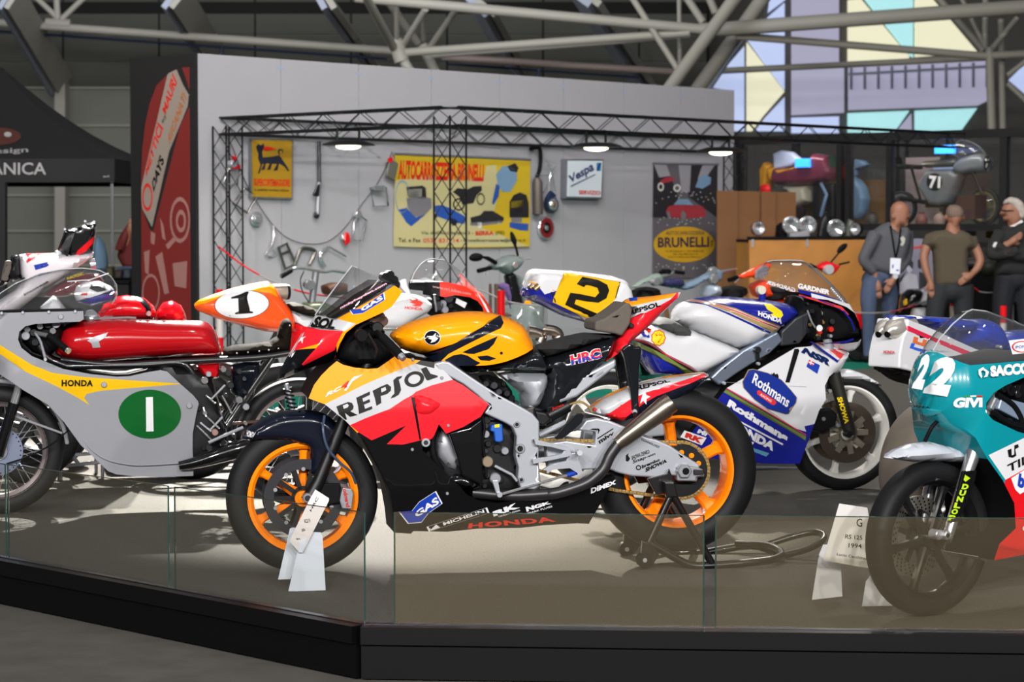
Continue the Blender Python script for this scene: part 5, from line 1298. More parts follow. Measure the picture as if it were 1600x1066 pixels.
# nose and side: profile points carry their own sideways place
n0 = [(1458, 547, 0), (1449, 560, 0), (1443, 580, 0), (1439, 600, 0), (1438, 620, 0), (1441, 637, 0), (1452, 648, .03)]
low = [(1480, 655, .1), (1508, 667, .14), (1526, 685, .16), (1548, 718, .18), (1570, 751, .18), (1587, 787, .18), (1589, 826, .18), (1562, 850, .17), (1554, 876, .17), (1600, 866, .17)]
right = [(1720, 850, .17), (1760, 720, .18), (1720, 690, .18), (1640, 688, .18), (1592, 675, .18), (1556, 657, .18), (1543, 645, .17), (1543, 630, .17), (1555, 613, .17), (1572, 602, .17), (1602, 588, .17), (1650, 575, .17), (1650, 552, .17), (1600, 563, .16), (1517, 571, .14), (1506, 566, .13), (1488, 552, .1), (1468, 547, .05)]
ol = n0 + low + right
df, ds = D.body('side_fairing', ol, .18, .15, [TEAL, WHITE, RED, DULL], [(K13(1225, 742, 1400, 650, 1560, 565, 1900, 420, 1900, 700, 1600, 900, 1390, 1000), 1), (K13(1385, 1000, 1600, 868, 1900, 650, 2600, 900, 2600, 2000, 1200, 2000), 2)], sharp=range(7, 34), h=.024, lid=lambda P_: 0 if D.P(1540, 712, .16)[1] < P_[1] < D.P(1500, 612, .15)[1] else 3, prof=2.0, wout=0, wx=[(1436, .85), (1480, .9), (1560, 1)])
D.text('2', K12(545, 960, 800, 1000, 945, 585, 680, 590), ds, WINK, df, .004, bold=.06)
D.text('2', K12(430, 910, 540, 930, 650, 555, 545, 560), ds, WINK, df, .004, bold=.06)
D.text('SACCO', K12(1255, 795, 1660, 760, 1660, 640, 1245, 680), ds, WINK, df, bold=.06)
D.decal('logo', [K12(1125, 720, 1180, 690, 1175, 720, 1150, 735, 1165, 790, 1160, 810, 1130, 770), K12(1180, 700, 1235, 740, 1220, 790, 1180, 800, 1200, 770, 1200, 740, 1178, 725)], ds, WINK, df)
D.text('GIVI', K13(850, 252, 1168, 245, 1168, 142, 880, 142), ds, WINK, df, bold=.05)
for x0, m_ in ((975, GINK), (1040, WINK), (1105, RINK)): D.decal('tricolour', [K13(x0, 135, x0 + 62, 133, x0 + 62, 120, x0, 122)], ds, m_, df)
D.text('HONDA', K13(450, 246, 620, 262, 615, 236, 452, 220), ds, INK, df, bold=.03)
D.text('TIL', K13(1440, 925, 1650, 820, 1650, 730, 1425, 845), ds, INK, df, bold=.01); D.decal('logo', [K13(1430, 690, 1470, 675, 1472, 745, 1500, 735, 1500, 640, 1540, 628, 1545, 660, 1510, 680, 1520, 750, 1480, 770, 1440, 760)], ds, INK, df)
D.decal('sticker', [K11(1520, 590, 1600, 540, 1660, 520, 1660, 640, 1575, 690, 1545, 660)], ds, WINK, df); D.text('b', K11(1560, 640, 1600, 660, 1610, 560, 1570, 560), ds, BINK, df, .005, bold=.04)
D.text('C', K25(1590, 235, 1650, 235, 1650, 185, 1590, 185), ds, WINK, df, bold=.04)
D.body('belly_strip', [(1552, 874, .17), (1565, 882, .17), (1640, 872, .17), (1640, 862, .17), (1570, 872, .17)], .1, .012, [WHITE], wout=.17)
so = [(1458, 548, 0), (1468, 530, 0), (1488, 507, 0), (1510, 488, 0), (1519, 484, 0), (1540, 486.5, 0), (1570, 497, 0), (1600, 509, 0), (1640, 525, 0), (1650, 552, .14), (1600, 563, .15), (1517, 571, .14), (1506, 566, .13), (1488, 552, .1), (1468, 547, .05)]
dscr, dss = D.body('windscreen', so, .15, .13, [SCREEN], sharp=range(8, 15), h=.02, shell=True, wout=0)
D.decal('sticker', [K12(1440, 415, 1660, 390, 1660, 540, 1480, 560)], dss, WINK, dscr, .003); q = K12(1580, 480)[0]
D.decal('sticker_ring', ringpoly(q[0], q[1], 16, 9, .85), dss, RINK, dscr, .004); D.text('IPONE', K12(1510, 500, 1640, 490, 1640, 460, 1510, 470), dss, BINK, dscr, .004)
D.bolt(*K12(1370, 485)[0], 3.2, .13, CHROME, dscr)
D.body('cockpit', [(1480, 560, .05), (1520, 565, .08), (1640, 570, .08), (1680, 620, .08), (1680, 690, .08), (1590, 690, .08), (1530, 660, .08), (1490, 600, .05)], .1, .03, [DULL], wc=-.02, wout=.08)
D.body('radiator', K13(1290, 260, 1330, 130, 1620, 210, 1620, 400, 1560, 400), .02, .006, [mat('blue_silver', '#8ea0b8', .3, .4)], wc=.13)
D.bar('frame_tube', [(*K13(1240, 260)[0], .13), (*K13(1310, 110)[0], .13)], .016, CHROME, seg=12)
D.bar('hose', [(*p, .15) for p in K13(1320, 110, 1420, 170, 1500, 240, 1560, 340, 1580, 400)], .011, DULL, smoothing=4); D.bar('hose', [(*p, .15) for p in K13(1290, 300, 1350, 350, 1450, 410, 1600, 450)], .012, DULL, smoothing=4)
for i, (x, y) in enumerate(K13(1400, 60, 1450, 30, 1480, 70, 1530, 40, 1550, 100, 1590, 60, 1320, 320, 1460, 400)): D.disc('engine_fitting', x, y, 5 + i % 3 * 2, .1, .14, (DARKM, STEEL, DULL)[i % 3], seg=12)
D.body('engine', [(1600, 690, .1), (1740, 690, .1), (1740, 840, .1), (1610, 840, .1)], .1, .03, [DARKM], wout=.1, wc=0, h=.05)
drw, _ = D.wheel('rear_wheel', 1775, 800, 105, 84, .06, .045, RUBBER, BRIM, 6, lift=0.0)
D.body('tail_cowl', [(1680, 600, .1), (1780, 560, .1), (1900, 520, .1), (1890, 560, .1), (1780, 640, .1), (1690, 680, .1)], .12, .05, [TEAL], wout=.1, wc=0)
# ---------------- white tailed bike with blue seat
G = Thing('racing_motorcycle', 'white tailed racing motorcycle with blue seat and twin silver exhaust tips behind the turquoise bike', 'motorcycle', on_floor(1462, 842), 40, 'racing motorcycles on the stage')
SLICK = mat('worn_slick', '#5d554c', .8, noise=.15, nscale=14)
gw, _ = G.wheel('rear_wheel', 1462, 735, 108, 76, .1, .075, SLICK, DARKM, 5, lift=0.0, hubw=.07, spoke_w=.05)
wt = .085
go = [(*p, wt) for p in K12(290, 705, 298, 560, 325, 420, 335, 380, 372, 300, 385, 190, 560, 255, 740, 330, 900, 410, 1100, 500, 1300, 560, 1525, 635, 1600, 700, 1300, 900, 900, 880, 480, 750)]
gb, gs_ = G.body('tail_cowl', go, .09, .012, [WHITE, paint('crimson_stripe', '#d2284a')], [(K12(360, 250, 700, 395, 1060, 540, 1400, 650, 1360, 700, 1060, 600, 660, 425, 350, 290), 1)], wout=wt, h=.022, wreg=.09)
uR = G.P(*K12(292, 600)[0], .09)[0]
_T = Thing('tmp', None, None, G.O + G.ex * (uR - .004), 40 - 90)
_l = _T.text('HONDA', K12(135, 548, 252, 552, 256, 524, 138, 516), 0.0, RINK, None, .002, bold=.03)
_M = Matrix.LocRotScale(Vector(G.O), Matrix.Rotation(G.a, 3, 'Z'), None).inverted() @ Matrix.LocRotScale(Vector(_T.O), Matrix.Rotation(_T.a, 3, 'Z'), None)
_l.data.transform(_M); _l.parent = gb; bpy.data.objects.remove(_T.root, do_unlink=True)
G.decal('logo_bar', [K12(455, 372, 500, 385, 490, 425, 540, 440, 552, 400, 590, 412, 570, 480, 440, 435)], gs_, mat('orange_ink', '#d86a3a', .4), gb, .003); G.decal('logo_bar', [K12(430, 440, 465, 448, 450, 480, 520, 500, 580, 510, 560, 555, 530, 530, 490, 520, 410, 490)], gs_, mat('blue_logo_ink', '#2c5cd0', .4), gb, .003)
SHN = mat('bright_canister', '#c4bfb6', .22, .6)
for dx, w in ((0, -.045), (92, .035)):
    G.bar('exhaust_tip', [(*K12(88 + dx, 345)[0], w), (*K12(100 + dx, 325)[0], w), (*K12(135 + dx, 305)[0], w), (*K12(180 + dx, 292)[0], w), (*K12(330 + dx, 285)[0], w)], [.018, .03, .044, .05, .05], SHN, seg=18); G.bar('exhaust_mouth', [(*K12(80 + dx, 355)[0], w + .002), (*K12(90 + dx, 345)[0], w)], .014, DULL, seg=12)
G.body('seat', K12(250, 190, 300, 155, 420, 152, 900, 180, 1000, 200, 1000, 300, 900, 330, 740, 330, 560, 255, 385, 195), .12, .03, [paint('seat_blue', '#1c38a8')], wout=.02)
G.body('seat_back', K12(1000, 250, 1100, 200, 1250, 190, 1320, 260, 1370, 400, 1400, 520, 1250, 520, 1050, 440), .12, .05, [paint('seat_blue', '#1c38a8')], wout=0.05)
G.body('fuel_tank', K12(1250, 420, 1450, 330, 1700, 300, 1900, 400, 1900, 620, 1500, 640), .14, .06, [paint('seat_blue', '#1c38a8')], wout=0.05)
G.body('under_tray', K12(150, 690, 480, 745, 900, 870, 1000, 1000, 420, 860, 300, 780), .08, .02, [DULL], wout=.05)
G.body('engine', K12(1000, 800, 1700, 700, 1900, 1000, 1500, 1500, 1000, 1300), .1, .04, [DARKM], wout=0.05, h=.06)
G.wheel('front_wheel', 1690, 690, 88, 66, .06, .045, RUBBER, BRIM, 5, lift=0.0)

# ================================================================== OTHER BIKES, MOSTLY HIDDEN
K17 = Z(0, 330, 7.105); K19 = Z(960, 380, 6.667); K20 = Z(600, 370, 6.667)
def underpin(T, x0, x1, R=.3, wm=None):
    """wheels and a plain frame so that a bike whose lower half is hidden still stands on the floor"""
    for nm, x in (('rear_wheel', x0), ('front_wheel', x1)):
        y = 600
        u = T.P(x, y)[0]; sc = T.scale(x, y)
        T.wheel(nm, x, y, R * sc, R * .74 * sc, .06, .045, RUBBER, wm or DARKM, 5, lift=0.0)
E = Thing('racing_motorcycle', 'orange tailed racing motorcycle with black number one, white tank and red screened fairing', 'motorcycle', on_floor(530, 727), 22, 'racing motorcycles on the stage')
ORR = paint('orange_red', '#f0531e')
et, es = E.body('tail_cowl', K16(14, 300, 40, 278, 120, 245, 250, 202, 400, 168, 470, 158, 505, 185, 560, 270, 610, 335, 640, 400, 620, 470, 540, 480, 450, 470, 300, 432, 150, 390, 40, 345, 18, 325), .13, .06, [ORR, ORANGE, WHITE], [(K16(0, 320, 60, 260, 480, 140, 520, 190, 540, 260, 480, 230, 300, 215, 100, 300, 40, 320), 1)], h=.024, wx=[(303, .4), (360, .85), (420, 1)])
q = K16(312, 303)[0]
E.decal('number_disc_edge', [ellipse(q[0], q[1], 43, 22.6, 36, -.06)], es, INK, et, .003); E.decal('number_disc', [ellipse(q[0], q[1], 42, 21.8, 36, -.06)], es, WINK, et, .0045)
E.decal('number', [K16(270, 365, 383, 358, 380, 348, 362, 345, 355, 225, 342, 222, 300, 240, 245, 258, 245, 268, 288, 265, 292, 348, 270, 355)], es, INK, et, .006)
E.body('side_panel', K16(580, 330, 640, 352, 790, 395, 900, 420, 900, 640, 700, 640, 600, 600, 615, 470), .12, .04, [RED, WHITE], [(K16(560, 300, 800, 380, 900, 420, 900, 470, 700, 440, 630, 405, 600, 380), 1)])
E.bar('exhaust_tip', [(*K16(500, 228)[0], 0), (*K16(585, 225)[0], 0), (*K16(600, 226)[0], 0)], [.045, .045, .04], mat('pale_titanium', '#b8aea0', .3, .6), seg=18); E.bar('exhaust_rim', [(*K16(588, 226)[0], 0), (*K16(606, 226)[0], 0)], [.046, .042], DARKM, seg=18)
E.body('seat', K16(575, 300, 640, 288, 720, 315, 800, 345, 800, 390, 700, 368, 600, 335), .12, .02, [mat('seat_grey', '#2a2620', .85, spec=.02)])
ek, eks = E.body('fuel_tank', K20(-420, 760, -200, 650, 0, 625, 130, 590, 240, 590, 340, 605, 430, 640, 490, 712, 440, 790, 300, 868, 120, 978, -60, 978, -300, 900), .15, .07, [WHITE], h=.03)
E.decal('wing_emblem', [K20(215, 618, 290, 622, 350, 645, 408, 690, 380, 725, 335, 728, 285, 712, 330, 705, 265, 680, 300, 675, 240, 650)], eks, mat('coral_ink', '#e0463c', .4), ek, .003); E.text('HONDA', K20(216, 752, 408, 770, 402, 740, 218, 724), eks, mat('coral_ink', '#e0463c', .4), ek, bold=.03)
ef, efs = E.body('nose_fairing', K20(488, 465, 540, 462, 760, 512, 950, 560, 985, 585, 1060, 700, 1130, 850, 1130, 1000, 1000, 1000, 950, 800, 930, 725, 880, 662, 800, 622, 650, 600, 545, 622, 495, 610), .15, .06, [paint('coral_red', '#e83626'), DULL], lid=1, sharp=[0, 1, 2, 8, 9, 10, 11, 12, 13, 14, 15, 16], h=.022, wreg=.14)
E.text('www.rs1.bikes.com', K20(505, 530, 905, 610, 900, 580, 505, 500), efs, mat('grey_ink', '#b89898', .4), ef, .003)
E.decal('edge_trim', [K20(965, 580, 985, 590, 1060, 705, 1105, 800, 1085, 800, 1035, 705)], efs, WINK, ef, .003)
E.body('windscreen', K20(275, 480, 320, 370, 380, 285, 440, 242, 510, 226, 620, 242, 700, 292, 800, 382, 900, 490, 955, 562, 760, 512, 640, 485, 490, 465), .15, .08, [SCREEN], sharp=[9, 10, 11, 12], h=.025, shell=True)
E.body('cockpit', K20(430, 640, 560, 600, 780, 640, 900, 720, 940, 830, 500, 830, 400, 760), .08, .03, [DULL])
for i, (x, y) in enumerate(K20(560, 640, 620, 700, 680, 640, 700, 720, 640, 760, 580, 720, 740, 780)): E.disc('cockpit_fitting', x, y, 4 + i % 3 * 2, .06, .1, (DARKM, ALUD, STEEL)[i % 3], seg=12)
E.decal('tag', [K20(755, 640, 865, 690, 840, 745, 745, 690)], .11, WINK, None, .002)
E.bar('screen_stay', [(*K20(525, 600)[0], .13), (*K20(545, 780)[0], .12)], .006, ALUD)
E.bar('handgrip', [(*K20(280, 500)[0], -.2), (*K20(490, 520)[0], -.1)], .03, DULL, seg=12); E.bar('lever_guard', [(*K20(190, 470)[0], -.22), (*K20(215, 520)[0], -.2), (*K20(265, 600)[0], -.18)], [.03, .018, .008], WINK, seg=10)
for x, y in K20(20, 420, 70, 400, 110, 450, 60, 480, 130, 500): E.disc('master_cylinder', x, y, 7, -.2, -.14, DULL, seg=10)
E.body('engine', flat(470, 560, 640, 545, 680, 620, 620, 690, 480, 690), .12, .04, [DARKM], h=.06)
underpin(E, 440, 720)
H = Thing('racing_motorcycle', 'white tailed racing motorcycle with tall black tail fin at the far left', 'motorcycle', on_floor(60, 740), 12, 'racing motorcycles on the stage')
hw_, hs_ = H.body('tail_cowl', K17(212, 480, 290, 470, 600, 462, 740, 474, 900, 468, 1045, 455, 1032, 512, 900, 605, 700, 745, 500, 865, 250, 1066, 0, 1250, -300, 1400, -400, 1250, -100, 1060, 150, 880, 262, 762, 228, 720), .13, .04, [paint('lilac_white', '#dcd6dc'), RED], [(K17(280, 440, 600, 440, 560, 480, 400, 500, 300, 578), 1)], h=.024)
H.text('E5', K17(395, 655, 548, 608, 530, 565, 375, 600), hs_, BINK, hw_, bold=.08)
H.text('imcovene', K17(270, 945, 540, 790, 530, 765, 260, 915), hs_, INK, hw_, bold=.01); H.text('EUROPONIC', K17(748, 762, 935, 708, 925, 672, 742, 735), .17, YINK); H.text('MOTO SPORT', K17(430, 725, 565, 682, 562, 668, 428, 710), hs_, BINK, hw_)
fin, fns = H.body('tail_fin', K17(640, 425, 705, 240, 730, 205, 830, 180, 940, 140, 1045, 112, 1076, 145, 1062, 260, 1030, 462, 752, 530), .09, .02, [BLACK, DARKM, RED], [(K17(600, 440, 720, 230, 830, 240, 740, 560), 1), (K17(830, 500, 860, 440, 940, 370, 1040, 280, 1040, 350, 960, 440, 900, 480), 2)], h=.02)
for x, y in K17(720, 200, 845, 200, 945, 112, 1045, 118): H.bolt(x, y, 2.2, .085, ALU, fin)
H.body('seat_pad', K17(120, 500, 160, 482, 212, 490, 228, 720, 262, 765, 120, 790, -100, 900, -100, 800, 60, 760), .1, .02, [BLACK]); H.body('back_pad', K17(62, 545, 150, 552, 120, 700, 85, 780, 8, 768, 30, 660), .09, .012, [mat('grey_foam', '#5a534c', .9)])
H.body('side_panel', K17(430, 960, 600, 830, 760, 740, 950, 690, 1100, 690, 1160, 780, 1000, 900, 700, 960), .1, .03, [paint('burgundy', '#5a0f1a')])
H.bar('exhaust_tip', [(*K17(1000, 590)[0], 0), (*K17(1060, 580)[0], 0)], .03, CHROME, seg=14)
H.body('filler', K17(608, 440, 740, 430, 740, 470, 608, 470), .03, .01, [ALU])
underpin(H, 60, -200)
I = Thing('vintage_racing_motorcycle', 'vintage racing motorcycle with bright red tank under a black strap and round red seat hump', 'motorcycle', on_floor(215, 722), 12, 'racing motorcycles on the stage')
RB = paint('bright_red', '#cc0a1a', .12, 1)
I.body('fuel_tank', K14(590, 400, 620, 350, 650, 300, 720, 256, 790, 244, 900, 262, 960, 312, 976, 352, 960, 395), .15, .07, [RB, BLACK], [(K14(800, 240, 870, 240, 940, 310, 945, 385, 915, 380, 910, 330, 870, 280), 1)], h=.02)
I.body('seat_hump', K14(972, 395, 985, 335, 1020, 292, 1075, 278, 1130, 308, 1160, 365, 1166, 405, 1100, 430), .13, .09, [RB], h=.02); I.disc('strap_buckle', *K14(930, 360)[0], 4, .1, .15, CHROME)
I.body('seat', K14(900, 400, 1200, 405, 1200, 470, 700, 470, 700, 420), .1, .03, [DULL]); I.body('engine', flat(170, 560, 270, 560, 280, 670, 160, 670), .12, .04, [DARKM], h=.06)
# low clutter seen through the clear bubble screen: white fairing with oval and mirror of a bike behind
J = Thing('racing_motorcycle', 'white and blue racing bike fairing seen through the clear bubble screen', 'motorcycle', on_floor(150, 752), 12, 'racing motorcycles on the stage')
J.body('nose_fairing', K17(815, 920, 850, 830, 950, 785, 1100, 775, 1230, 830, 1290, 900, 1290, 1000, 1000, 1060, 850, 1010), .12, .05, [WHITE, ROY, DARKM, RINK], [(K17(700, 1060, 1000, 960, 1290, 870, 1320, 960, 1000, 1080), 1), (K17(990, 860, 1050, 790, 1150, 800, 1180, 880, 1080, 900), 2), (K17(895, 912, 970, 908, 970, 935, 895, 937), 3)], h=.02)
J.body('seat_cowl', K17(440, 1066, 590, 935, 640, 960, 720, 1066, 800, 1150, 500, 1150), .1, .03, [WHITE])
J.body('engine', flat(60, 500, 200, 500, 220, 660, 80, 660), .12, .05, [DARKM], h=.06)
for T_, a, b in ((I, 330, 60), (J, 300, 40)): underpin(T_, a, b)

# ================================================================== SCOOTERS ON THE GREEN CARPET
def scooter(name, label, px, py_floor, yaw, col, d=1.0, head=None, group='scooters by the booth'):
    T = Thing(name, label, 'scooter', on_floor(px, 345 + (py_floor - 345) * 1.404 / 1.601, -.012), yaw, group)
    return T
def scooter_rest(T, px, m, heading=-1, seatm=None, turn=-50):
    """leg shield, floor board, rear body, seat and wheels at true size, local metres from pixel column px"""
    u0 = T.P(px, 500)[0]; s = heading; made = []
    def q(x, z): return (u0 + s * x, 0, z)
    def solid(nm, pts, wd, R, mm):
        # reuse body() by writing outline straight in local metres
        save = T.P; T.P = lambda a, b, w=0.0: (a, b)
        o = T.body(nm, [(u0 + s * x, z) for x, z in pts], wd, R, [mm], h=.05)[0]; T.P = save
        made.append(o); return o
    solid('leg_shield', [(.42, .25), (.5, .35), (.42, .66), (.36, .66), (.34, .3)], .17, .03, m)
    solid('floor_board', [(.42, .22), (.42, .3), (-.05, .3), (-.05, .2)], .17, .03, m)
    solid('rear_body', [(0, .25), (.02, .55), (-.15, .72), (-.6, .72), (-.85, .55), (-.8, .35), (-.5, .25)], .2, .12, m)
    solid('seat', [(0, .72), (-.05, .8), (-.5, .82), (-.7, .78), (-.6, .7)], .13, .04, seatm or DULL)
    solid('front_mudguard', [(.4, .36), (.5, .47), (.66, .46), (.8, .3), (.72, .28), (.6, .36), (.5, .36)], .08, .03, m)
    for nm, x in (('front_wheel', .6), ('rear_wheel', -.5)):
        made.append(MB().lathe([(.12, -.04), (.16, -.05), (.21, -.035), (.22, 0), (.21, .035), (.16, .05), (.12, .04)], q(x, .22), 'y', 28).obj(nm, RUBBER, T.root))
        made.append(MB().lathe([(0, -.03), (.11, -.035), (.125, -.03), (.125, .03), (.11, .035), (0, .03)], q(x, .22), 'y', 20).obj('rim', ALUD, T.root))
    t = math.radians(-turn if heading < 0 else turn)
    for o in made: o.rotation_euler = (0, 0, t); o.location = (u0 - u0 * math.cos(t), -u0 * math.sin(t), 0)
GREYS = paint('scooter_grey', '#6c7676', .2, .8)
S1 = scooter('scooter', 'grey scooter with round black mirrors in front of the yellow banner', 830, 614, 35, None)
S1.body('handlebar_head', K20(1095, 300, 1180, 240, 1260, 196, 1340, 184, 1410, 208, 1432, 258, 1405, 310, 1360, 352, 1280, 402, 1240, 382, 1200, 352, 1115, 345), .1, .06, [GREYS], h=.02)
S1.disc('headlamp', *K20(1375, 295)[0], 5.5, .06, .13, CHROME)
S1.bar('handgrip', [(*K20(980, 357)[0], .1), (*K20(1110, 325)[0], .05)], .02, DULL, seg=12); S1.bar('mirror_stem', [(*K20(1010, 205)[0], .1), (*K20(1080, 225)[0], .08), (*K20(1165, 272)[0], .05)], [.006, .02, .02], DULL)
S1.body('mirror', smooth_poly(K20(888, 215, 915, 180, 970, 168, 1020, 185, 1030, 220, 1000, 250, 940, 258, 900, 245), 2), .03, .03, [DULL], wc=.1); S1.bar('mirror_stem', [(*K20(1395, 200)[0], -.1), (*K20(1375, 110)[0], -.1), (*K20(1350, 60)[0], -.1)], .012, DULL)
S1.body('mirror', smooth_poly(flat(797, 364, 800, 362, 804, 368, 807, 376, 806, 386, 802, 382, 798, 374), 2), .02, .02, [DULL], wc=-.1); S1.bar('brake_lever', [(*K20(1430, 232)[0], -.1), (*K20(1530, 226)[0], -.15)], .006, ALU); S1.bar('brake_lever', [(*K20(1060, 390)[0], .1), (*K20(1085, 350)[0], .06)], .006, ALU)
S1.body('steering_column', K20(1262, 400, 1340, 372, 1375, 480, 1420, 640, 1450, 800, 1425, 880, 1330, 760, 1290, 560), .05, .02, [DARKM]); S1.body('front_shield', K20(1345, 382, 1420, 420, 1490, 520, 1500, 580, 1455, 640, 1560, 760, 1640, 900, 1650, 1000, 1440, 1000, 1440, 800, 1390, 560), .09, .05, [GREYS])
S1.disc('indicator', *K20(1510, 700)[0], 5, .08, .12, ORANGE)
scooter_rest(S1, 815, GREYS, -1)
GRN = paint('pale_green_metal', '#6f7f78', .25, .6); BLM = paint('pale_blue_metal', '#6a7d92', .25, .6)
S2 = scooter('scooter', 'pale green scooter with chrome headlamp nearest the grey booth panel', 1035, 625, 30, None)
S2.body('handlebar_head', K19(185, 455, 250, 405, 380, 335, 440, 312, 478, 335, 492, 400, 470, 445, 400, 432, 360, 400, 280, 425, 210, 465), .07, .03, [GRN]); S2.disc('headlamp', *K19(445, 402)[0], 6.8, .05, .11, CHROME)
S2.bar('handlebar', [(*K19(480, 345)[0], -.05), (*K19(560, 335)[0], -.1), (*K19(610, 310)[0], -.2)], .016, CHROME); S2.bar('handgrip', [(*K19(640, 300)[0], -.25), (*K19(720, 310)[0], -.3)], .018, DULL); S2.body('mirror', K19(460, 300, 500, 270, 570, 268, 600, 300, 560, 330, 480, 325), .02, .015, [DULL], wc=-.1)
scooter_rest(S2, 1000, GRN, -1)
S3 = scooter('scooter', 'blue green scooter with long chrome lever in front of the yellow oval poster', 1115, 622, 30, None)
S3.body('handlebar_head', K19(640, 470, 760, 410, 900, 345, 985, 300, 1000, 275, 1050, 258, 1090, 285, 1105, 350, 1080, 405, 1020, 405, 970, 370, 880, 420, 800, 475, 720, 490), .07, .03, [BLM]); S3.disc('headlamp', *K19(1052, 372)[0], 7, .05, .11, CHROME); S3.disc('head_chrome', *K19(1040, 290)[0], 6.5, .05, .1, CHROME)
S3.bar('brake_lever', [(*K19(1100, 302)[0], -.05), (*K19(1180, 285)[0], -.15), (*K19(1285, 266)[0], -.25)], [.018, .014, .006], CHROME); S3.body('leg_shield_top', K19(945, 440, 1000, 425, 1050, 440, 1070, 545, 930, 555), .15, .05, [paint('pale_blue_grey', '#98a4b4')])
S3.body('saddle_bag', K19(500, 390, 600, 360, 690, 380, 690, 450, 600, 470, 510, 450), .1, .03, [paint('dark_indigo', '#2c2c50')])
scooter_rest(S3, 1140, BLM, -1)
ORS = paint('scooter_orange', '#e2421c')
S4 = scooter('scooter', 'orange scooter handlebar head in front of the plywood counter', 1190, 628, 30, None)
S4.body('handlebar_head', K18(55, 302, 120, 268, 200, 230, 280, 193, 308, 205, 285, 250, 262, 292, 200, 322, 175, 305, 75, 322), .06, .03, [ORS]); S4.body('headlamp', K18(195, 260, 250, 215, 290, 225, 285, 285, 230, 322, 192, 318), .02, .012, [mat('grey_lens', '#8a8a92', .2, .3)], wc=.06)
S4.bar('handgrip', [(*K18(-5, 328)[0], .1), (*K18(58, 308)[0], .06)], .02, DULL, seg=12); S4.bar('brake_lever', [(*K18(38, 350)[0], .12), (*K18(70, 318)[0], .07)], .006, ALU); S4.body('leg_shield_top', K18(182, 375, 200, 350, 250, 322, 265, 400, 300, 450, 215, 462), .14, .04, [ORS, WINK])
scooter_rest(S4, 1205, ORS, -1)
S5 = scooter('scooter', 'red scooter with round headlamp and single black mirror beside the man in jeans', 1330, 597, 20, None)
S5.body('handlebar_head', K18(648, 232, 690, 200, 730, 183, 765, 190, 800, 208, 832, 212, 800, 265, 765, 292, 720, 275, 690, 260), .07, .03, [RED]); S5.disc('headlamp', *K18(760, 250)[0], 8, .05, .11, mat('pale_lens', '#c8c8cc', .15, .3))
S5.bar('mirror_stem', [(*K18(768, 192)[0], .05), (*K18(800, 155)[0], .05), (*K18(830, 120)[0], .05)], .009, DULL); S5.body('mirror', smooth_poly(K18(812, 110, 830, 75, 865, 52, 890, 55, 885, 85, 850, 118, 825, 130), 2), .02, .02, [DULL], wc=.05); S5.bar('brake_lever', [(*K18(830, 210)[0], -.05), (*K18(905, 192)[0], -.12)], .01, DARKM); S5.bar('handgrip', [(*K18(650, 235)[0], .1), (*K18(610, 215)[0], .2)], .02, DULL)
S5.body('leg_shield', K18(690, 470, 780, 490, 880, 560, 920, 640, 880, 800, 700, 850, 640, 650), .05, .03, [RED]); S5.body('front_mudguard', K18(905, 560, 960, 562, 1020, 600, 1056, 662, 965, 712, 925, 690), .06, .02, [RED])
q = S5.P(*K18(985, 830)[0]); sc = S5.scale(*K18(985, 830)[0])
MB().lathe([(.1, -.04), (.14, -.05), (.19, -.035), (.2, 0), (.19, .035), (.14, .05), (.1, .04)], (q[0], 0, .2), 'y', 28).obj('front_wheel', RUBBER, S5.root); MB().lathe([(0, -.03), (.105, -.035), (.105, .03), (0, .03)], (q[0], 0, .2), 'y', 20).obj('rim', DARKM, S5.root)
MB().lathe([(.1, -.04), (.14, -.05), (.19, -.035), (.2, 0), (.19, .035), (.14, .05), (.1, .04)], (q[0] - 1.2, 0, .2), 'y', 28).obj('rear_wheel', RUBBER, S5.root)
S5.body('rear_body', K18(200, 560, 450, 480, 600, 520, 640, 700, 600, 850, 300, 850), .15, .08, [RED]); S5.bar('floor_tube', [(*K18(600, 850)[0], 0), (*K18(750, 850)[0], 0)], .06, RED)
S6 = scooter('moped', 'old moped with chrome handlebar and round headlamp under the hanging garland', 485, 640, 25, None)
S6.root['category'] = 'moped'
S6.bar('handlebar', [(*p, w) for p, w in zip(K16(560, 128, 590, 100, 660, 76, 760, 88, 830, 100, 880, 92, 965, 106), (.3, .26, .2, .05, -.05, -.15, -.28))], .014, CHROME, smoothing=4, seg=10); S6.bar('handgrip', [(*K16(560, 128)[0], .3), (*K16(620, 92)[0], .24)], .02, DULL)
S6.disc('headlamp', *K16(740, 180)[0], 8.5, .03, .1, CHROME); S6.bar('stem', [(*K16(775, 90)[0], 0), (*K16(745, 330)[0], 0), (*K16(735, 500)[0], 0)], .03, ALUD, seg=12); S6.bar('control_cable', [(*p, .08) for p in K16(700, 95, 678, 150, 690, 220, 730, 290)], .005, DULL, smoothing=4)
S6.body('body', K16(690, 290, 810, 285, 900, 320, 1000, 400, 1000, 560, 800, 560, 700, 420), .1, .04, [paint('moss_green', '#5a6650')]); S6.body('saddle', K16(815, 185, 870, 165, 960, 170, 960, 240, 900, 250, 825, 240), .11, .03, [mat('brown_leather', '#4a2a1a', .5)])
for nm, x in (('front_wheel', 470), ('rear_wheel', 590)):
    u = S6.P(x, 560)[0]; MB().lathe([(.22, -.02), (.25, -.03), (.29, -.02), (.3, 0), (.29, .02), (.25, .03), (.22, .02)], (u, 0, .3), 'y', 32).obj(nm, RUBBER, S6.root)

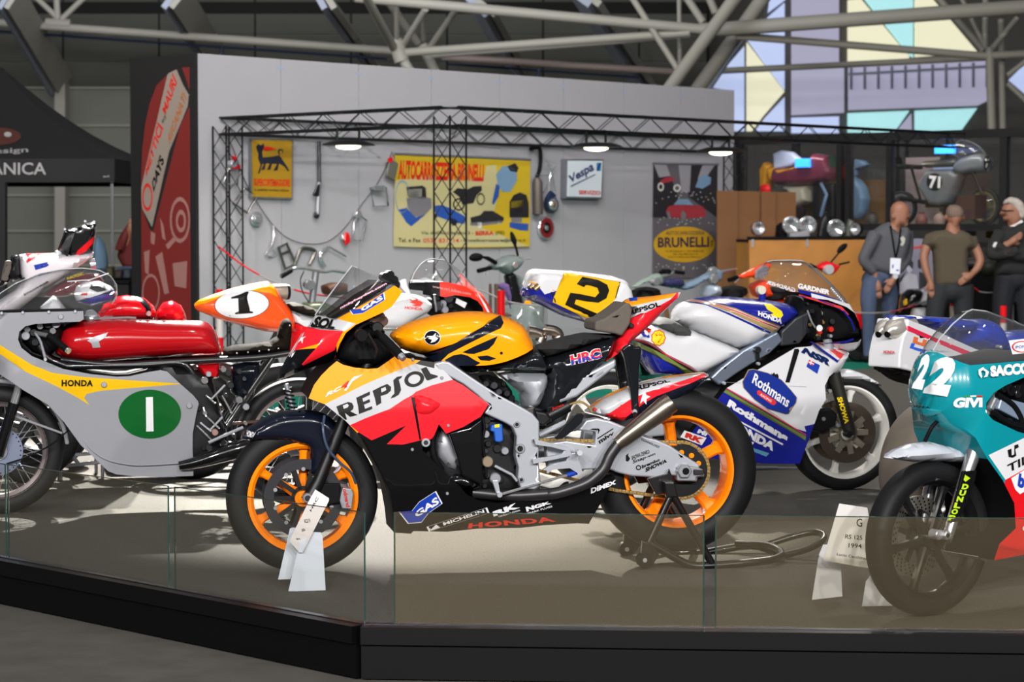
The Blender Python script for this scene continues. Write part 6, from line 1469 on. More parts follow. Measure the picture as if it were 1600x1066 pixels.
# ================================================================== CARDS ON THE STAGE
def card(label, O, parts, yaw):
    T = Thing('information_card', label, 'sign', O, yaw, 'information cards on the stage')
    return T
KC = Z(350, 780, 4)
N1 = card('white slanted card on a folded stand before the orange front wheel', on_floor(478, 922), None, 0)
def leaf(T, nm, q, w, m=PAPER, th=.0015): return T.body(nm, [(p[0], p[1]) for p in q], th, 0, [m], wc=w, h=.1)[0]
leaf(N1, 'stand_leg', KC(412, 185, 430, 178, 478, 182, 520, 250, 415, 500, 338, 503), -.03)
leaf(N1, 'stand_leg', KC(485, 215, 520, 205, 605, 208, 616, 230, 635, 570, 402, 578), .03)
cd = leaf(N1, 'card', KC(540, 0, 655, -20 + 25, 655, 20, 500, 330, 470, 335, 410, 270, 540, -60, 655, 0)[:0] or KC(537, 0, 570, -60, 656, -5, 656, 10, 497, 325, 470, 332, 408, 262), .045, mat('cream_card', '#dcd2d0', .6))
for t, qd in (('HRC', KC(545, 80, 592, -5, 580, -15, 535, 70)), ('RC211V', KC(505, 150, 545, 145, 535, 120, 500, 128)), ('2006', KC(487, 205, 510, 198, 500, 180, 482, 190)), ('Nicky', KC(455, 260, 480, 255, 472, 240, 450, 245))): N1.text(t, qd, .047, INK, cd, .001)
leaf(N1, 'clip', KC(468, 270, 520, 240, 522, 250, 490, 335, 468, 332), .048)
N2 = card('white card on a folded stand beside the turquoise front wheel', on_floor(1335, 942), None, 8)
KD = Z(1250, 780, 4.571)
leaf(N2, 'stand_leg', KD(165, 330, 200, 325, 290, 460, 302, 695, 85, 720, 130, 430), -.05); leaf(N2, 'stand_leg', KD(470, 590, 560, 470, 620, 480, 660, 770, 437, 800), .08)
cd = leaf(N2, 'card', KD(280, 32, 480, 62, 560, 500, 430, 485, 162, 435), .05, mat('cream_white_card', '#d8d6d2', .6))
for t, qd in (('RS 125', KD(322, 282, 445, 292, 445, 262, 325, 252)), ('1994', KD(345, 345, 440, 352, 440, 322, 348, 314)), ('Lucio Cecchinello', KD(262, 402, 500, 440, 502, 418, 265, 384)), ('G', KD(402, 195, 445, 200, 445, 140, 405, 140))): N2.text(t, qd, .052, INK, cd, .001)
leaf(N2, 'clip', KD(135, 400, 165, 325, 200, 325, 165, 430), .053)

# small clutter between the grey scooter and the red screened bike
T = Thing('wooden_easel', 'dark wooden easel draped with purple cloth beside the grey scooter', 'easel', on_floor(775, 590, -.012), 10)
for a_, b_ in ((1095, 1120), (1150, 1185)): T.body('upright', K20(a_, 490, b_, 490, b_ + 15, 1500, a_ + 10, 1500), .02, .005, [mat('dark_wood', '#4a3322', .6)], h=.1)
T.body('cloth', K20(1190, 500, 1250, 475, 1300, 500, 1330, 620, 1320, 760, 1280, 640, 1230, 560, 1190, 540), .04, .03, [mat('purple_cloth', '#5c4478', .8)]); T.body('shelf', K20(1090, 800, 1300, 800, 1300, 830, 1090, 830), .15, .01, [mat('dark_wood', '#4a3322', .6)])

# ================================================================== BOOTH: WALL DISPLAY, TRUSS, LAMPS
K26 = Z(300, 200, 4); K27 = Z(600, 200, 4); K28 = Z(900, 200, 4)
WY = WYAW
def wthing(name, label, cat, px, py, group=None):
    """a thing hung on the booth wall: origin on the wall face at that pixel"""
    T = Thing('tmp', 'tmp label here now', cat, W0 + WN * 0.0, WY); u, v = T.P(px, py, .015); bpy.data.objects.remove(T.root, do_unlink=True)
    O = W0 + WD * u + np.array([0, 0, v])
    return Thing(name, label, cat, O, WY, group)
def plate(T, nm, q, w0, w1, m, R=0.0, h=.3): return T.body(nm, q, (w1 - w0) / 2, R, [m], wc=(w0 + w1) / 2, wout=w1, h=h)[0]
FRM = mat('sign_frame', '#6c7078', .5, .3)
# oil sign
T = wthing('enamel_sign', 'yellow enamel petrol sign with black six-legged dog and red lettering', 'sign', 425, 262)
o = plate(T, 'frame', K26(366, 62, 634, 66, 630, 448, 368, 440), .016, .045, FRM); o = plate(T, 'face', K26(376, 74, 626, 76, 622, 436, 378, 430), .03, .05, mat('enamel_yellow', '#a07c1c', .4))
T.decal('dog_emblem', [K26(400, 120, 415, 98, 428, 110, 448, 95, 452, 118, 438, 150, 442, 185, 500, 180, 545, 170, 560, 190, 590, 235, 608, 268, 600, 272, 575, 240, 545, 222, 535, 265, 510, 268, 530, 225, 500, 225, 490, 262, 468, 262, 485, 222, 462, 222, 455, 260, 432, 265, 450, 225, 440, 225, 422, 285, 412, 285, 428, 230, 412, 190, 415, 160), K26(545, 170, 535, 150, 545, 130, 565, 132, 572, 150, 560, 165, 566, 150, 555, 140, 545, 150, 552, 168)], .0505, mat('enamel_navy', '#1c222e', .4), o, .001)
T.decal('flame', [K26(440, 128, 460, 115, 490, 118, 525, 132, 495, 140, 470, 145, 450, 142)], .0505, RINK, o, .001)
T.text('SUPERCORTEMAGGIORE', K26(388, 362, 612, 368, 612, 322, 388, 316), .051, RINK, o, .001, bold=.02); T.text('la potente benzina italiana', K26(390, 398, 605, 402, 605, 382, 390, 378), .051, INK, o, .001)
# hanging bar
T = wthing('hanging_shaft', 'dark steel shaft hanging between the petrol sign and the banner', 'metal part', 498, 280)
T.bar('rod', [(498.5, 221, .04), (499, 285, .04)], .018, STEEL); T.bar('rod', [(498.5, 285, .04), (496, 335, .04)], .024, ALUD); T.body('bracket', K26(755, 420, 780, 365, 805, 330, 805, 370, 790, 430), .012, .006, [STEEL], wc=.05); T.disc('end_ring', *K26(785, 545)[0], 5, .03, .055, STEEL)
# garland of scooter parts
def frame_part(label, q, px, py, r=.011, m=CHROME, extra=None):
    T = wthing('frame_fitting', label, 'scooter part', px, py, 'scooter parts on the garland')
    pts = [np.array(T.L(x, y, .04)) for x, y in q]
    MB().tube(pts, r, 6, closed=True).obj('frame', m, T.root)
    if extra: extra(T)
    return T
DCH = mat('tarnished_chrome', '#6a6a66', .3, .8)
frame_part('rectangular chrome frame with red lens by the truss column', K26(200, 350, 222, 255, 298, 255, 282, 355), 362, 275, extra=lambda T: (T.disc('lamp', *K26(265, 225)[0], 6, .03, .09, ALU), T.body('red_lens', K26(245, 235, 300, 232, 296, 258, 248, 258), .02, .008, [RED], wc=.06), T.body('red_tip', K26(252, 175, 272, 175, 278, 210, 250, 210), .012, .006, [RED], wc=.05)))
frame_part('tilted square dark frame left of the hubcap', K26(260, 470, 330, 372, 405, 432, 345, 530), 383, 312, m=DCH)
T = wthing('hubcap', 'shiny chrome hubcap hanging on the garland', 'hubcap', 403, 342); q = K26(412, 570)[0]; T.disc('cap', q[0], q[1], 12, .02, .05, CHROME); T.disc('dome', q[0], q[1], 6, .03, .075, CHROME)
T = wthing('hanging_lever', 'slim chrome lever hanging below the hubcap', 'scooter part', 426, 372); T.bar('rod', [(*K26(510, 610)[0], .03), (*K26(512, 680)[0], .03), (*K26(495, 740)[0], .03)], .014, CHROME); T.bar('hook', [(*p, .03) for p in K26(500, 740, 460, 790, 500, 805, 525, 790, 505, 760)], .008, CHROME, smoothing=3)
frame_part('leaning dark frame in the lowest part of the garland', K26(540, 745, 592, 722, 648, 850, 582, 880), 448, 400, .014, DCH, lambda T: T.bar('crossbar', [(*K26(555, 790)[0], .04), (*K26(615, 765)[0], .04)], .01, DCH))
T = wthing('hanging_fork', 'dark arched fork part hanging beside the leaning frame', 'scooter part', 478, 400); T.bar('arch', [(*p, .04) for p in K26(640, 862, 665, 790, 695, 752, 765, 765, 762, 800, 730, 855)], .018, DCH, smoothing=3)
T = wthing('hanging_lever', 'bent chrome lever with long arm hanging at the garland end', 'scooter part', 520, 400); T.bar('arm', [(*K26(850, 738)[0], .04), (*K26(965, 802)[0], .04)], .008, ALUD); T.bar('lever', [(*p, .04) for p in K26(850, 740, 810, 775, 800, 815, 830, 865)], .018, CHROME, smoothing=3)
T = wthing('tail_lamp', 'small chrome tail lamp with red lens on the garland', 'lamp', 540, 372); q = K26(955, 685)[0]; T.disc('body', q[0], q[1], 5, .02, .06, CHROME); T.body('lens', K26(958, 650, 980, 660, 985, 710, 962, 735, 950, 700), .015, .008, [RED], wc=.06)
frame_part('upright chrome frame with lamp right of the tail lamp', K26(1003, 700, 1015, 590, 1050, 545, 1090, 578, 1062, 706), 560, 358, .012, CHROME, lambda T: T.disc('lamp', *K26(1045, 540)[0], 6, .03, .08, CHROME))
frame_part('square chrome frame with straps below the banner corner', K26(1115, 372, 1212, 372, 1226, 486, 1136, 490), 592, 308, .01, CHROME, lambda T: T.body('clasp', K26(1130, 360, 1200, 360, 1195, 392, 1140, 392), .015, .006, [CHROME], wc=.05))
T = wthing('hanging_mirror', 'grey rear-view mirror with red cap at the banner corner', 'mirror', 612, 262); T.body('glass', K26(1212, 302, 1238, 190, 1288, 222, 1262, 330), .012, .006, [mat('mirror_back', '#7a7a70', .3, .4)], wc=.05); T.body('cap', K26(1228, 190, 1248, 180, 1250, 212, 1230, 215), .015, .006, [RED], wc=.06)
T = wthing('garland_wire', 'thin dark wire looped across the wall carrying scooter parts', 'wire', 470, 330)
T.bar('wire', [(*p, .02) for p in K26(240, 90, 265, 150, 330, 330, 410, 470, 500, 600, 600, 690, 720, 725, 850, 710, 960, 620, 1060, 480, 1170, 330, 1250, 150)], .0035, DULL, smoothing=4)
# yellow banner
T = wthing('cloth_banner', 'yellow banner with pictures of old vehicles and red heading', 'banner', 722, 312)
bn, bns = T.body('cloth', K27(70, 168, 300, 178, 600, 190, 912, 205, 910, 480, 908, 742, 600, 748, 300, 748, 62, 742, 66, 450), .006, 0, [mat('banner_yellow', '#c0a318', .8), mat('banner_pale', '#b8b080', .8)], [(K27(60, 330, 300, 300, 480, 330, 640, 300, 700, 480, 600, 620, 780, 690, 900, 740, 62, 745), 1), (K27(640, 240, 700, 230, 720, 380, 680, 560, 600, 420), 1)], wc=.03, h=.15)
T.bar('rod', [(*K27(60, 160)[0], .035), (*K27(918, 198)[0], .035)], .014, ALUD)
sf = .0365
T.text('AUTOCARROZZERIA BRUNELLI', K27(88, 322, 622, 335, 625, 228, 92, 200), sf, RINK, bn, .002, bold=.03)
T.text("Via dell'Artigianato 3 -", K27(232, 672, 560, 672, 560, 645, 232, 645), sf, INK, bn, .002); T.text('BERRA', K27(572, 672, 685, 670, 685, 643, 572, 645), sf, RINK, bn, .002, bold=.03); T.text('(FE)', K27(698, 672, 752, 670, 752, 643, 698, 645), sf, INK, bn, .002)
T.text('Tel. e Fax', K27(90, 715, 230, 715, 230, 690, 90, 688), sf, INK, bn, .002); T.text('0532 831114', K27(245, 718, 468, 718, 468, 690, 245, 690), sf, RINK, bn, .002); T.text('- brunellicarrozzeria@libero.it', K27(478, 718, 885, 716, 885, 690, 478, 692), sf, INK, bn, .002)
PK, PB, PL, PG, PW = mat('print_black', '#1c1a1e', .7), mat('print_blue', '#1d4a9c', .7), mat('print_light_blue', '#6f90ae', .7), mat('print_grey', '#6f6e74', .7), mat('print_white', '#cfcdc8', .7)
def pic(nm, m, *polys): T.decal('print_' + nm, [K27(*p) for p in polys], sf, m, bn, .0025)
q1, q2 = K27(468, 478)[0], K27(605, 445)[0]
T.decal('print_motorbike', ringpoly(q1[0], q1[1], 9.5, 10, .75, 16) + ringpoly(q2[0], q2[1], 6.5, 9.5, .75, 16), sf, PK, bn, .0025)
pic('motorbike', PK, (430, 400, 460, 375, 520, 385, 560, 365, 610, 362, 612, 390, 580, 420, 560, 470, 490, 480, 470, 430))
pic('car', PB, (305, 490, 360, 480, 420, 505, 520, 560, 500, 600, 430, 590, 330, 550)); pic('car_wheel', PK, (418, 570, 440, 562, 458, 580, 452, 608, 430, 612, 418, 595), (315, 540, 328, 535, 332, 560, 320, 565))
pic('saloon', PK, (540, 560, 600, 545, 625, 518, 680, 518, 750, 560, 748, 580, 640, 592, 545, 600)); pic('saloon_trim', PG, (538, 592, 600, 585, 750, 575, 735, 595, 600, 612, 540, 610)); pic('saloon_wheel', PW, (582, 590, 610, 588, 612, 622, 590, 628), (710, 578, 730, 576, 730, 600, 712, 602))
T.decal('print_ring', ringpoly(*K27(115, 430)[0], 11.5, 26, .9, 20), sf, PL, bn, .0025)
pic('rickshaw', PK, (140, 370, 240, 360, 262, 375, 265, 440, 230, 440, 150, 430)); pic('rickshaw_cab', PW, (150, 385, 235, 380, 240, 430, 200, 435, 150, 430)); pic('rickshaw_body', PG, (140, 440, 240, 430, 295, 440, 298, 500, 240, 560, 180, 550, 150, 500)); pic('rickshaw_skirt', PB, (90, 510, 140, 500, 200, 560, 260, 540, 170, 615, 140, 590))
pic('scooter', PL, (700, 290, 740, 240, 790, 235, 830, 270, 830, 330, 790, 400, 740, 400, 710, 350)); pic('scooter_seat', PK, (770, 240, 820, 220, 842, 250, 830, 280, 790, 270)); pic('scooter_leg', PB, (700, 350, 725, 360, 715, 430, 685, 480, 675, 470))
pic('van', PK, (785, 460, 810, 420, 850, 402, 890, 420, 905, 470, 905, 560, 785, 560)); pic('van_glass', PG, (795, 510, 870, 500, 860, 590, 795, 590)); pic('van_skirt', PB, (785, 590, 905, 600, 900, 642, 850, 640, 785, 620)); pic('van_roof', mat('print_yellow', '#c8b020', .7), (795, 460, 870, 450, 870, 490, 795, 500))
# right of the banner: muffler, headlight assembly, red hubcap
T = wthing('hanging_muffler', 'long dark muffler hanging right of the yellow banner', 'muffler', 842, 300); T.bar('pipe', [(*p, .06) for p in K27(915, 130, 960, 122, 978, 150, 975, 250, 955, 310)], .022, DULL, smoothing=4); T.bar('can', [(*K27(955, 310)[0], .06), (*K27(960, 340)[0], .06), (*K27(962, 540)[0], .06)], [.03, .055, .055], mat('rusty_can', '#5a5450', .5, .4), seg=14)
T = wthing('hanging_headlamp', 'scooter headlamp with tangled chrome levers on the wall', 'headlamp', 864, 318); q = K27(1065, 480)[0]; T.disc('bowl', q[0], q[1], 12, .02, .1, mat('blue_black', '#26303e', .3)); T.disc('reflector', q[0], q[1], 9.5, .08, .115, CHROME); T.disc('bulb', q[0], q[1], 3, .09, .125, GOLD); T.body('bracket', K27(1010, 440, 1040, 390, 1070, 420, 1040, 470, 1015, 500), .02, .01, [mat('navy_shell', '#1c2c48', .3)], wc=.06)
for pp in (K27(1020, 230, 1050, 270, 1070, 400), K27(1080, 230, 1040, 280, 1030, 390), K27(1070, 270, 1000, 400, 950, 440), K27(940, 295, 1040, 295), K27(1010, 205, 1045, 240)): T.bar('lever', [(*p, .07) for p in pp], .006, CHROME)
T = wthing('hubcap', 'red ringed chrome hubcap on the wall below the hanging headlamp', 'hubcap', 855, 355); q = K27(1020, 625)[0]; T.disc('rim', q[0], q[1], 18.5, .02, .05, CHROME); T.disc('red_ring', q[0], q[1], 16, .03, .055, paint('dark_red', '#7a1c20')); T.disc('centre', q[0], q[1], 9.5, .03, .06, DARKM); T.disc('boss', q[0], q[1], 4, .03, .07, ALUD)
# light box sign
T = wthing('light_box', 'white box sign with blue script and small red word', 'sign', 914, 280)
plate(T, 'case', K27(1140, 195, 1372, 195, 1362, 445, 1135, 440), .016, .09, FRM); o = plate(T, 'face', K27(1152, 205, 1366, 206, 1356, 434, 1147, 428), .06, .1, mat('sign_white', '#ccd6de', .5))
T.text('Vespa', K27(1165, 362, 1318, 282, 1302, 205, 1150, 300), .101, mat('sign_navy', '#15245e', .5), o, .001, bold=.02); T.decal('underscore', [K27(1165, 362, 1320, 288, 1320, 295, 1168, 370)], .101, mat('sign_navy', '#15245e', .5), o, .001)
T.text('SERVIZIO', K27(1218, 415, 1352, 420, 1352, 394, 1218, 390), .101, RINK, o, .001, bold=.02); T.decal('logo', [K27(1328, 218, 1358, 218, 1356, 270, 1328, 268)], .101, mat('logo_blue', '#2f84b4', .5), o, .001); T.decal('logo_mark', [K27(1345, 218, 1358, 218, 1340, 268, 1330, 268)], .102, mat('sign_navy', '#15245e', .5), o, .001)
# roll-up poster
T = wthing('hanging_poster', 'tall grey poster with red car and yellow oval at the booth end', 'poster', 1070, 360)
po, _ = T.body('sheet', K28(486, 226, 884, 232, 880, 500, 876, 940, 480, 940, 483, 500), .004, 0, [mat('poster_grey', '#5a565c', .7), mat('poster_black', '#1f1d22', .7), mat('poster_silver', '#8e8c94', .7), mat('poster_yellow', '#c79a14', .7)], [(K28(486, 226, 560, 228, 640, 430, 600, 560, 484, 560), 1), (K28(720, 230, 890, 232, 880, 560, 700, 430), 1), (K28(486, 226, 565, 228, 590, 300, 520, 310), 2), (K28(640, 228, 720, 230, 710, 400, 660, 400), 2), (K28(790, 232, 868, 232, 800, 330, 760, 320), 2)], wc=.03, h=.2)
T.bar('top_rail', [(*K28(482, 222)[0], .035), (*K28(888, 228)[0], .035)], .012, ALUD)
q = K28(676, 728)[0]; T.decal('oval', [ellipse(q[0], q[1], 48, 28, 36)], .0345, mat('poster_yellow', '#c79a14', .7), po, .001)
PU = mat('poster_purple', '#2a1c40', .6)
T.text('AUTOCARROZZERIA', K28(562, 668, 804, 668, 804, 645, 562, 645), .0357, PU, po, .001); T.text('BRUNELLI', K28(512, 748, 832, 745, 832, 680, 512, 685), .0357, PU, po, .001, bold=.015); T.text('srl', K28(842, 742, 858, 742, 858, 685, 842, 685), .0357, INK, po, .001)
for i, (t, a, b2) in enumerate((("Via dell'Artigianato 3 - 44033 BERRA (FE)", 560, 798), ('Tel. e Fax 0532 831114', 605, 760), ('E-mail: brunellicarrozzeria@libero.it', 575, 782))): y = 777 + 18 * i; T.text(t, K28(a, y, b2, y, b2, y - 12, a, y - 12), .0357, INK, po, .001)
T.decal('print_car', [K28(560, 520, 580, 490, 620, 480, 700, 478, 790, 490, 812, 520, 808, 555, 700, 565, 580, 560)], .0345, mat('print_red', '#9c2c38', .7), po, .001); T.decal('print_glass', [K28(610, 480, 640, 445, 700, 445, 735, 485)], .0345, PL, po, .001); T.decal('print_wheel', [K28(655, 540, 668, 515, 690, 540, 680, 580, 662, 580), K28(565, 530, 580, 520, 592, 550, 580, 575)], .036, PG, po, .001)
T.decal('print_bike', [K28(525, 330, 560, 310, 600, 305, 620, 325, 580, 340, 540, 345)], .0345, mat('print_red', '#9c2c38', .7), po, .001); T.decal('print_wheel', ringpoly(*K28(530, 368)[0], 5, 7, .6, 12) + ringpoly(*K28(632, 376)[0], 6, 6, .6, 12), .0345, PW, po, .001); T.decal('print_scooter', [K28(745, 370, 770, 310, 800, 290, 845, 310, 840, 350, 790, 380)], .0345, PL, po, .001)
random.seed(11)
T.decal('print_sparks', [ellipse(*K28(random.uniform(500, 870), random.choice([random.uniform(400, 480), random.uniform(560, 610), random.uniform(850, 900)]))[0], .9, .9, 6) for _ in range(70)], .0345, PW, po, .0015)
# ---------------- truss
TR = mat('truss_black', '#111214', .45, .3)
def truss_beam(name, label, A_, B_, sx, sz, cell=.24, grp='black lattice trusses of the booth'):
    """box truss between two points: four chords and zigzag lacing"""
    A_ = Vector(A_); B_ = Vector(B_); L = (B_ - A_).length; ax = (B_ - A_).normalized()
    up = Vector((0, 0, 1)) if abs(ax.z) < .9 else Vector((WN[0], WN[1], 0)); sd = ax.cross(up).normalized(); up = sd.cross(ax).normalized()
    r = empty(name, tuple(A_)); tag(r, label, 'truss', grp)
    for i, j in ((-1, -1), (1, -1), (1, 1), (-1, 1)):
        o = sd * (i * sx / 2) + up * (j * sz / 2); MB().tube([o, o + ax * L], .0095, 6).obj('chord', TR, r)
    n = max(2, int(L / cell))
    for f, (o1, o2) in enumerate((((-1, -1), (-1, 1)), ((1, -1), (1, 1)), ((-1, 1), (1, 1)), ((-1, -1), (1, -1)))):
        b = MB(); pts = []
        for k in range(n + 1):
            i, j = (o1, o2)[(k + f) % 2]; pts.append(sd * (i * sx / 2) + up * (j * sz / 2) + ax * (L * k / n))
        for k in range(n): b.tube([pts[k], pts[k + 1]], .0045, 5, caps=False)
        b.obj('lacing', TR, r)
    return r
A0 = W0 + WD * .25 + WN * .12; B0 = A0 + WN * 2.89; zt = HZ + 2.47; TS, TH = .19, .15
C1 = B0 + WD * 7.9; A1 = A0 + WD * 7.62
def up(p, z): return (p[0], p[1], z)
truss_beam('truss_beam', 'black lattice beam from the wall out to the front truss column', up(A0, zt), up(B0, zt), TS, TH)
truss_beam('truss_beam', 'long black lattice beam on the front side carrying the flood lamps', up(B0, zt), up(C1, zt), TS, TH)
truss_beam('truss_beam', 'long black lattice beam close along the white wall', up(A0, zt), up(A1, zt), TS, TH)
truss_beam('truss_column', 'black lattice column at the left end of the booth wall', up(A0, -.012), up(A0, zt), TS, TS, .2)
truss_beam('truss_column', 'black lattice column standing in front of the yellow banner', up(B0, -.012), up(B0, zt), TS, TS, .2)
truss_beam('truss_column', 'black lattice column at the right end of the booth wall', up(A1, -.012), up(A1, zt), TS, TS, .2)
LAMPE = mat('lamp_glow', '#fff6dc', .4, emit=9.0)
def flood(label, px, frac_line, p):
    r = empty('flood_lamp', up(p, zt - TH / 2)); tag(r, label, 'lamp', 'flood lamps on the truss'); r.rotation_euler = (0, 0, math.radians(WY))
    MB().tube([(-.13, 0, 0), (.13, 0, 0)], .012, 6).obj('clamp_bar', TR, r); MB().tube([(0, -.11, 0), (0, .11, 0)], .014, 6).obj('clamp_bar', TR, r)
    for s_ in (-1, 1): MB().tube([(s_ * .13, 0, 0), (s_ * .13, 0, -.13)], .012, 6).obj('bracket', TR, r)
    MB().lathe([(.0, -.1), (.14, -.1), (.22, -.125), (.24, -.14), (.13, -.145)], axis='z', seg=20).obj('housing', TR, r)
    MB().ball((0, 0, -.145), (.11, .11, .03), seg=16).obj('lens', LAMPE, r)
    l = bpy.data.lights.new('flood_light', 'SPOT'); l.energy = 60; l.color = (1, .93, .8); l.spot_size = math.radians(125); l.spot_blend = .6; l.shadow_soft_size = .12
    lo = bpy.data.objects.new('flood_light', l); COL.objects.link(lo); lo.parent = r; lo.location = (0, 0, -.2); lo.rotation_euler = (math.radians(28), 0, 0)
def along(P, Q, px):
    lo, hi = 0.0, 1.0
    for _ in range(50):
        t = (lo + hi) / 2; p = P + (Q - P) * t
        if CX + FPX * p[0] / p[1] < px: lo = t
        else: hi = t
    return P + (Q - P) * t
flood('flood lamp hanging left above the hanging shaft', 0, 0, along(A0, B0, 545)); flood('flood lamp hanging above the white box sign', 0, 0, along(B0, C1, 931)); flood('flood lamp hanging above the tall grey poster', 0, 0, along(B0, C1, 1125))
# ---------------- flag on the black end wall
T = Thing('feather_flag', 'red feather flag with white slanted lettering panel on the black end wall', 'flag', W0 + WN * -.5 + np.array([0, 0, 0]), WY - 90)
F = Z(200, 80, 2.805)
fl, fls = T.body('cloth', F(58, 560, 62, 430, 75, 320, 95, 230, 125, 150, 180, 95, 230, 72, 265, 70, 268, 600, 270, 1060, 272, 1200, 60, 1200, 58, 800), .006, 0, [mat('flag_red', '#6e1a16', .7), mat('flag_black', '#141212', .7), mat('flag_cream', '#8a8076', .7)], [(F(232, 60, 260, 140, 270, 180, 270, 240, 230, 320, 110, 790, 95, 780, 60, 690, 60, 640, 175, 90, 215, 75), 1), (F(175, 95, 212, 78, 240, 145, 266, 190, 262, 240, 180, 440, 105, 772, 62, 690, 55, 610, 80, 500), 2)], wc=.045, h=.2, wout=.051, wreg=.051)
W_ = mat('flag_white', '#946a64', .7)
T.text('METTICI', F(80, 555, 155, 340, 130, 310, 78, 520), .0515, RINK, fl, .001, bold=.02); T.text('MAURI', F(165, 280, 215, 140, 195, 95, 150, 255), .0515, RINK, fl, .001, bold=.02); T.text('by', F(155, 320, 172, 285, 160, 270, 148, 305), .0515, INK, fl, .001); T.text('DAYS', F(112, 620, 160, 480, 140, 450, 105, 575), .0515, INK, fl, .001, bold=.03); T.text('RECANATI', F(182, 410, 258, 210, 240, 175, 175, 370), .0515, mat('flag_orange', '#a06030', .6), fl, .001, bold=.02)
T.decal('flag_print', ringpoly(*F(85, 640)[0], 8, 22, .75, 16), .0515, RINK, fl, .001)
T.decal('flag_print', ringpoly(*F(228, 740)[0], 16, 36, .82, 20) + ringpoly(*F(232, 745)[0], 8, 18, .6, 16) + ringpoly(*F(100, 1060)[0], 14, 30, .85, 18) + [F(120, 900, 150, 880, 180, 1060, 160, 1066), F(140, 730, 155, 760, 165, 830, 150, 820), F(165, 850, 205, 810, 210, 830, 175, 870), F(100, 790, 120, 800, 115, 850, 100, 840), F(70, 880, 95, 870, 90, 980, 75, 970), F(195, 930, 260, 920, 255, 1040, 205, 1030)], .0515, W_, fl, .001)
# ---------------- counter, brown screen, things on top
PLY = mat('plywood', '#a8702c', .55, noise=.3, nscale=3.0); BRD = mat('brown_board', '#6c4622', .7, noise=.15, nscale=60)
T = Thing('plywood_counter', 'tall plywood counter behind the scooters', 'counter', on_floor(1262, 551.5, -.012), 6)
T.body('front_panel', flat(1170, 374, 1352, 372, 1358, 551, 1172, 551), .02, 0, [PLY], wc=.0, h=.4); T.body('top_board', flat(1168, 370, 1360, 369, 1360, 374, 1168, 375), .03, 0, [DULL], wc=-.0, h=.4)
for x in (1176, 1261): T.body('metal_bracket', flat(x - 2, 374, x + 2, 374, x + 2, 386, x - 2, 386), .006, 0, [ALUD], wc=.025)
p0, p1 = T.P(1170, 374), T.P(1356, 374); MB().box(((p0[0] + p1[0]) / 2, .35, p0[1] - .02), (p1[0] - p0[0], .66, .03)).obj('shelf', DULL, T.root); MB().box((p0[0] + .02, .35, p0[1] / 2 - .02), (.03, .66, p0[1] - .04)).obj('side_panel', PLY, T.root); MB().box((p1[0] - .02, .35, p0[1] / 2 - .02), (.03, .66, p0[1] - .04)).obj('side_panel', PLY, T.root)
CTOP = T
T2 = Thing('folding_screen', 'brown perforated board screen beside the tall poster', 'screen', on_floor(1180, 542, -.012), 10)
for a, b_, w in ((1120, 1152, .0), (1151, 1190, -.04), (1189, 1211, .03), (1210, 1243, -.02)): T2.body('board', flat(a, 298 + (a - 1120) * .02, b_, 298 + (b_ - 1120) * .02, b_, 546, a, 546), .015, 0, [BRD], wc=w, h=.5)
def lamp_bowl(label, px, py, rpx, w, tilt=0, kind='headlamp', m=CHROME):
    s_ = CTOP.scale(px, py, w); r_ = rpx / s_; u, v = CTOP.P(px, py, w)
    p = CTOP.O + CTOP.ex * u - CTOP.ey * w + np.array([0, 0, v])
    zt_ = CTOP.O[2] + p0[1] - .005
    o = empty(kind, (p[0], p[1], max(zt_, p[2] - r_)), math.radians(tilt)); tag(o, label, kind.replace('_', ' '), 'chrome lamps on the counter')
    MB().lathe([(0, .09), (r_ * .5, .08), (r_ * .9, .03), (r_, 0), (r_, -.02), (r_ * .88, -.025)], (0, 0, r_), 'y', 24).obj('bowl', m, o); MB().lathe([(r_ * .88, -.02), (r_ * .5, .0), (0, .02)], (0, 0, r_), 'y', 24).obj('reflector', CHROME, o)
    b = MB()
    for i in range(12): a = 2 * math.pi * i / 12; b.ball((r_ * .72 * math.cos(a), -.02, r_ + r_ * .72 * math.sin(a)), r_ * .13, seg=8, rings=5)
    b.obj('rim_studs', CHROME, o)
CTOP.O = CTOP.O
lamp_bowl('reddish brown edged headlamp at the left end of the counter', 1184, 357, 12, -.2, 25, m=mat('brown_edge', '#6a4a40', .3, .5)); lamp_bowl('pinkish chrome headlamp second on the counter', 1236, 352, 14, -.25, 5); lamp_bowl('large studded chrome headlamp in the middle of the counter', 1262, 352, 14, -.15, -5); lamp_bowl('bright round chrome headlamp right of the middle on the counter', 1306, 357, 14, -.2, 0); lamp_bowl('dark rimmed headlamp near the grey shirted man', 1338, 358, 11, -.25, -40, m=DULL)
def on_counter(name, label, cat, q, wd, m, w, R=.02):
    T = Thing(name, label, cat, CTOP.O - CTOP.ey * w + np.array([0, 0, p0[1] - .004]), 6); T.body('shell', q, wd, R, [m]); return T
on_counter('scooter_saddle', 'black saddle lying behind the chrome headlamps', 'saddle', flat(1212, 372, 1214, 352, 1222, 347, 1230, 360, 1240, 372), .1, DULL, -.45); on_counter('mudguard', 'grey mudguard leaning on the counter', 'scooter part', flat(1232, 364, 1262, 360, 1264, 370, 1232, 372), .06, ALUD, -.05, .01); on_counter('fairing_piece', 'dark curved fairing piece on the counter behind the headlamps', 'scooter part', flat(1275, 372, 1280, 345, 1290, 330, 1296, 345, 1298, 372), .06, DARKM, -.5); on_counter('fairing_piece', 'long grey leaning fairing piece at the right of the counter', 'scooter part', flat(1318, 372, 1326, 342, 1332, 345, 1348, 371), .05, mat('olive_grey', '#5c6258', .4), -.4)

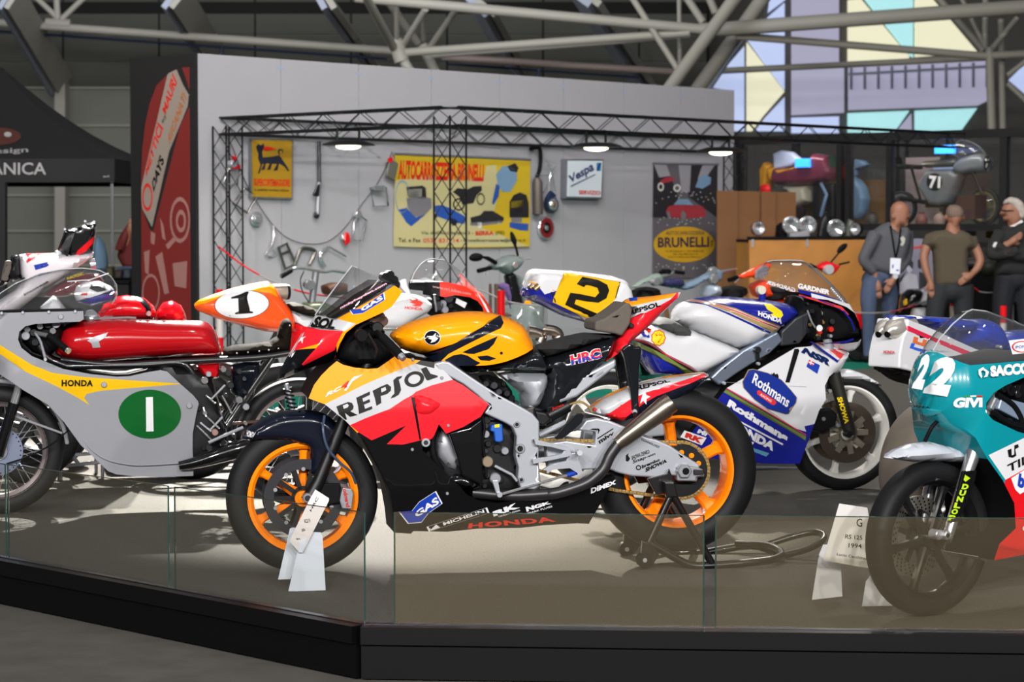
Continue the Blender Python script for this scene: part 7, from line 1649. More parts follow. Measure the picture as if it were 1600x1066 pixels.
# ================================================================== DISPLAY CASE, TENT, BARRIERS, PEOPLE
K21 = Z(1320, 300, 5.611); K22 = Z(1330, 200, 5.924); K23 = Z(1140, 190, 5.614)
CYAW = WYAW - 90
RP0 = np.array([(1565 - 800) / FPX * 24.0, 24.0, HZ])
KS = Thing('display_case', 'tall black framed glass display case holding old scooters and a racing bike', 'display case', RP0, CYAW)
CB = mat('case_black', '#0b0b0d', .5)
def kbox(nm, u0, u1, z0, z1, y0, y1, m): return MB().box(((u0 + u1) / 2, (y0 + y1) / 2, (z0 + z1) / 2), (abs(u1 - u0), abs(y1 - y0), abs(z1 - z0))).obj(nm, m, KS.root, smooth=False)
ZS, ZT = KS.P(1565, 350)[1], KS.P(1565, 201)[1]
for u, w_ in ((0, .09), (-1.45, .07), (-2.0, .07), (-2.12, .07), (-3.55, .08), (.95, .08)):
    kbox('post', u - w_ / 2, u + w_ / 2, 0, ZT, 0, .08, CB); kbox('post', u - w_ / 2, u + w_ / 2, 0, ZT, 1.1, 1.18, CB)
for z, h_ in ((ZT, .09), (ZS, .07), (ZS - .2, .05), (.1, .08)): kbox('rail', -3.6, 1.0, z - h_, z, -.005, .075, CB)
kbox('shelf', -3.6, 1.0, ZS - .06, ZS - .02, .08, 1.15, CB); kbox('shelf', -3.6, 1.0, .05, .1, .08, 1.15, CB); kbox('lid', -3.6, 1.0, ZT - .05, ZT - .01, .08, .5, CB)
kbox('back_panel', -2.0, -1.5, ZS, ZT - .25, 1.12, 1.14, mat('pinkish_panel', '#8a7c80', .7)); kbox('back_panel', -.35, .0, ZS, ZT - .2, 1.12, 1.14, mat('greyish_panel', '#6c7070', .7)); kbox('back_panel', -3.5, -2.2, ZS, ZT - .5, 1.12, 1.14, mat('ochre_panel', '#6a4a1c', .7))
kbox('lit_strip', -.75, -.1, ZS - .16, ZS - .08, .9, .95, mat('yellow_strip', '#a08a3a', .6)); kbox('pale_strip', -1.45, -.9, ZS - .17, ZS - .08, .9, .95, mat('pale_strip', '#9a94a2', .6))
kbox('blue_light', -1.05, -.8, ZT - .24, ZT - .15, .3, .34, mat('blue_led', '#2a86ff', .4, emit=2.2)); kbox('blue_light', -2.95, -2.75, ZT - .36, ZT - .26, .3, .34, mat('blue_led', '#2a86ff', .4, emit=2.2)); kbox('red_light', -2.1, -2.05, ZT - .5, ZT - .36, .1, .14, mat('red_led', '#ff5028', .4, emit=1.4))
kbox('monitor', -1.35, -.95, ZT - .5, ZT - .34, .75, .8, mat('pale_monitor', '#8ea4c8', .4, emit=.35))
for u_ in (-2.8, -1.75, -.75):                      # strip lamps added under the case lid to brighten its contents
    kbox('added_strip_lamp', u_ - .3, u_ + .3, ZT - .075, ZT - .05, .2, .26, mat('added_strip_glow', '#fff2e0', .4, emit=3.0))
    ld = bpy.data.lights.new('case_fill', 'AREA'); ld.energy = 5; ld.size = .6; ld.size_y = .06; ld.shape = 'RECTANGLE'; ld.color = (1, .93, .88)
    lo_ = bpy.data.objects.new('case_fill', ld); COL.objects.link(lo_); lo_.parent = KS.root; lo_.location = (u_, .23, ZT - .08); lo_.rotation_euler = (math.radians(25), 0, 0)
GC = sheet('case_glass', (.9, .92, .92), .8, .015, (.5, .5, .52))
for a, b_ in ((-3.5, -2.16), (-1.96, -1.49), (-1.41, -.05), (.05, .9)): mkobj('pane', [(a, .03, ZS), (b_, .03, ZS), (b_, .03, ZT - .09), (a, .03, ZT - .09)], [(0, 1, 2, 3)], GC, KS.root, smooth=False)
# inside: number 71 racer
OS = lambda u, y, z=None: RP0 + KS.ex * u + KS.ey * y + np.array([0, 0, (ZS - .02) if z is None else z])
R71 = Thing('racing_motorcycle', 'small grey vintage racer with number seventy-one inside the display case', 'motorcycle', OS(-.75, .5), CYAW)
GR = paint('dull_silver', '#5c6064', .35, .4)
R71.wheel('rear_wheel', *K22(470, 650)[0], 27, 23, .035, .025, RUBBER, ALUD, 0, wire=20, hubr=.05, lift=0.0); R71.wheel('front_wheel', *K22(1230, 655)[0], 30, 24, .035, .025, RUBBER, mat('yellowish_rim', '#8a7a3c', .4, .5), 0, wire=20, hubr=.07, lift=0.0)
f71, s71 = R71.body('side_fairing', K22(640, 540, 700, 420, 740, 385, 960, 380, 1010, 420, 1060, 400, 1000, 560, 940, 700, 860, 730, 760, 720, 700, 640), .12, .05, [GR]); q = K22(770, 500)[0]
R71.decal('number_disc', [ellipse(q[0], q[1], 12.5, 14, 24)], s71, INK, f71, .003); R71.text('71', K22(718, 560, 822, 560, 828, 450, 722, 440), s71, WINK, f71, .005, bold=.03)
n71, sn = R71.body('nose_fairing', K22(960, 360, 1010, 290, 1100, 260, 1160, 240, 1240, 240, 1290, 290, 1300, 360, 1260, 410, 1150, 420, 1060, 440, 1000, 430), .12, .06, [GR]); q = K22(1262, 330)[0]; R71.decal('number_disc', [ellipse(q[0], q[1], 6, 13, 20)], sn, INK, n71, .003); R71.text('7', K22(1240, 370, 1275, 370, 1275, 285, 1240, 285), sn, WINK, n71, .005, bold=.03)
R71.body('windscreen', K22(940, 240, 960, 150, 1020, 110, 1100, 125, 1180, 170, 1240, 240, 1160, 245, 1010, 285), .11, .05, [SCREEN], shell=True); R71.body('fuel_tank', K22(655, 340, 690, 305, 800, 300, 980, 280, 1010, 320, 960, 360, 700, 372), .1, .04, [mat('olive_silver', '#6c6a5c', .4, .3)]); R71.body('seat', K22(345, 330, 400, 290, 440, 260, 450, 330, 640, 345, 640, 385, 420, 380), .08, .02, [DULL])
R71.bar('frame_tube', [(*K22(470, 650)[0], .05), (*K22(700, 690)[0], .05)], .025, DULL); R71.bar('frame_tube', [(*K22(560, 380)[0], .05), (*K22(650, 700)[0], .05)], .015, DULL); R71.bar('fork_leg', [(*K22(1120, 400)[0], .07), (*K22(1230, 655)[0], .07)], .018, DARKM); R71.body('engine', K22(720, 560, 900, 560, 900, 740, 700, 740), .08, .03, [DARKM])
X = Thing('wooden_crate', 'reddish wooden crate under the front of the number seventy-one racer', 'crate', OS(-.45, .25), CYAW); X.body('side', K22(1030, 640, 1200, 620, 1200, 840, 1030, 846), .12, .0, [mat('red_wood', '#3c1c12', .7)])
for i, (px, py, c, lb) in enumerate(((1440, 330, '#6a4034', 'small brown pot left under the number seventy-one racer'), (1468, 336, '#8a7468', 'pale round pot under the number seventy-one racer'), (1363, 332, '#2c2a26', 'dark bottle standing beside the blue scooter in the case'))):
    P_ = KS.P(px, py, -.25); o = empty('pot' if i < 2 else 'bottle', tuple(OS(P_[0], .25))); tag(o, lb, 'pot' if i < 2 else 'bottle'); MB().lathe([(0, 0), (.05, 0), (.07, .05), (.06, .1), (.03, .13), (.035, .15), (0, .15)], (0, 0, 0), 'z', 14).obj('vessel', mat('pot_' + c[1:], c, .6), o)
V1 = Thing('scooter', 'blue grey scooter standing behind glass left of the number seventy-one racer', 'scooter', OS(-1.8, .5), CYAW); VB = paint('case_blue', '#56708a', .3, .5)
V1.body('handlebar_head', K23(1080, 370, 1110, 330, 1180, 340, 1225, 380, 1180, 410, 1130, 420, 1125, 480, 1085, 480), .06, .02, [VB]); V1.body('leg_shield', K23(1075, 480, 1130, 500, 1190, 570, 1215, 680, 1195, 800, 1150, 862, 1075, 862), .1, .04, [VB])
V2 = Thing('scooter', 'maroon and ochre scooter with green seat behind the case glass', 'scooter', OS(-2.75, .5), CYAW); MAR = paint('maroon', '#5a2034', .3, .5)
V2.body('body', K23(360, 400, 560, 400, 720, 350, 760, 280, 900, 300, 940, 440, 920, 520, 700, 560, 450, 560, 380, 520), .15, .06, [MAR, paint('ochre', '#b8801c', .3, .5), paint('bottle_green', '#1f4430', .4, .5)], [(K23(280, 420, 330, 340, 380, 380, 360, 600, 280, 620), 1), (K23(830, 290, 900, 300, 930, 420, 860, 400), 2), (K23(400, 430, 640, 380, 720, 355, 720, 370, 430, 450), 1)]); V2.body('front_column', K23(285, 420, 330, 350, 380, 380, 360, 600, 290, 610), .1, .04, [paint('ochre', '#b8801c', .3, .5)]); V2.body('white_screen', K23(390, 280, 460, 250, 560, 265, 640, 330, 560, 390, 400, 430), .05, .03, [paint('pale_blue_white', '#b4bedc')]); V2.body('rear_panel', K23(480, 570, 700, 560, 720, 700, 600, 760, 560, 640), .12, .05, [paint('cream_panel', '#9a9484')])
V2.bar('leg', [(*K23(800, 540)[0], .1), (*K23(850, 640)[0], .1), (*K23(800, 830)[0], .1)], .02, mat('pale_blue_bar', '#6a86a8', .3, .3)); V2.body('floor_stand', K23(740, 540, 930, 540, 930, 860, 880, 862, 740, 862), .04, .02, [DARKM])
MB().lathe([(0, -.03), (.1, -.04), (.17, -.03), (.17, .03), (0, .03)], (V2.P(*K23(560, 640)[0])[0], 0, .17), 'y', 20).obj('wheel', RUBBER, V2.root)
P_ = KS.P(1170, 275, -.3); Xp = Thing('potted_plant', 'dark green plant with red flower behind the case glass at its left end', 'plant', OS(-3.4, .4), CYAW)
random.seed(2); b = MB()
for i in range(60): b.box((random.uniform(-.22, .22), random.uniform(-.15, .15), random.uniform(.1, .42)), (.07, .01, .04), R=Matrix.Rotation(random.uniform(0, 3), 3, random.choice('XYZ')))
b.obj('foliage', mat('dark_leaf', '#2a3a28', .6), Xp.root)['kind'] = 'stuff'; MB().ball((.02, -.1, .42), (.08, .05, .07)).obj('flower', RED, Xp.root); MB().lathe([(0, 0), (.1, 0), (.13, .15), (0, .15)], (0, 0, 0), 'z', 14).obj('pot', DULL, Xp.root)
# poster with two faces under the case, black and white bike
T = Thing('photo_poster', 'grey photograph poster with red heading below the display case', 'poster', on_floor(1412, 582, HZ), CYAW + 20)
po, _ = T.body('sheet', K21(560, 410, 720, 410, 780, 480, 780, 900, 480, 900, 480, 700), .01, 0, [mat('poster_lilac', '#7c7c8e', .7)], h=.3)
PD_ = mat('poster_dark', '#202026', .7); PLt = mat('poster_light', '#a8a8b4', .7)
T.text('scuola', K21(570, 505, 690, 495, 690, 460, 570, 470), .0105, RINK, po, .002, bold=.03); T.decal('print_figure', [K21(525, 650, 540, 595, 580, 590, 602, 620, 595, 680, 560, 640), K21(640, 600, 665, 580, 690, 620, 660, 680, 640, 660), K21(480, 760, 540, 690, 500, 780, 480, 800), K21(650, 700, 720, 720, 720, 820, 650, 860)], .0105, PD_, po, .002)
T.decal('print_figure', [K21(540, 650, 590, 650, 592, 690, 570, 715, 545, 695), K21(490, 780, 560, 710, 630, 730, 650, 880, 480, 890)], .0105, PLt, po, .0015)
T = Thing('motorcycle', 'black and white motorcycle nose between the two standing men', 'motorcycle', on_floor(1430, 590, HZ), 10)
T.body('nose', K21(480, 980, 500, 900, 560, 850, 640, 848, 680, 880, 660, 960, 560, 1010, 480, 1060), .14, .08, [BLACK]); T.body('tank', K21(640, 900, 690, 855, 735, 870, 735, 960, 690, 1000, 620, 960), .12, .06, [WHITE]); T.body('side_panel', K21(600, 1020, 700, 1010, 700, 1066, 720, 1200, 560, 1200), .12, .05, [WHITE]); T.body('indicator', K21(515, 960, 540, 930, 545, 980, 520, 1000), .03, .01, [YELLOW], wc=.12)
for x in (1410, 1465): u = T.P(x, 560)[0]; MB().lathe([(.2, -.03), (.25, -.05), (.3, 0), (.25, .05), (.2, .03)], (u, 0, .3), 'y', 28).obj('wheel', RUBBER, T.root)
# dark stall behind the men
T = Thing('market_stall', 'dark cluttered stall below the display case behind the men', 'stall', RP0 - KS.ey * .75 - KS.ex * .3, CYAW); MB().box((.1, .25, .55), (1.5, .4, 1.1)).obj('table', DULL, T.root)
random.seed(9)
for i in range(14): MB().ball((random.uniform(-.5, .7), .1, 1.1 + random.uniform(.0, .12)), (random.uniform(.06, .16), .12, random.uniform(.05, .14)), seg=10).obj('goods', mat('goods_%d' % (i % 4), ('#2c241c', '#1c2018', '#3a3428', '#221c22')[i % 4], .6), T.root)
# ---------------- black gazebo on the left
T = Thing('gazebo', 'black pop-up gazebo with grey lettering at the far left', 'tent', on_floor(178, 586, HZ), 0)
CAN = mat('black_canvas', '#0c0d10', .75, noise=.2, nscale=4)
e = np.array(T.P(178, 248)); b0 = T.P(178, 285)[1]; ap = np.array(T.P(-190, 96))
u1, z1 = e; Lr = 3.0
v = [(u1, 0, z1), (u1 - Lr, 0, z1), (u1 - Lr, Lr, z1), (u1, Lr, z1), (u1 - Lr / 2, Lr / 2, z1 + 1.05)]
def sag(p, q, n=8): return [tuple(np.array(p) * (1 - t) + np.array(q) * t - np.array([0, 0, .13 * math.sin(math.pi * t)])) for t in np.linspace(0, 1, n)]
vv, ff = [], []
for i in range(4):
    a_, b_ = v[i], v[(i + 1) % 4]; r1, r2 = sag(a_, v[4]), sag(b_, v[4]); n0 = len(vv)
    for k in range(8):
        for m_ in range(7): t = m_ / 6; vv.append(tuple(np.array(r1[k]) * (1 - t) + np.array(r2[k]) * t))
    ff += [(n0 + k * 7 + m_, n0 + k * 7 + m_ + 1, n0 + k * 7 + m_ + 8, n0 + k * 7 + m_ + 7) for k in range(7) for m_ in range(6)]
mkobj('canopy', vv, ff, CAN, T.root, merge=1e-4, auto=.4)
for i in range(4):
    a_, b_ = np.array(v[i]), np.array(v[(i + 1) % 4]); dz = np.array([0, 0, z1 - b0]); nrm = np.cross(b_ - a_, dz); nrm = nrm / np.linalg.norm(nrm) * .006
    mkobj('valance', [a_ + nrm, b_ + nrm, b_ + nrm - dz, a_ + nrm - dz, a_ - nrm, b_ - nrm, b_ - nrm - dz, a_ - nrm - dz], [(0, 1, 2, 3), (7, 6, 5, 4), (0, 4, 5, 1), (3, 2, 6, 7), (0, 3, 7, 4), (1, 5, 6, 2)], CAN, T.root, smooth=False)
    MB().tube([v[i] if i else (v[i][0] - .03, .03, v[i][2]), (v[i][0] - (.03 if i in (0, 3) else -.03), v[i][1] + (.03 if i < 2 else -.03), 0)], .018, 6).obj('leg', ALUD if i == 0 else DULL, T.root)
GT = mat('tent_letter', '#9a9a9c', .6)
T.text('MECCANICA', flat(-88, 273, 72, 273, 72, 254, -88, 254), .008, GT, None, .002); T.text('srl', flat(161, 277, 170, 277, 170, 274, 161, 274), .008, GT, None, .002)
zz0, zz1 = z1, z1 + 1.05
def roofw(P_):
    P_ = np.atleast_2d(P_); t = np.clip((P_[:, 1] - zz0) / 1.05, 0, 1); s_ = t.copy()
    for _ in range(6): s_ = np.clip(t + .13 * np.sin(np.pi * s_) / 1.05, 0, 1)
    return -s_ * Lr / 2
q = (-4, 213); T.decal('logo', [ellipse(q[0], q[1], 37, 14, 24)], roofw, mat('tent_brown', '#4a2620', .6), None, .02); T.text('design', flat(-22, 244, 44, 240, 44, 230, -22, 232), roofw, GT, None, .025); T.decal('logo_dot', [ellipse(12, 210, 6, 4, 12)], roofw, GT, None, .028)
# dark pillar and clutter under the gazebo
T = Thing('dark_banner', 'black roll-up panel at the very left edge under the gazebo', 'panel', on_floor(-8, 590, HZ), 0); T.body('panel', flat(-40, 285, 10, 285, 10, 560, -40, 560), .05, 0, [CAN], h=.5)
T = Thing('tool_table', 'dark table with clutter behind the tail fin', 'table', on_floor(180, 588, HZ), 0); T.body('top', flat(140, 437, 210, 437, 210, 443, 140, 443), .3, .01, [DULL], h=.3); T.body('front', flat(142, 443, 208, 443, 208, 580, 142, 580), .28, 0, [CAN], h=.4)
for i, (x, y, c) in enumerate(((160, 428, '#2c3c50'), (172, 425, '#3c3a20'), (186, 430, '#241c18'), (200, 428, '#26303c'))):
    o = Thing('tool_box', ('blue grey', 'olive', 'dark brown', 'slate')[i] + ' box in the clutter on the dark table', 'box', T.O + np.array([0, 0, 0]), 0); o.body('body', [(x - 7, y - 8), (x + 7, y - 9), (x + 8, 436.5), (x - 8, 436.5)], .07, .02, [mat('tool_%d' % i, c, .6)])
# ---------------- barriers
def chainline(label, pts, d, split, r=.007):
    ds_ = d if isinstance(d, (list, tuple)) else [d] * len(pts); P_ = catmull([at_depth(x, y, e_) for (x, y), e_ in zip(pts, ds_)], 6); c = empty('barrier_chain', tuple(P_[0])); tag(c, label, 'chain', 'red and white barrier chains'); n = len(P_)
    cols = (RED, mat('chain_white', '#8c8886', .5)); k = 0
    bounds = [0] + [int(n * s_) for s_ in split] + [n - 1]
    for i in range(len(bounds) - 1):
        seg = [tuple(p - P_[0]) for p in P_[bounds[i]:bounds[i + 1] + 1]]
        if len(seg) > 1: MB().tube(seg, r, 6).obj('section', cols[i % 2], c)
chainline('red and white plastic chain sagging across the left of the booth wall', flat(341, 385, 388, 420, 440, 445, 480, 458, 540, 466), 19.5, (.35, .62)); chainline('white and red chain beside the grey scooter', flat(748, 452, 790, 470, 820, 476, 850, 478), 17.5, (.05,)); chainline('red and white chain in front of the man in jeans', flat(1300, 486, 1345, 489, 1390, 488, 1420, 480, 1450, 470, 1488, 458), (21.0, 21.0, 21.3, 22.2, 22.8, 22.9), (.1, .4, .66)); bpost_list = [('red and white barrier post hidden behind the olive shirted man', 1489, 452, 22.9), ('red and white barrier post behind the white haired man', 1580, 449, 22.9)]; chainline('red and white chain between the right hand men', flat(1491, 455, 1520, 450, 1532, 456, 1550, 457, 1579, 452), 22.9, (.45,))
def bpost(label, px, ytop, d):
    b = at_depth(px, ytop, d); h_ = b[2] - HZ; o = empty('barrier_post', (b[0], b[1], HZ)); tag(o, label, 'post', 'red and white barrier posts'); WP = mat('post_white', '#c4c0bc', .5)
    MB().lathe([(0, 0), (.14, 0), (.14, .03), (.03, .05), (0, .05)], (0, 0, 0), 'z', 20).obj('base', DULL, o); n = 5
    for i in range(n): MB().tube([(0, 0, .04 + (h_ - .04) * i / n), (0, 0, .04 + (h_ - .04) * (i + 1) / n)], .03, 12).obj('ring', RED if (n - i) % 2 else WP, o)
for a_ in bpost_list: bpost(*a_)
bpost('red and white barrier post beside the grey scooter', 783, 454, 17.4); bpost('red and white barrier post near the dark trousers at the right', 1568, 478, 20.5); bpost('red and white barrier post left by the truss column', 343, 452, 18.5)
# ---------------- people
SKIN = mat('skin', '#8a5f4a', .55, noise=.08, nscale=12); HAIRW = mat('white_hair', '#a8a098', .8, noise=.3, nscale=30)
def take(mb, o):
    mb.add([tuple(v_.co) for v_ in o.data.vertices], [tuple(p.vertices) for p in o.data.polygons]); me = o.data; bpy.data.objects.remove(o, do_unlink=True); bpy.data.meshes.remove(me)
def fused(mb, name, m, T, vox=.012, parent=None):
    o = mb.obj(name, m, parent or T.root, auto=None); r = o.modifiers.new('fuse', 'REMESH'); r.mode = 'VOXEL'; r.voxel_size = vox; r.use_smooth_shade = True
    s_ = o.modifiers.new('soften', 'SMOOTH'); s_.factor = .5; s_.iterations = 4
    return o
def limb(mb, T, pts, r, seg=10): mb.tube([T.L(*p) for p in pts], r, seg, smoothing=3)
def hand(mb, T, wrist, tip, w, spread=.014):
    """palm and five fingers from the wrist pixel towards the tip pixel"""
    a, b = np.array(T.L(wrist[0], wrist[1], w)), np.array(T.L(tip[0], tip[1], w + .01)); d = (b - a); L = .185; d = d / np.linalg.norm(d); s_ = np.cross(d, [0, 1, 0]); s_ /= np.linalg.norm(s_)
    k0 = a + d * .09
    mb.tube([a - d * .02, a + d * .04, k0], [.027, .04, .036], 8)
    for i, (o, l) in enumerate(((-1.5, .062), (-.5, .078), (.5, .083), (1.5, .075))):
        p = k0 + s_ * o * spread * 1.3; mb.tube([p - d * .02, p + d * l * .55 + np.array([0, -.008, 0]), p + d * l + np.array([0, .012, 0])], [.0105, .0095, .008], 6)
    p = a + d * .03 - s_ * .03; mb.tube([p, p + d * .035 - s_ * .025, p + d * .065 - s_ * .03], [.013, .011, .009], 6)
FL = lambda x: on_floor(x, 594, HZ)
# man in grey sweater, leaning, hands on thighs
T = Thing('person', 'bald man in grey sweater and jeans leaning with hands on thighs, badge on lanyard', 'person', on_floor(1378, 566, -.012), 0)
mb = MB()
ho, _ = T.body('h', K21(398, 190, 400, 140, 420, 105, 455, 82, 490, 80, 530, 95, 560, 130, 570, 165, 566, 188, 574, 225, 568, 238, 556, 242, 558, 262, 548, 275, 545, 296, 520, 306, 485, 300, 470, 330, 430, 340, 405, 300, 400, 240), .078, .07, [SKIN], h=.015); take(mb, ho)
mb.tube([T.L(*K21(440, 290)[0], 0), T.L(*K21(420, 370)[0], 0)], [.06, .07], 12); mb.ball(T.L(*K21(425, 215)[0], .075), (.02, .012, .032))
limb(mb, T, [(*K21(250, 690)[0], .16), (*K21(290, 800)[0], .17)], [.038, .03]); hand(mb, T, K21(285, 790)[0], K21(295, 890)[0], .17); limb(mb, T, [(*K21(460, 680)[0], .12), (*K21(425, 770)[0], .16)], [.038, .03]); hand(mb, T, K21(430, 760)[0], K21(365, 860)[0], .17)
limb(mb, T, [(*K21(410, 400)[0], 0), (*K21(330, 700)[0], 0)], [.1, .11])
fused(mb, 'body', SKIN, T, .009)
mb = MB(); o, _ = T.body('t', K21(390, 260, 420, 310, 460, 340, 500, 300, 555, 310, 580, 350, 570, 470, 530, 620, 480, 720, 420, 760, 330, 740, 250, 720, 150, 690, 160, 620, 190, 480, 240, 340, 330, 280), .15, .1, [SKIN], h=.03); take(mb, o)
limb(mb, T, [(*K21(270, 360)[0], .12), (*K21(185, 540)[0], .17), (*K21(165, 600)[0], .18), (*K21(220, 660)[0], .18), (*K21(255, 710)[0], .17)], [.075, .062, .058, .052, .046]); limb(mb, T, [(*K21(545, 350)[0], -.08), (*K21(545, 560)[0], -.02), (*K21(500, 650)[0], .08), (*K21(470, 690)[0], .12)], [.07, .058, .05, .046])
fused(mb, 'sweater', mat('grey_knit', '#4a4c52', .85, noise=.1, nscale=60), T, .014)
mb = MB(); limb(mb, T, [(*K21(270, 740)[0], .08), (*K21(215, 900)[0], .12), (*K21(210, 1066)[0], .13), (1357, 535, .1), (1357, 558, .1)], [.12, .095, .075, .06, .055]); limb(mb, T, [(*K21(330, 760)[0], -.06), (*K21(390, 900)[0], -.08), (*K21(380, 1066)[0], -.08), (1386, 535, -.1), (1385, 556, -.1)], [.12, .095, .075, .06, .055]); mb.ball(T.L(*K21(290, 770)[0], .01), (.17, .14, .13))
fused(mb, 'jeans', mat('blue_denim', '#3c4a64', .85, noise=.2, nscale=20), T, .014)
for x, w in ((1360, .1), (1388, -.1)): p = T.L(x, 560, w); MB().ball((p[0] + .03, p[1], .045), (.14, .05, .05)).obj('shoe', DULL, T.root)
MB().tube([T.L(*K21(400, 300)[0], .13), T.L(*K21(420, 420)[0], .165), T.L(*K21(445, 580)[0], .17)], .009, 6).obj('lanyard', DULL, T.root); MB().tube([T.L(*K21(490, 320)[0], .13), T.L(*K21(475, 450)[0], .165), T.L(*K21(448, 580)[0], .17)], .009, 6).obj('lanyard', DULL, T.root)
bd, _ = T.body('badge', K21(400, 578, 492, 585, 480, 725, 395, 715), .004, 0, [PAPER], wc=.18, h=.2); T.decal('badge_print', [K21(415, 640, 430, 635, 425, 670, 415, 670), K21(450, 680, 475, 682, 472, 695, 450, 692)], .1845, BINK, bd, .001)
T.decal('sweater_emblem', [K21(485, 405, 510, 385, 530, 410, 525, 445, 505, 475, 485, 465, 500, 440)], .165, mat('emblem_grey', '#a8a8a4', .7), None, .0); T.disc('wrist_watch', *K21(445, 740)[0], 4.5, .17, .2, ALU)
b = MB(); b.ball(T.L(*K21(540, 180)[0], .055), .011); b.ball(T.L(*K21(566, 180)[0], .01), .009); b.obj('eyes', INK, T.root); T.body('beard', K21(520, 268, 556, 262, 552, 296, 515, 308), .04, .02, [mat('grey_stubble', '#6c5a50', .8)], wc=.02)
# man in olive T-shirt, seen from behind
T = Thing('person', 'man with shaved head in olive T-shirt seen from behind, hand on hip', 'person', on_floor(1492, 596, HZ), 0)
mb = MB(); o, _ = T.body('h', K21(890, 200, 892, 150, 915, 122, 960, 113, 1010, 125, 1035, 160, 1040, 210, 1025, 260, 1000, 285, 990, 330, 920, 330, 915, 285, 898, 250), .09, .075, [SKIN], h=.015); take(mb, o)
for x in (884, 1042): mb.ball(T.L(*K21(x, 225)[0], 0), (.014, .02, .032))
mb.tube([T.L(*K21(950, 280)[0], 0), T.L(*K21(945, 370)[0], 0)], [.062, .08], 12); limb(mb, T, [(*K21(945, 360)[0], 0), (*K21(940, 700)[0], 0)], [.1, .12])
limb(mb, T, [(*K21(740, 430)[0], 0), (*K21(695, 560)[0], .03), (*K21(712, 680)[0], .06), (*K21(750, 790)[0], .08)], [.055, .045, .04, .03]); hand(mb, T, K21(750, 785)[0], K21(762, 900)[0], .08); limb(mb, T, [(*K21(1120, 440)[0], 0), (*K21(1185, 590)[0], .05), (*K21(1160, 670)[0], .08), (*K21(1105, 730)[0], .1)], [.055, .046, .04, .03]); hand(mb, T, K21(1115, 722)[0], K21(1060, 760)[0], .12)
fused(mb, 'body', SKIN, T, .009)
mb = MB(); o, _ = T.body('t', K21(880, 330, 950, 345, 1020, 330, 1100, 370, 1150, 480, 1085, 520, 1075, 640, 1105, 800, 940, 850, 780, 840, 775, 640, 765, 500, 690, 460, 740, 360, 800, 340), .13, .08, [SKIN], h=.03); take(mb, o)
limb(mb, T, [(*K21(770, 390)[0], 0), (*K21(725, 480)[0], .01)], [.075, .07]); limb(mb, T, [(*K21(1095, 400)[0], 0), (*K21(1125, 500)[0], .01)], [.075, .07])
T.body('cropped_hair', K21(886, 205, 890, 150, 915, 118, 960, 110, 1010, 122, 1038, 160, 1043, 205, 1020, 240, 960, 262, 905, 240), .094, .06, [mat('grey_stubble', '#6c5a50', .8)], h=.02)
fused(mb, 't_shirt', mat('olive_cotton', '#4a4234', .9, noise=.12, nscale=25), T, .014)
mb = MB(); limb(mb, T, [(*K21(850, 820)[0], 0), (*K21(800, 1000)[0], .02), (1458, 540, .02), (1460, 586, .0)], [.13, .1, .075, .06]); limb(mb, T, [(*K21(1020, 820)[0], 0), (*K21(1040, 1000)[0], 0), (1506, 540, 0), (1508, 584, 0)], [.13, .1, .075, .06]); mb.ball(T.L(*K21(935, 860)[0], 0), (.19, .14, .13))
fused(mb, 'trousers', mat('dark_denim', '#1c2024', .85), T, .014)
for x in (1460, 1508): p = T.L(x, 588, 0); MB().ball((p[0], p[1] + .02, .045), (.055, .13, .05)).obj('shoe', DULL, T.root)
# white haired man, arms folded
T = Thing('person', 'white haired man with glasses in dark sweater with folded arms', 'person', on_floor(1585, 594, HZ), 0)
mb = MB(); o, _ = T.body('h', K21(1375, 150, 1395, 110, 1440, 80, 1510, 90, 1560, 150, 1560, 230, 1530, 270, 1500, 300, 1440, 300, 1420, 262, 1400, 260, 1385, 240, 1388, 215, 1352, 195, 1372, 170), .08, .06, [SKIN], h=.015); take(mb, o)
mb.tube([T.L(*K21(1480, 260)[0], 0), T.L(*K21(1510, 350)[0], 0)], [.065, .08], 12); limb(mb, T, [(*K21(1520, 340)[0], 0), (*K21(1530, 720)[0], 0)], [.1, .12]); limb(mb, T, [(*K21(1400, 470)[0], .15), (*K21(1450, 450)[0], .17)], [.04, .035]); hand(mb, T, K21(1440, 455)[0], K21(1500, 410)[0], .17)
fused(mb, 'body', SKIN, T, .009)
mb = MB(); o, _ = T.body('t', K21(1395, 290, 1440, 310, 1560, 250, 1660, 320, 1700, 480, 1690, 740, 1500, 760, 1310, 730, 1330, 600, 1360, 380), .14, .09, [SKIN], h=.03); take(mb, o)
limb(mb, T, [(*K21(1370, 360)[0], .05), (*K21(1300, 480)[0], .1), (*K21(1285, 550)[0], .12), (*K21(1400, 545)[0], .17), (*K21(1520, 510)[0], .18)], [.075, .062, .058, .054, .05]); limb(mb, T, [(*K21(1650, 360)[0], .02), (*K21(1640, 540)[0], .12), (*K21(1500, 560)[0], .15), (*K21(1330, 470)[0], .17)], [.07, .06, .054, .05])
fused(mb, 'sweater', mat('dark_knit', '#191b1c', .9), T, .014)
mb = MB(); limb(mb, T, [(*K21(1430, 740)[0], 0), (*K21(1380, 1000)[0], 0), (1570, 530, 0), (1572, 582, 0)], [.13, .105, .08, .06]); limb(mb, T, [(*K21(1600, 740)[0], 0), (*K21(1590, 1000)[0], 0), (1606, 530, 0), (1608, 582, 0)], [.13, .1, .08, .06]); mb.ball(T.L(*K21(1510, 770)[0], 0), (.18, .14, .12))
fused(mb, 'trousers', mat('navy_denim', '#10141c', .85), T, .014)
for x in (1568, 1604): p = T.L(x, 585, 0); MB().ball((p[0] - .03, p[1], .045), (.14, .055, .05)).obj('shoe', DULL, T.root)
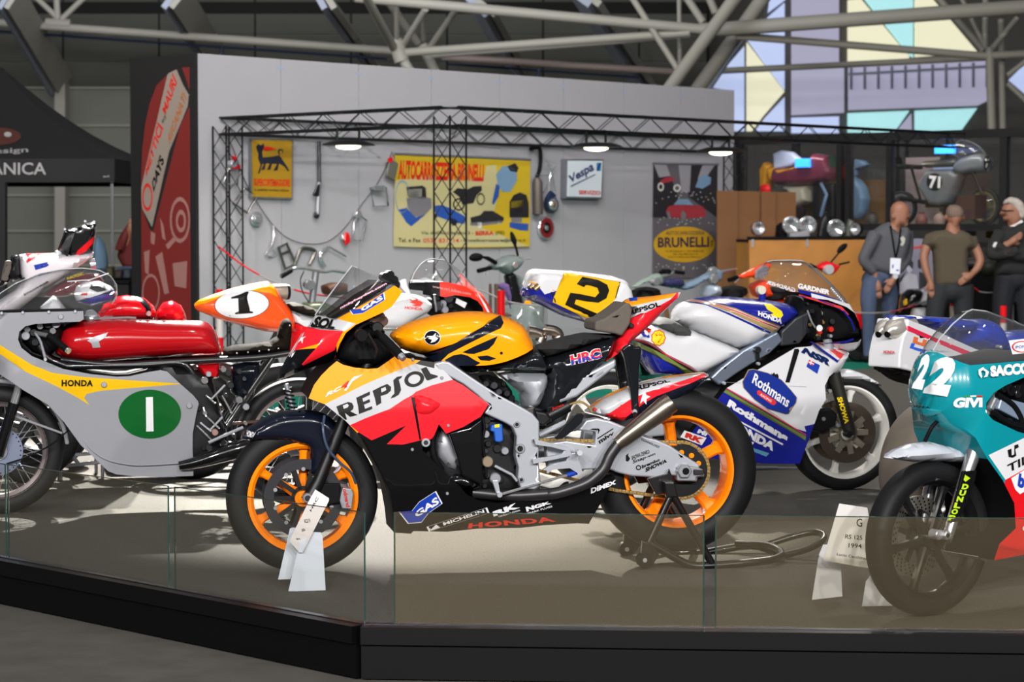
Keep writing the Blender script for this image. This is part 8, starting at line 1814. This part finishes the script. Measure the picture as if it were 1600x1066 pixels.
mb = MB(); o, _ = T.body('hr', K21(1385, 110, 1400, 70, 1450, 42, 1510, 50, 1560, 90, 1585, 160, 1580, 230, 1540, 250, 1500, 230, 1490, 180, 1450, 130, 1420, 110), .092, .04, [HAIRW]); take(mb, o); fused(mb, 'hair', HAIRW, T, .012)
T.body('collar', K21(1430, 300, 1545, 240, 1560, 265, 1460, 318), .1, .02, [WINK]); T.body('cuff', K21(1285, 480, 1310, 440, 1342, 436, 1310, 500), .05, .02, [WINK], wc=.14); MB().tube([T.L(*K21(1365, 160)[0], .06), T.L(*K21(1400, 165)[0], .085), T.L(*K21(1480, 165)[0], .085)], .006, 6).obj('glasses', DULL, T.root); T.body('elbow_patch', smooth_poly(K21(1385, 530, 1410, 505, 1480, 510, 1500, 535, 1470, 560, 1410, 560), 2), .012, .006, [mat('brown_patch', '#2a2018', .8)], wc=.21)
# crouching person in red jacket behind the black end wall
T = Thing('person', 'crouching person in red jacket half hidden behind the black end wall', 'person', on_floor(206, 582, HZ), 0)
mb = MB(); o, _ = T.body('t', flat(183, 400, 188, 385, 196, 365, 204, 345, 212, 336, 228, 340, 232, 400, 222, 425, 195, 422), .14, .06, [SKIN], h=.03); take(mb, o); limb(mb, T, [(210, 350, .1), (194, 372, .14), (186, 392, .15)], [.06, .055, .05]); fused(mb, 'jacket', mat('red_jacket', '#5a1414', .8), T, .014)
mb = MB(); o, _ = T.body('h', flat(210, 335, 212, 318, 220, 310, 230, 315, 234, 328, 230, 342, 218, 346), .08, .06, [SKIN], h=.015); take(mb, o); hand(mb, T, (203, 366), (205, 352), .15); limb(mb, T, [(196, 384, .12), (204, 364, .15)], [.035, .03]); mb.tube([T.L(222, 340, 0), T.L(215, 410, 0)], [.06, .1], 10); fused(mb, 'body', SKIN, T, .009)
mb = MB(); limb(mb, T, [(212, 425, .05), (186, 440, .1), (200, 520, .1), (202, 574, .1)], [.11, .09, .07, .055]); limb(mb, T, [(222, 425, -.08), (215, 500, -.08), (214, 574, -.08)], [.11, .08, .055]); fused(mb, 'jeans', mat('blue_denim', '#3c4a64', .85), T, .014)
for x, w in ((200, .1), (212, -.08)): p = T.L(x, 578, w); MB().ball((p[0] - .02, p[1], .045), (.13, .05, .05)).obj('shoe', DULL, T.root)
T = Thing('cloth_bag', 'light blue cloth bag on the dark table behind the tail fin', 'bag', T.O + np.array([-.3, .3, 0]), 0); T.body('sack', flat(148, 436, 146, 385, 153, 368, 162, 378, 168, 400, 170, 436), .1, .05, [mat('pale_blue_cloth', '#5a7890', .8)])
if bpy.data.scenes.get('lettering_room'): bpy.data.scenes.remove(bpy.data.scenes['lettering_room'])
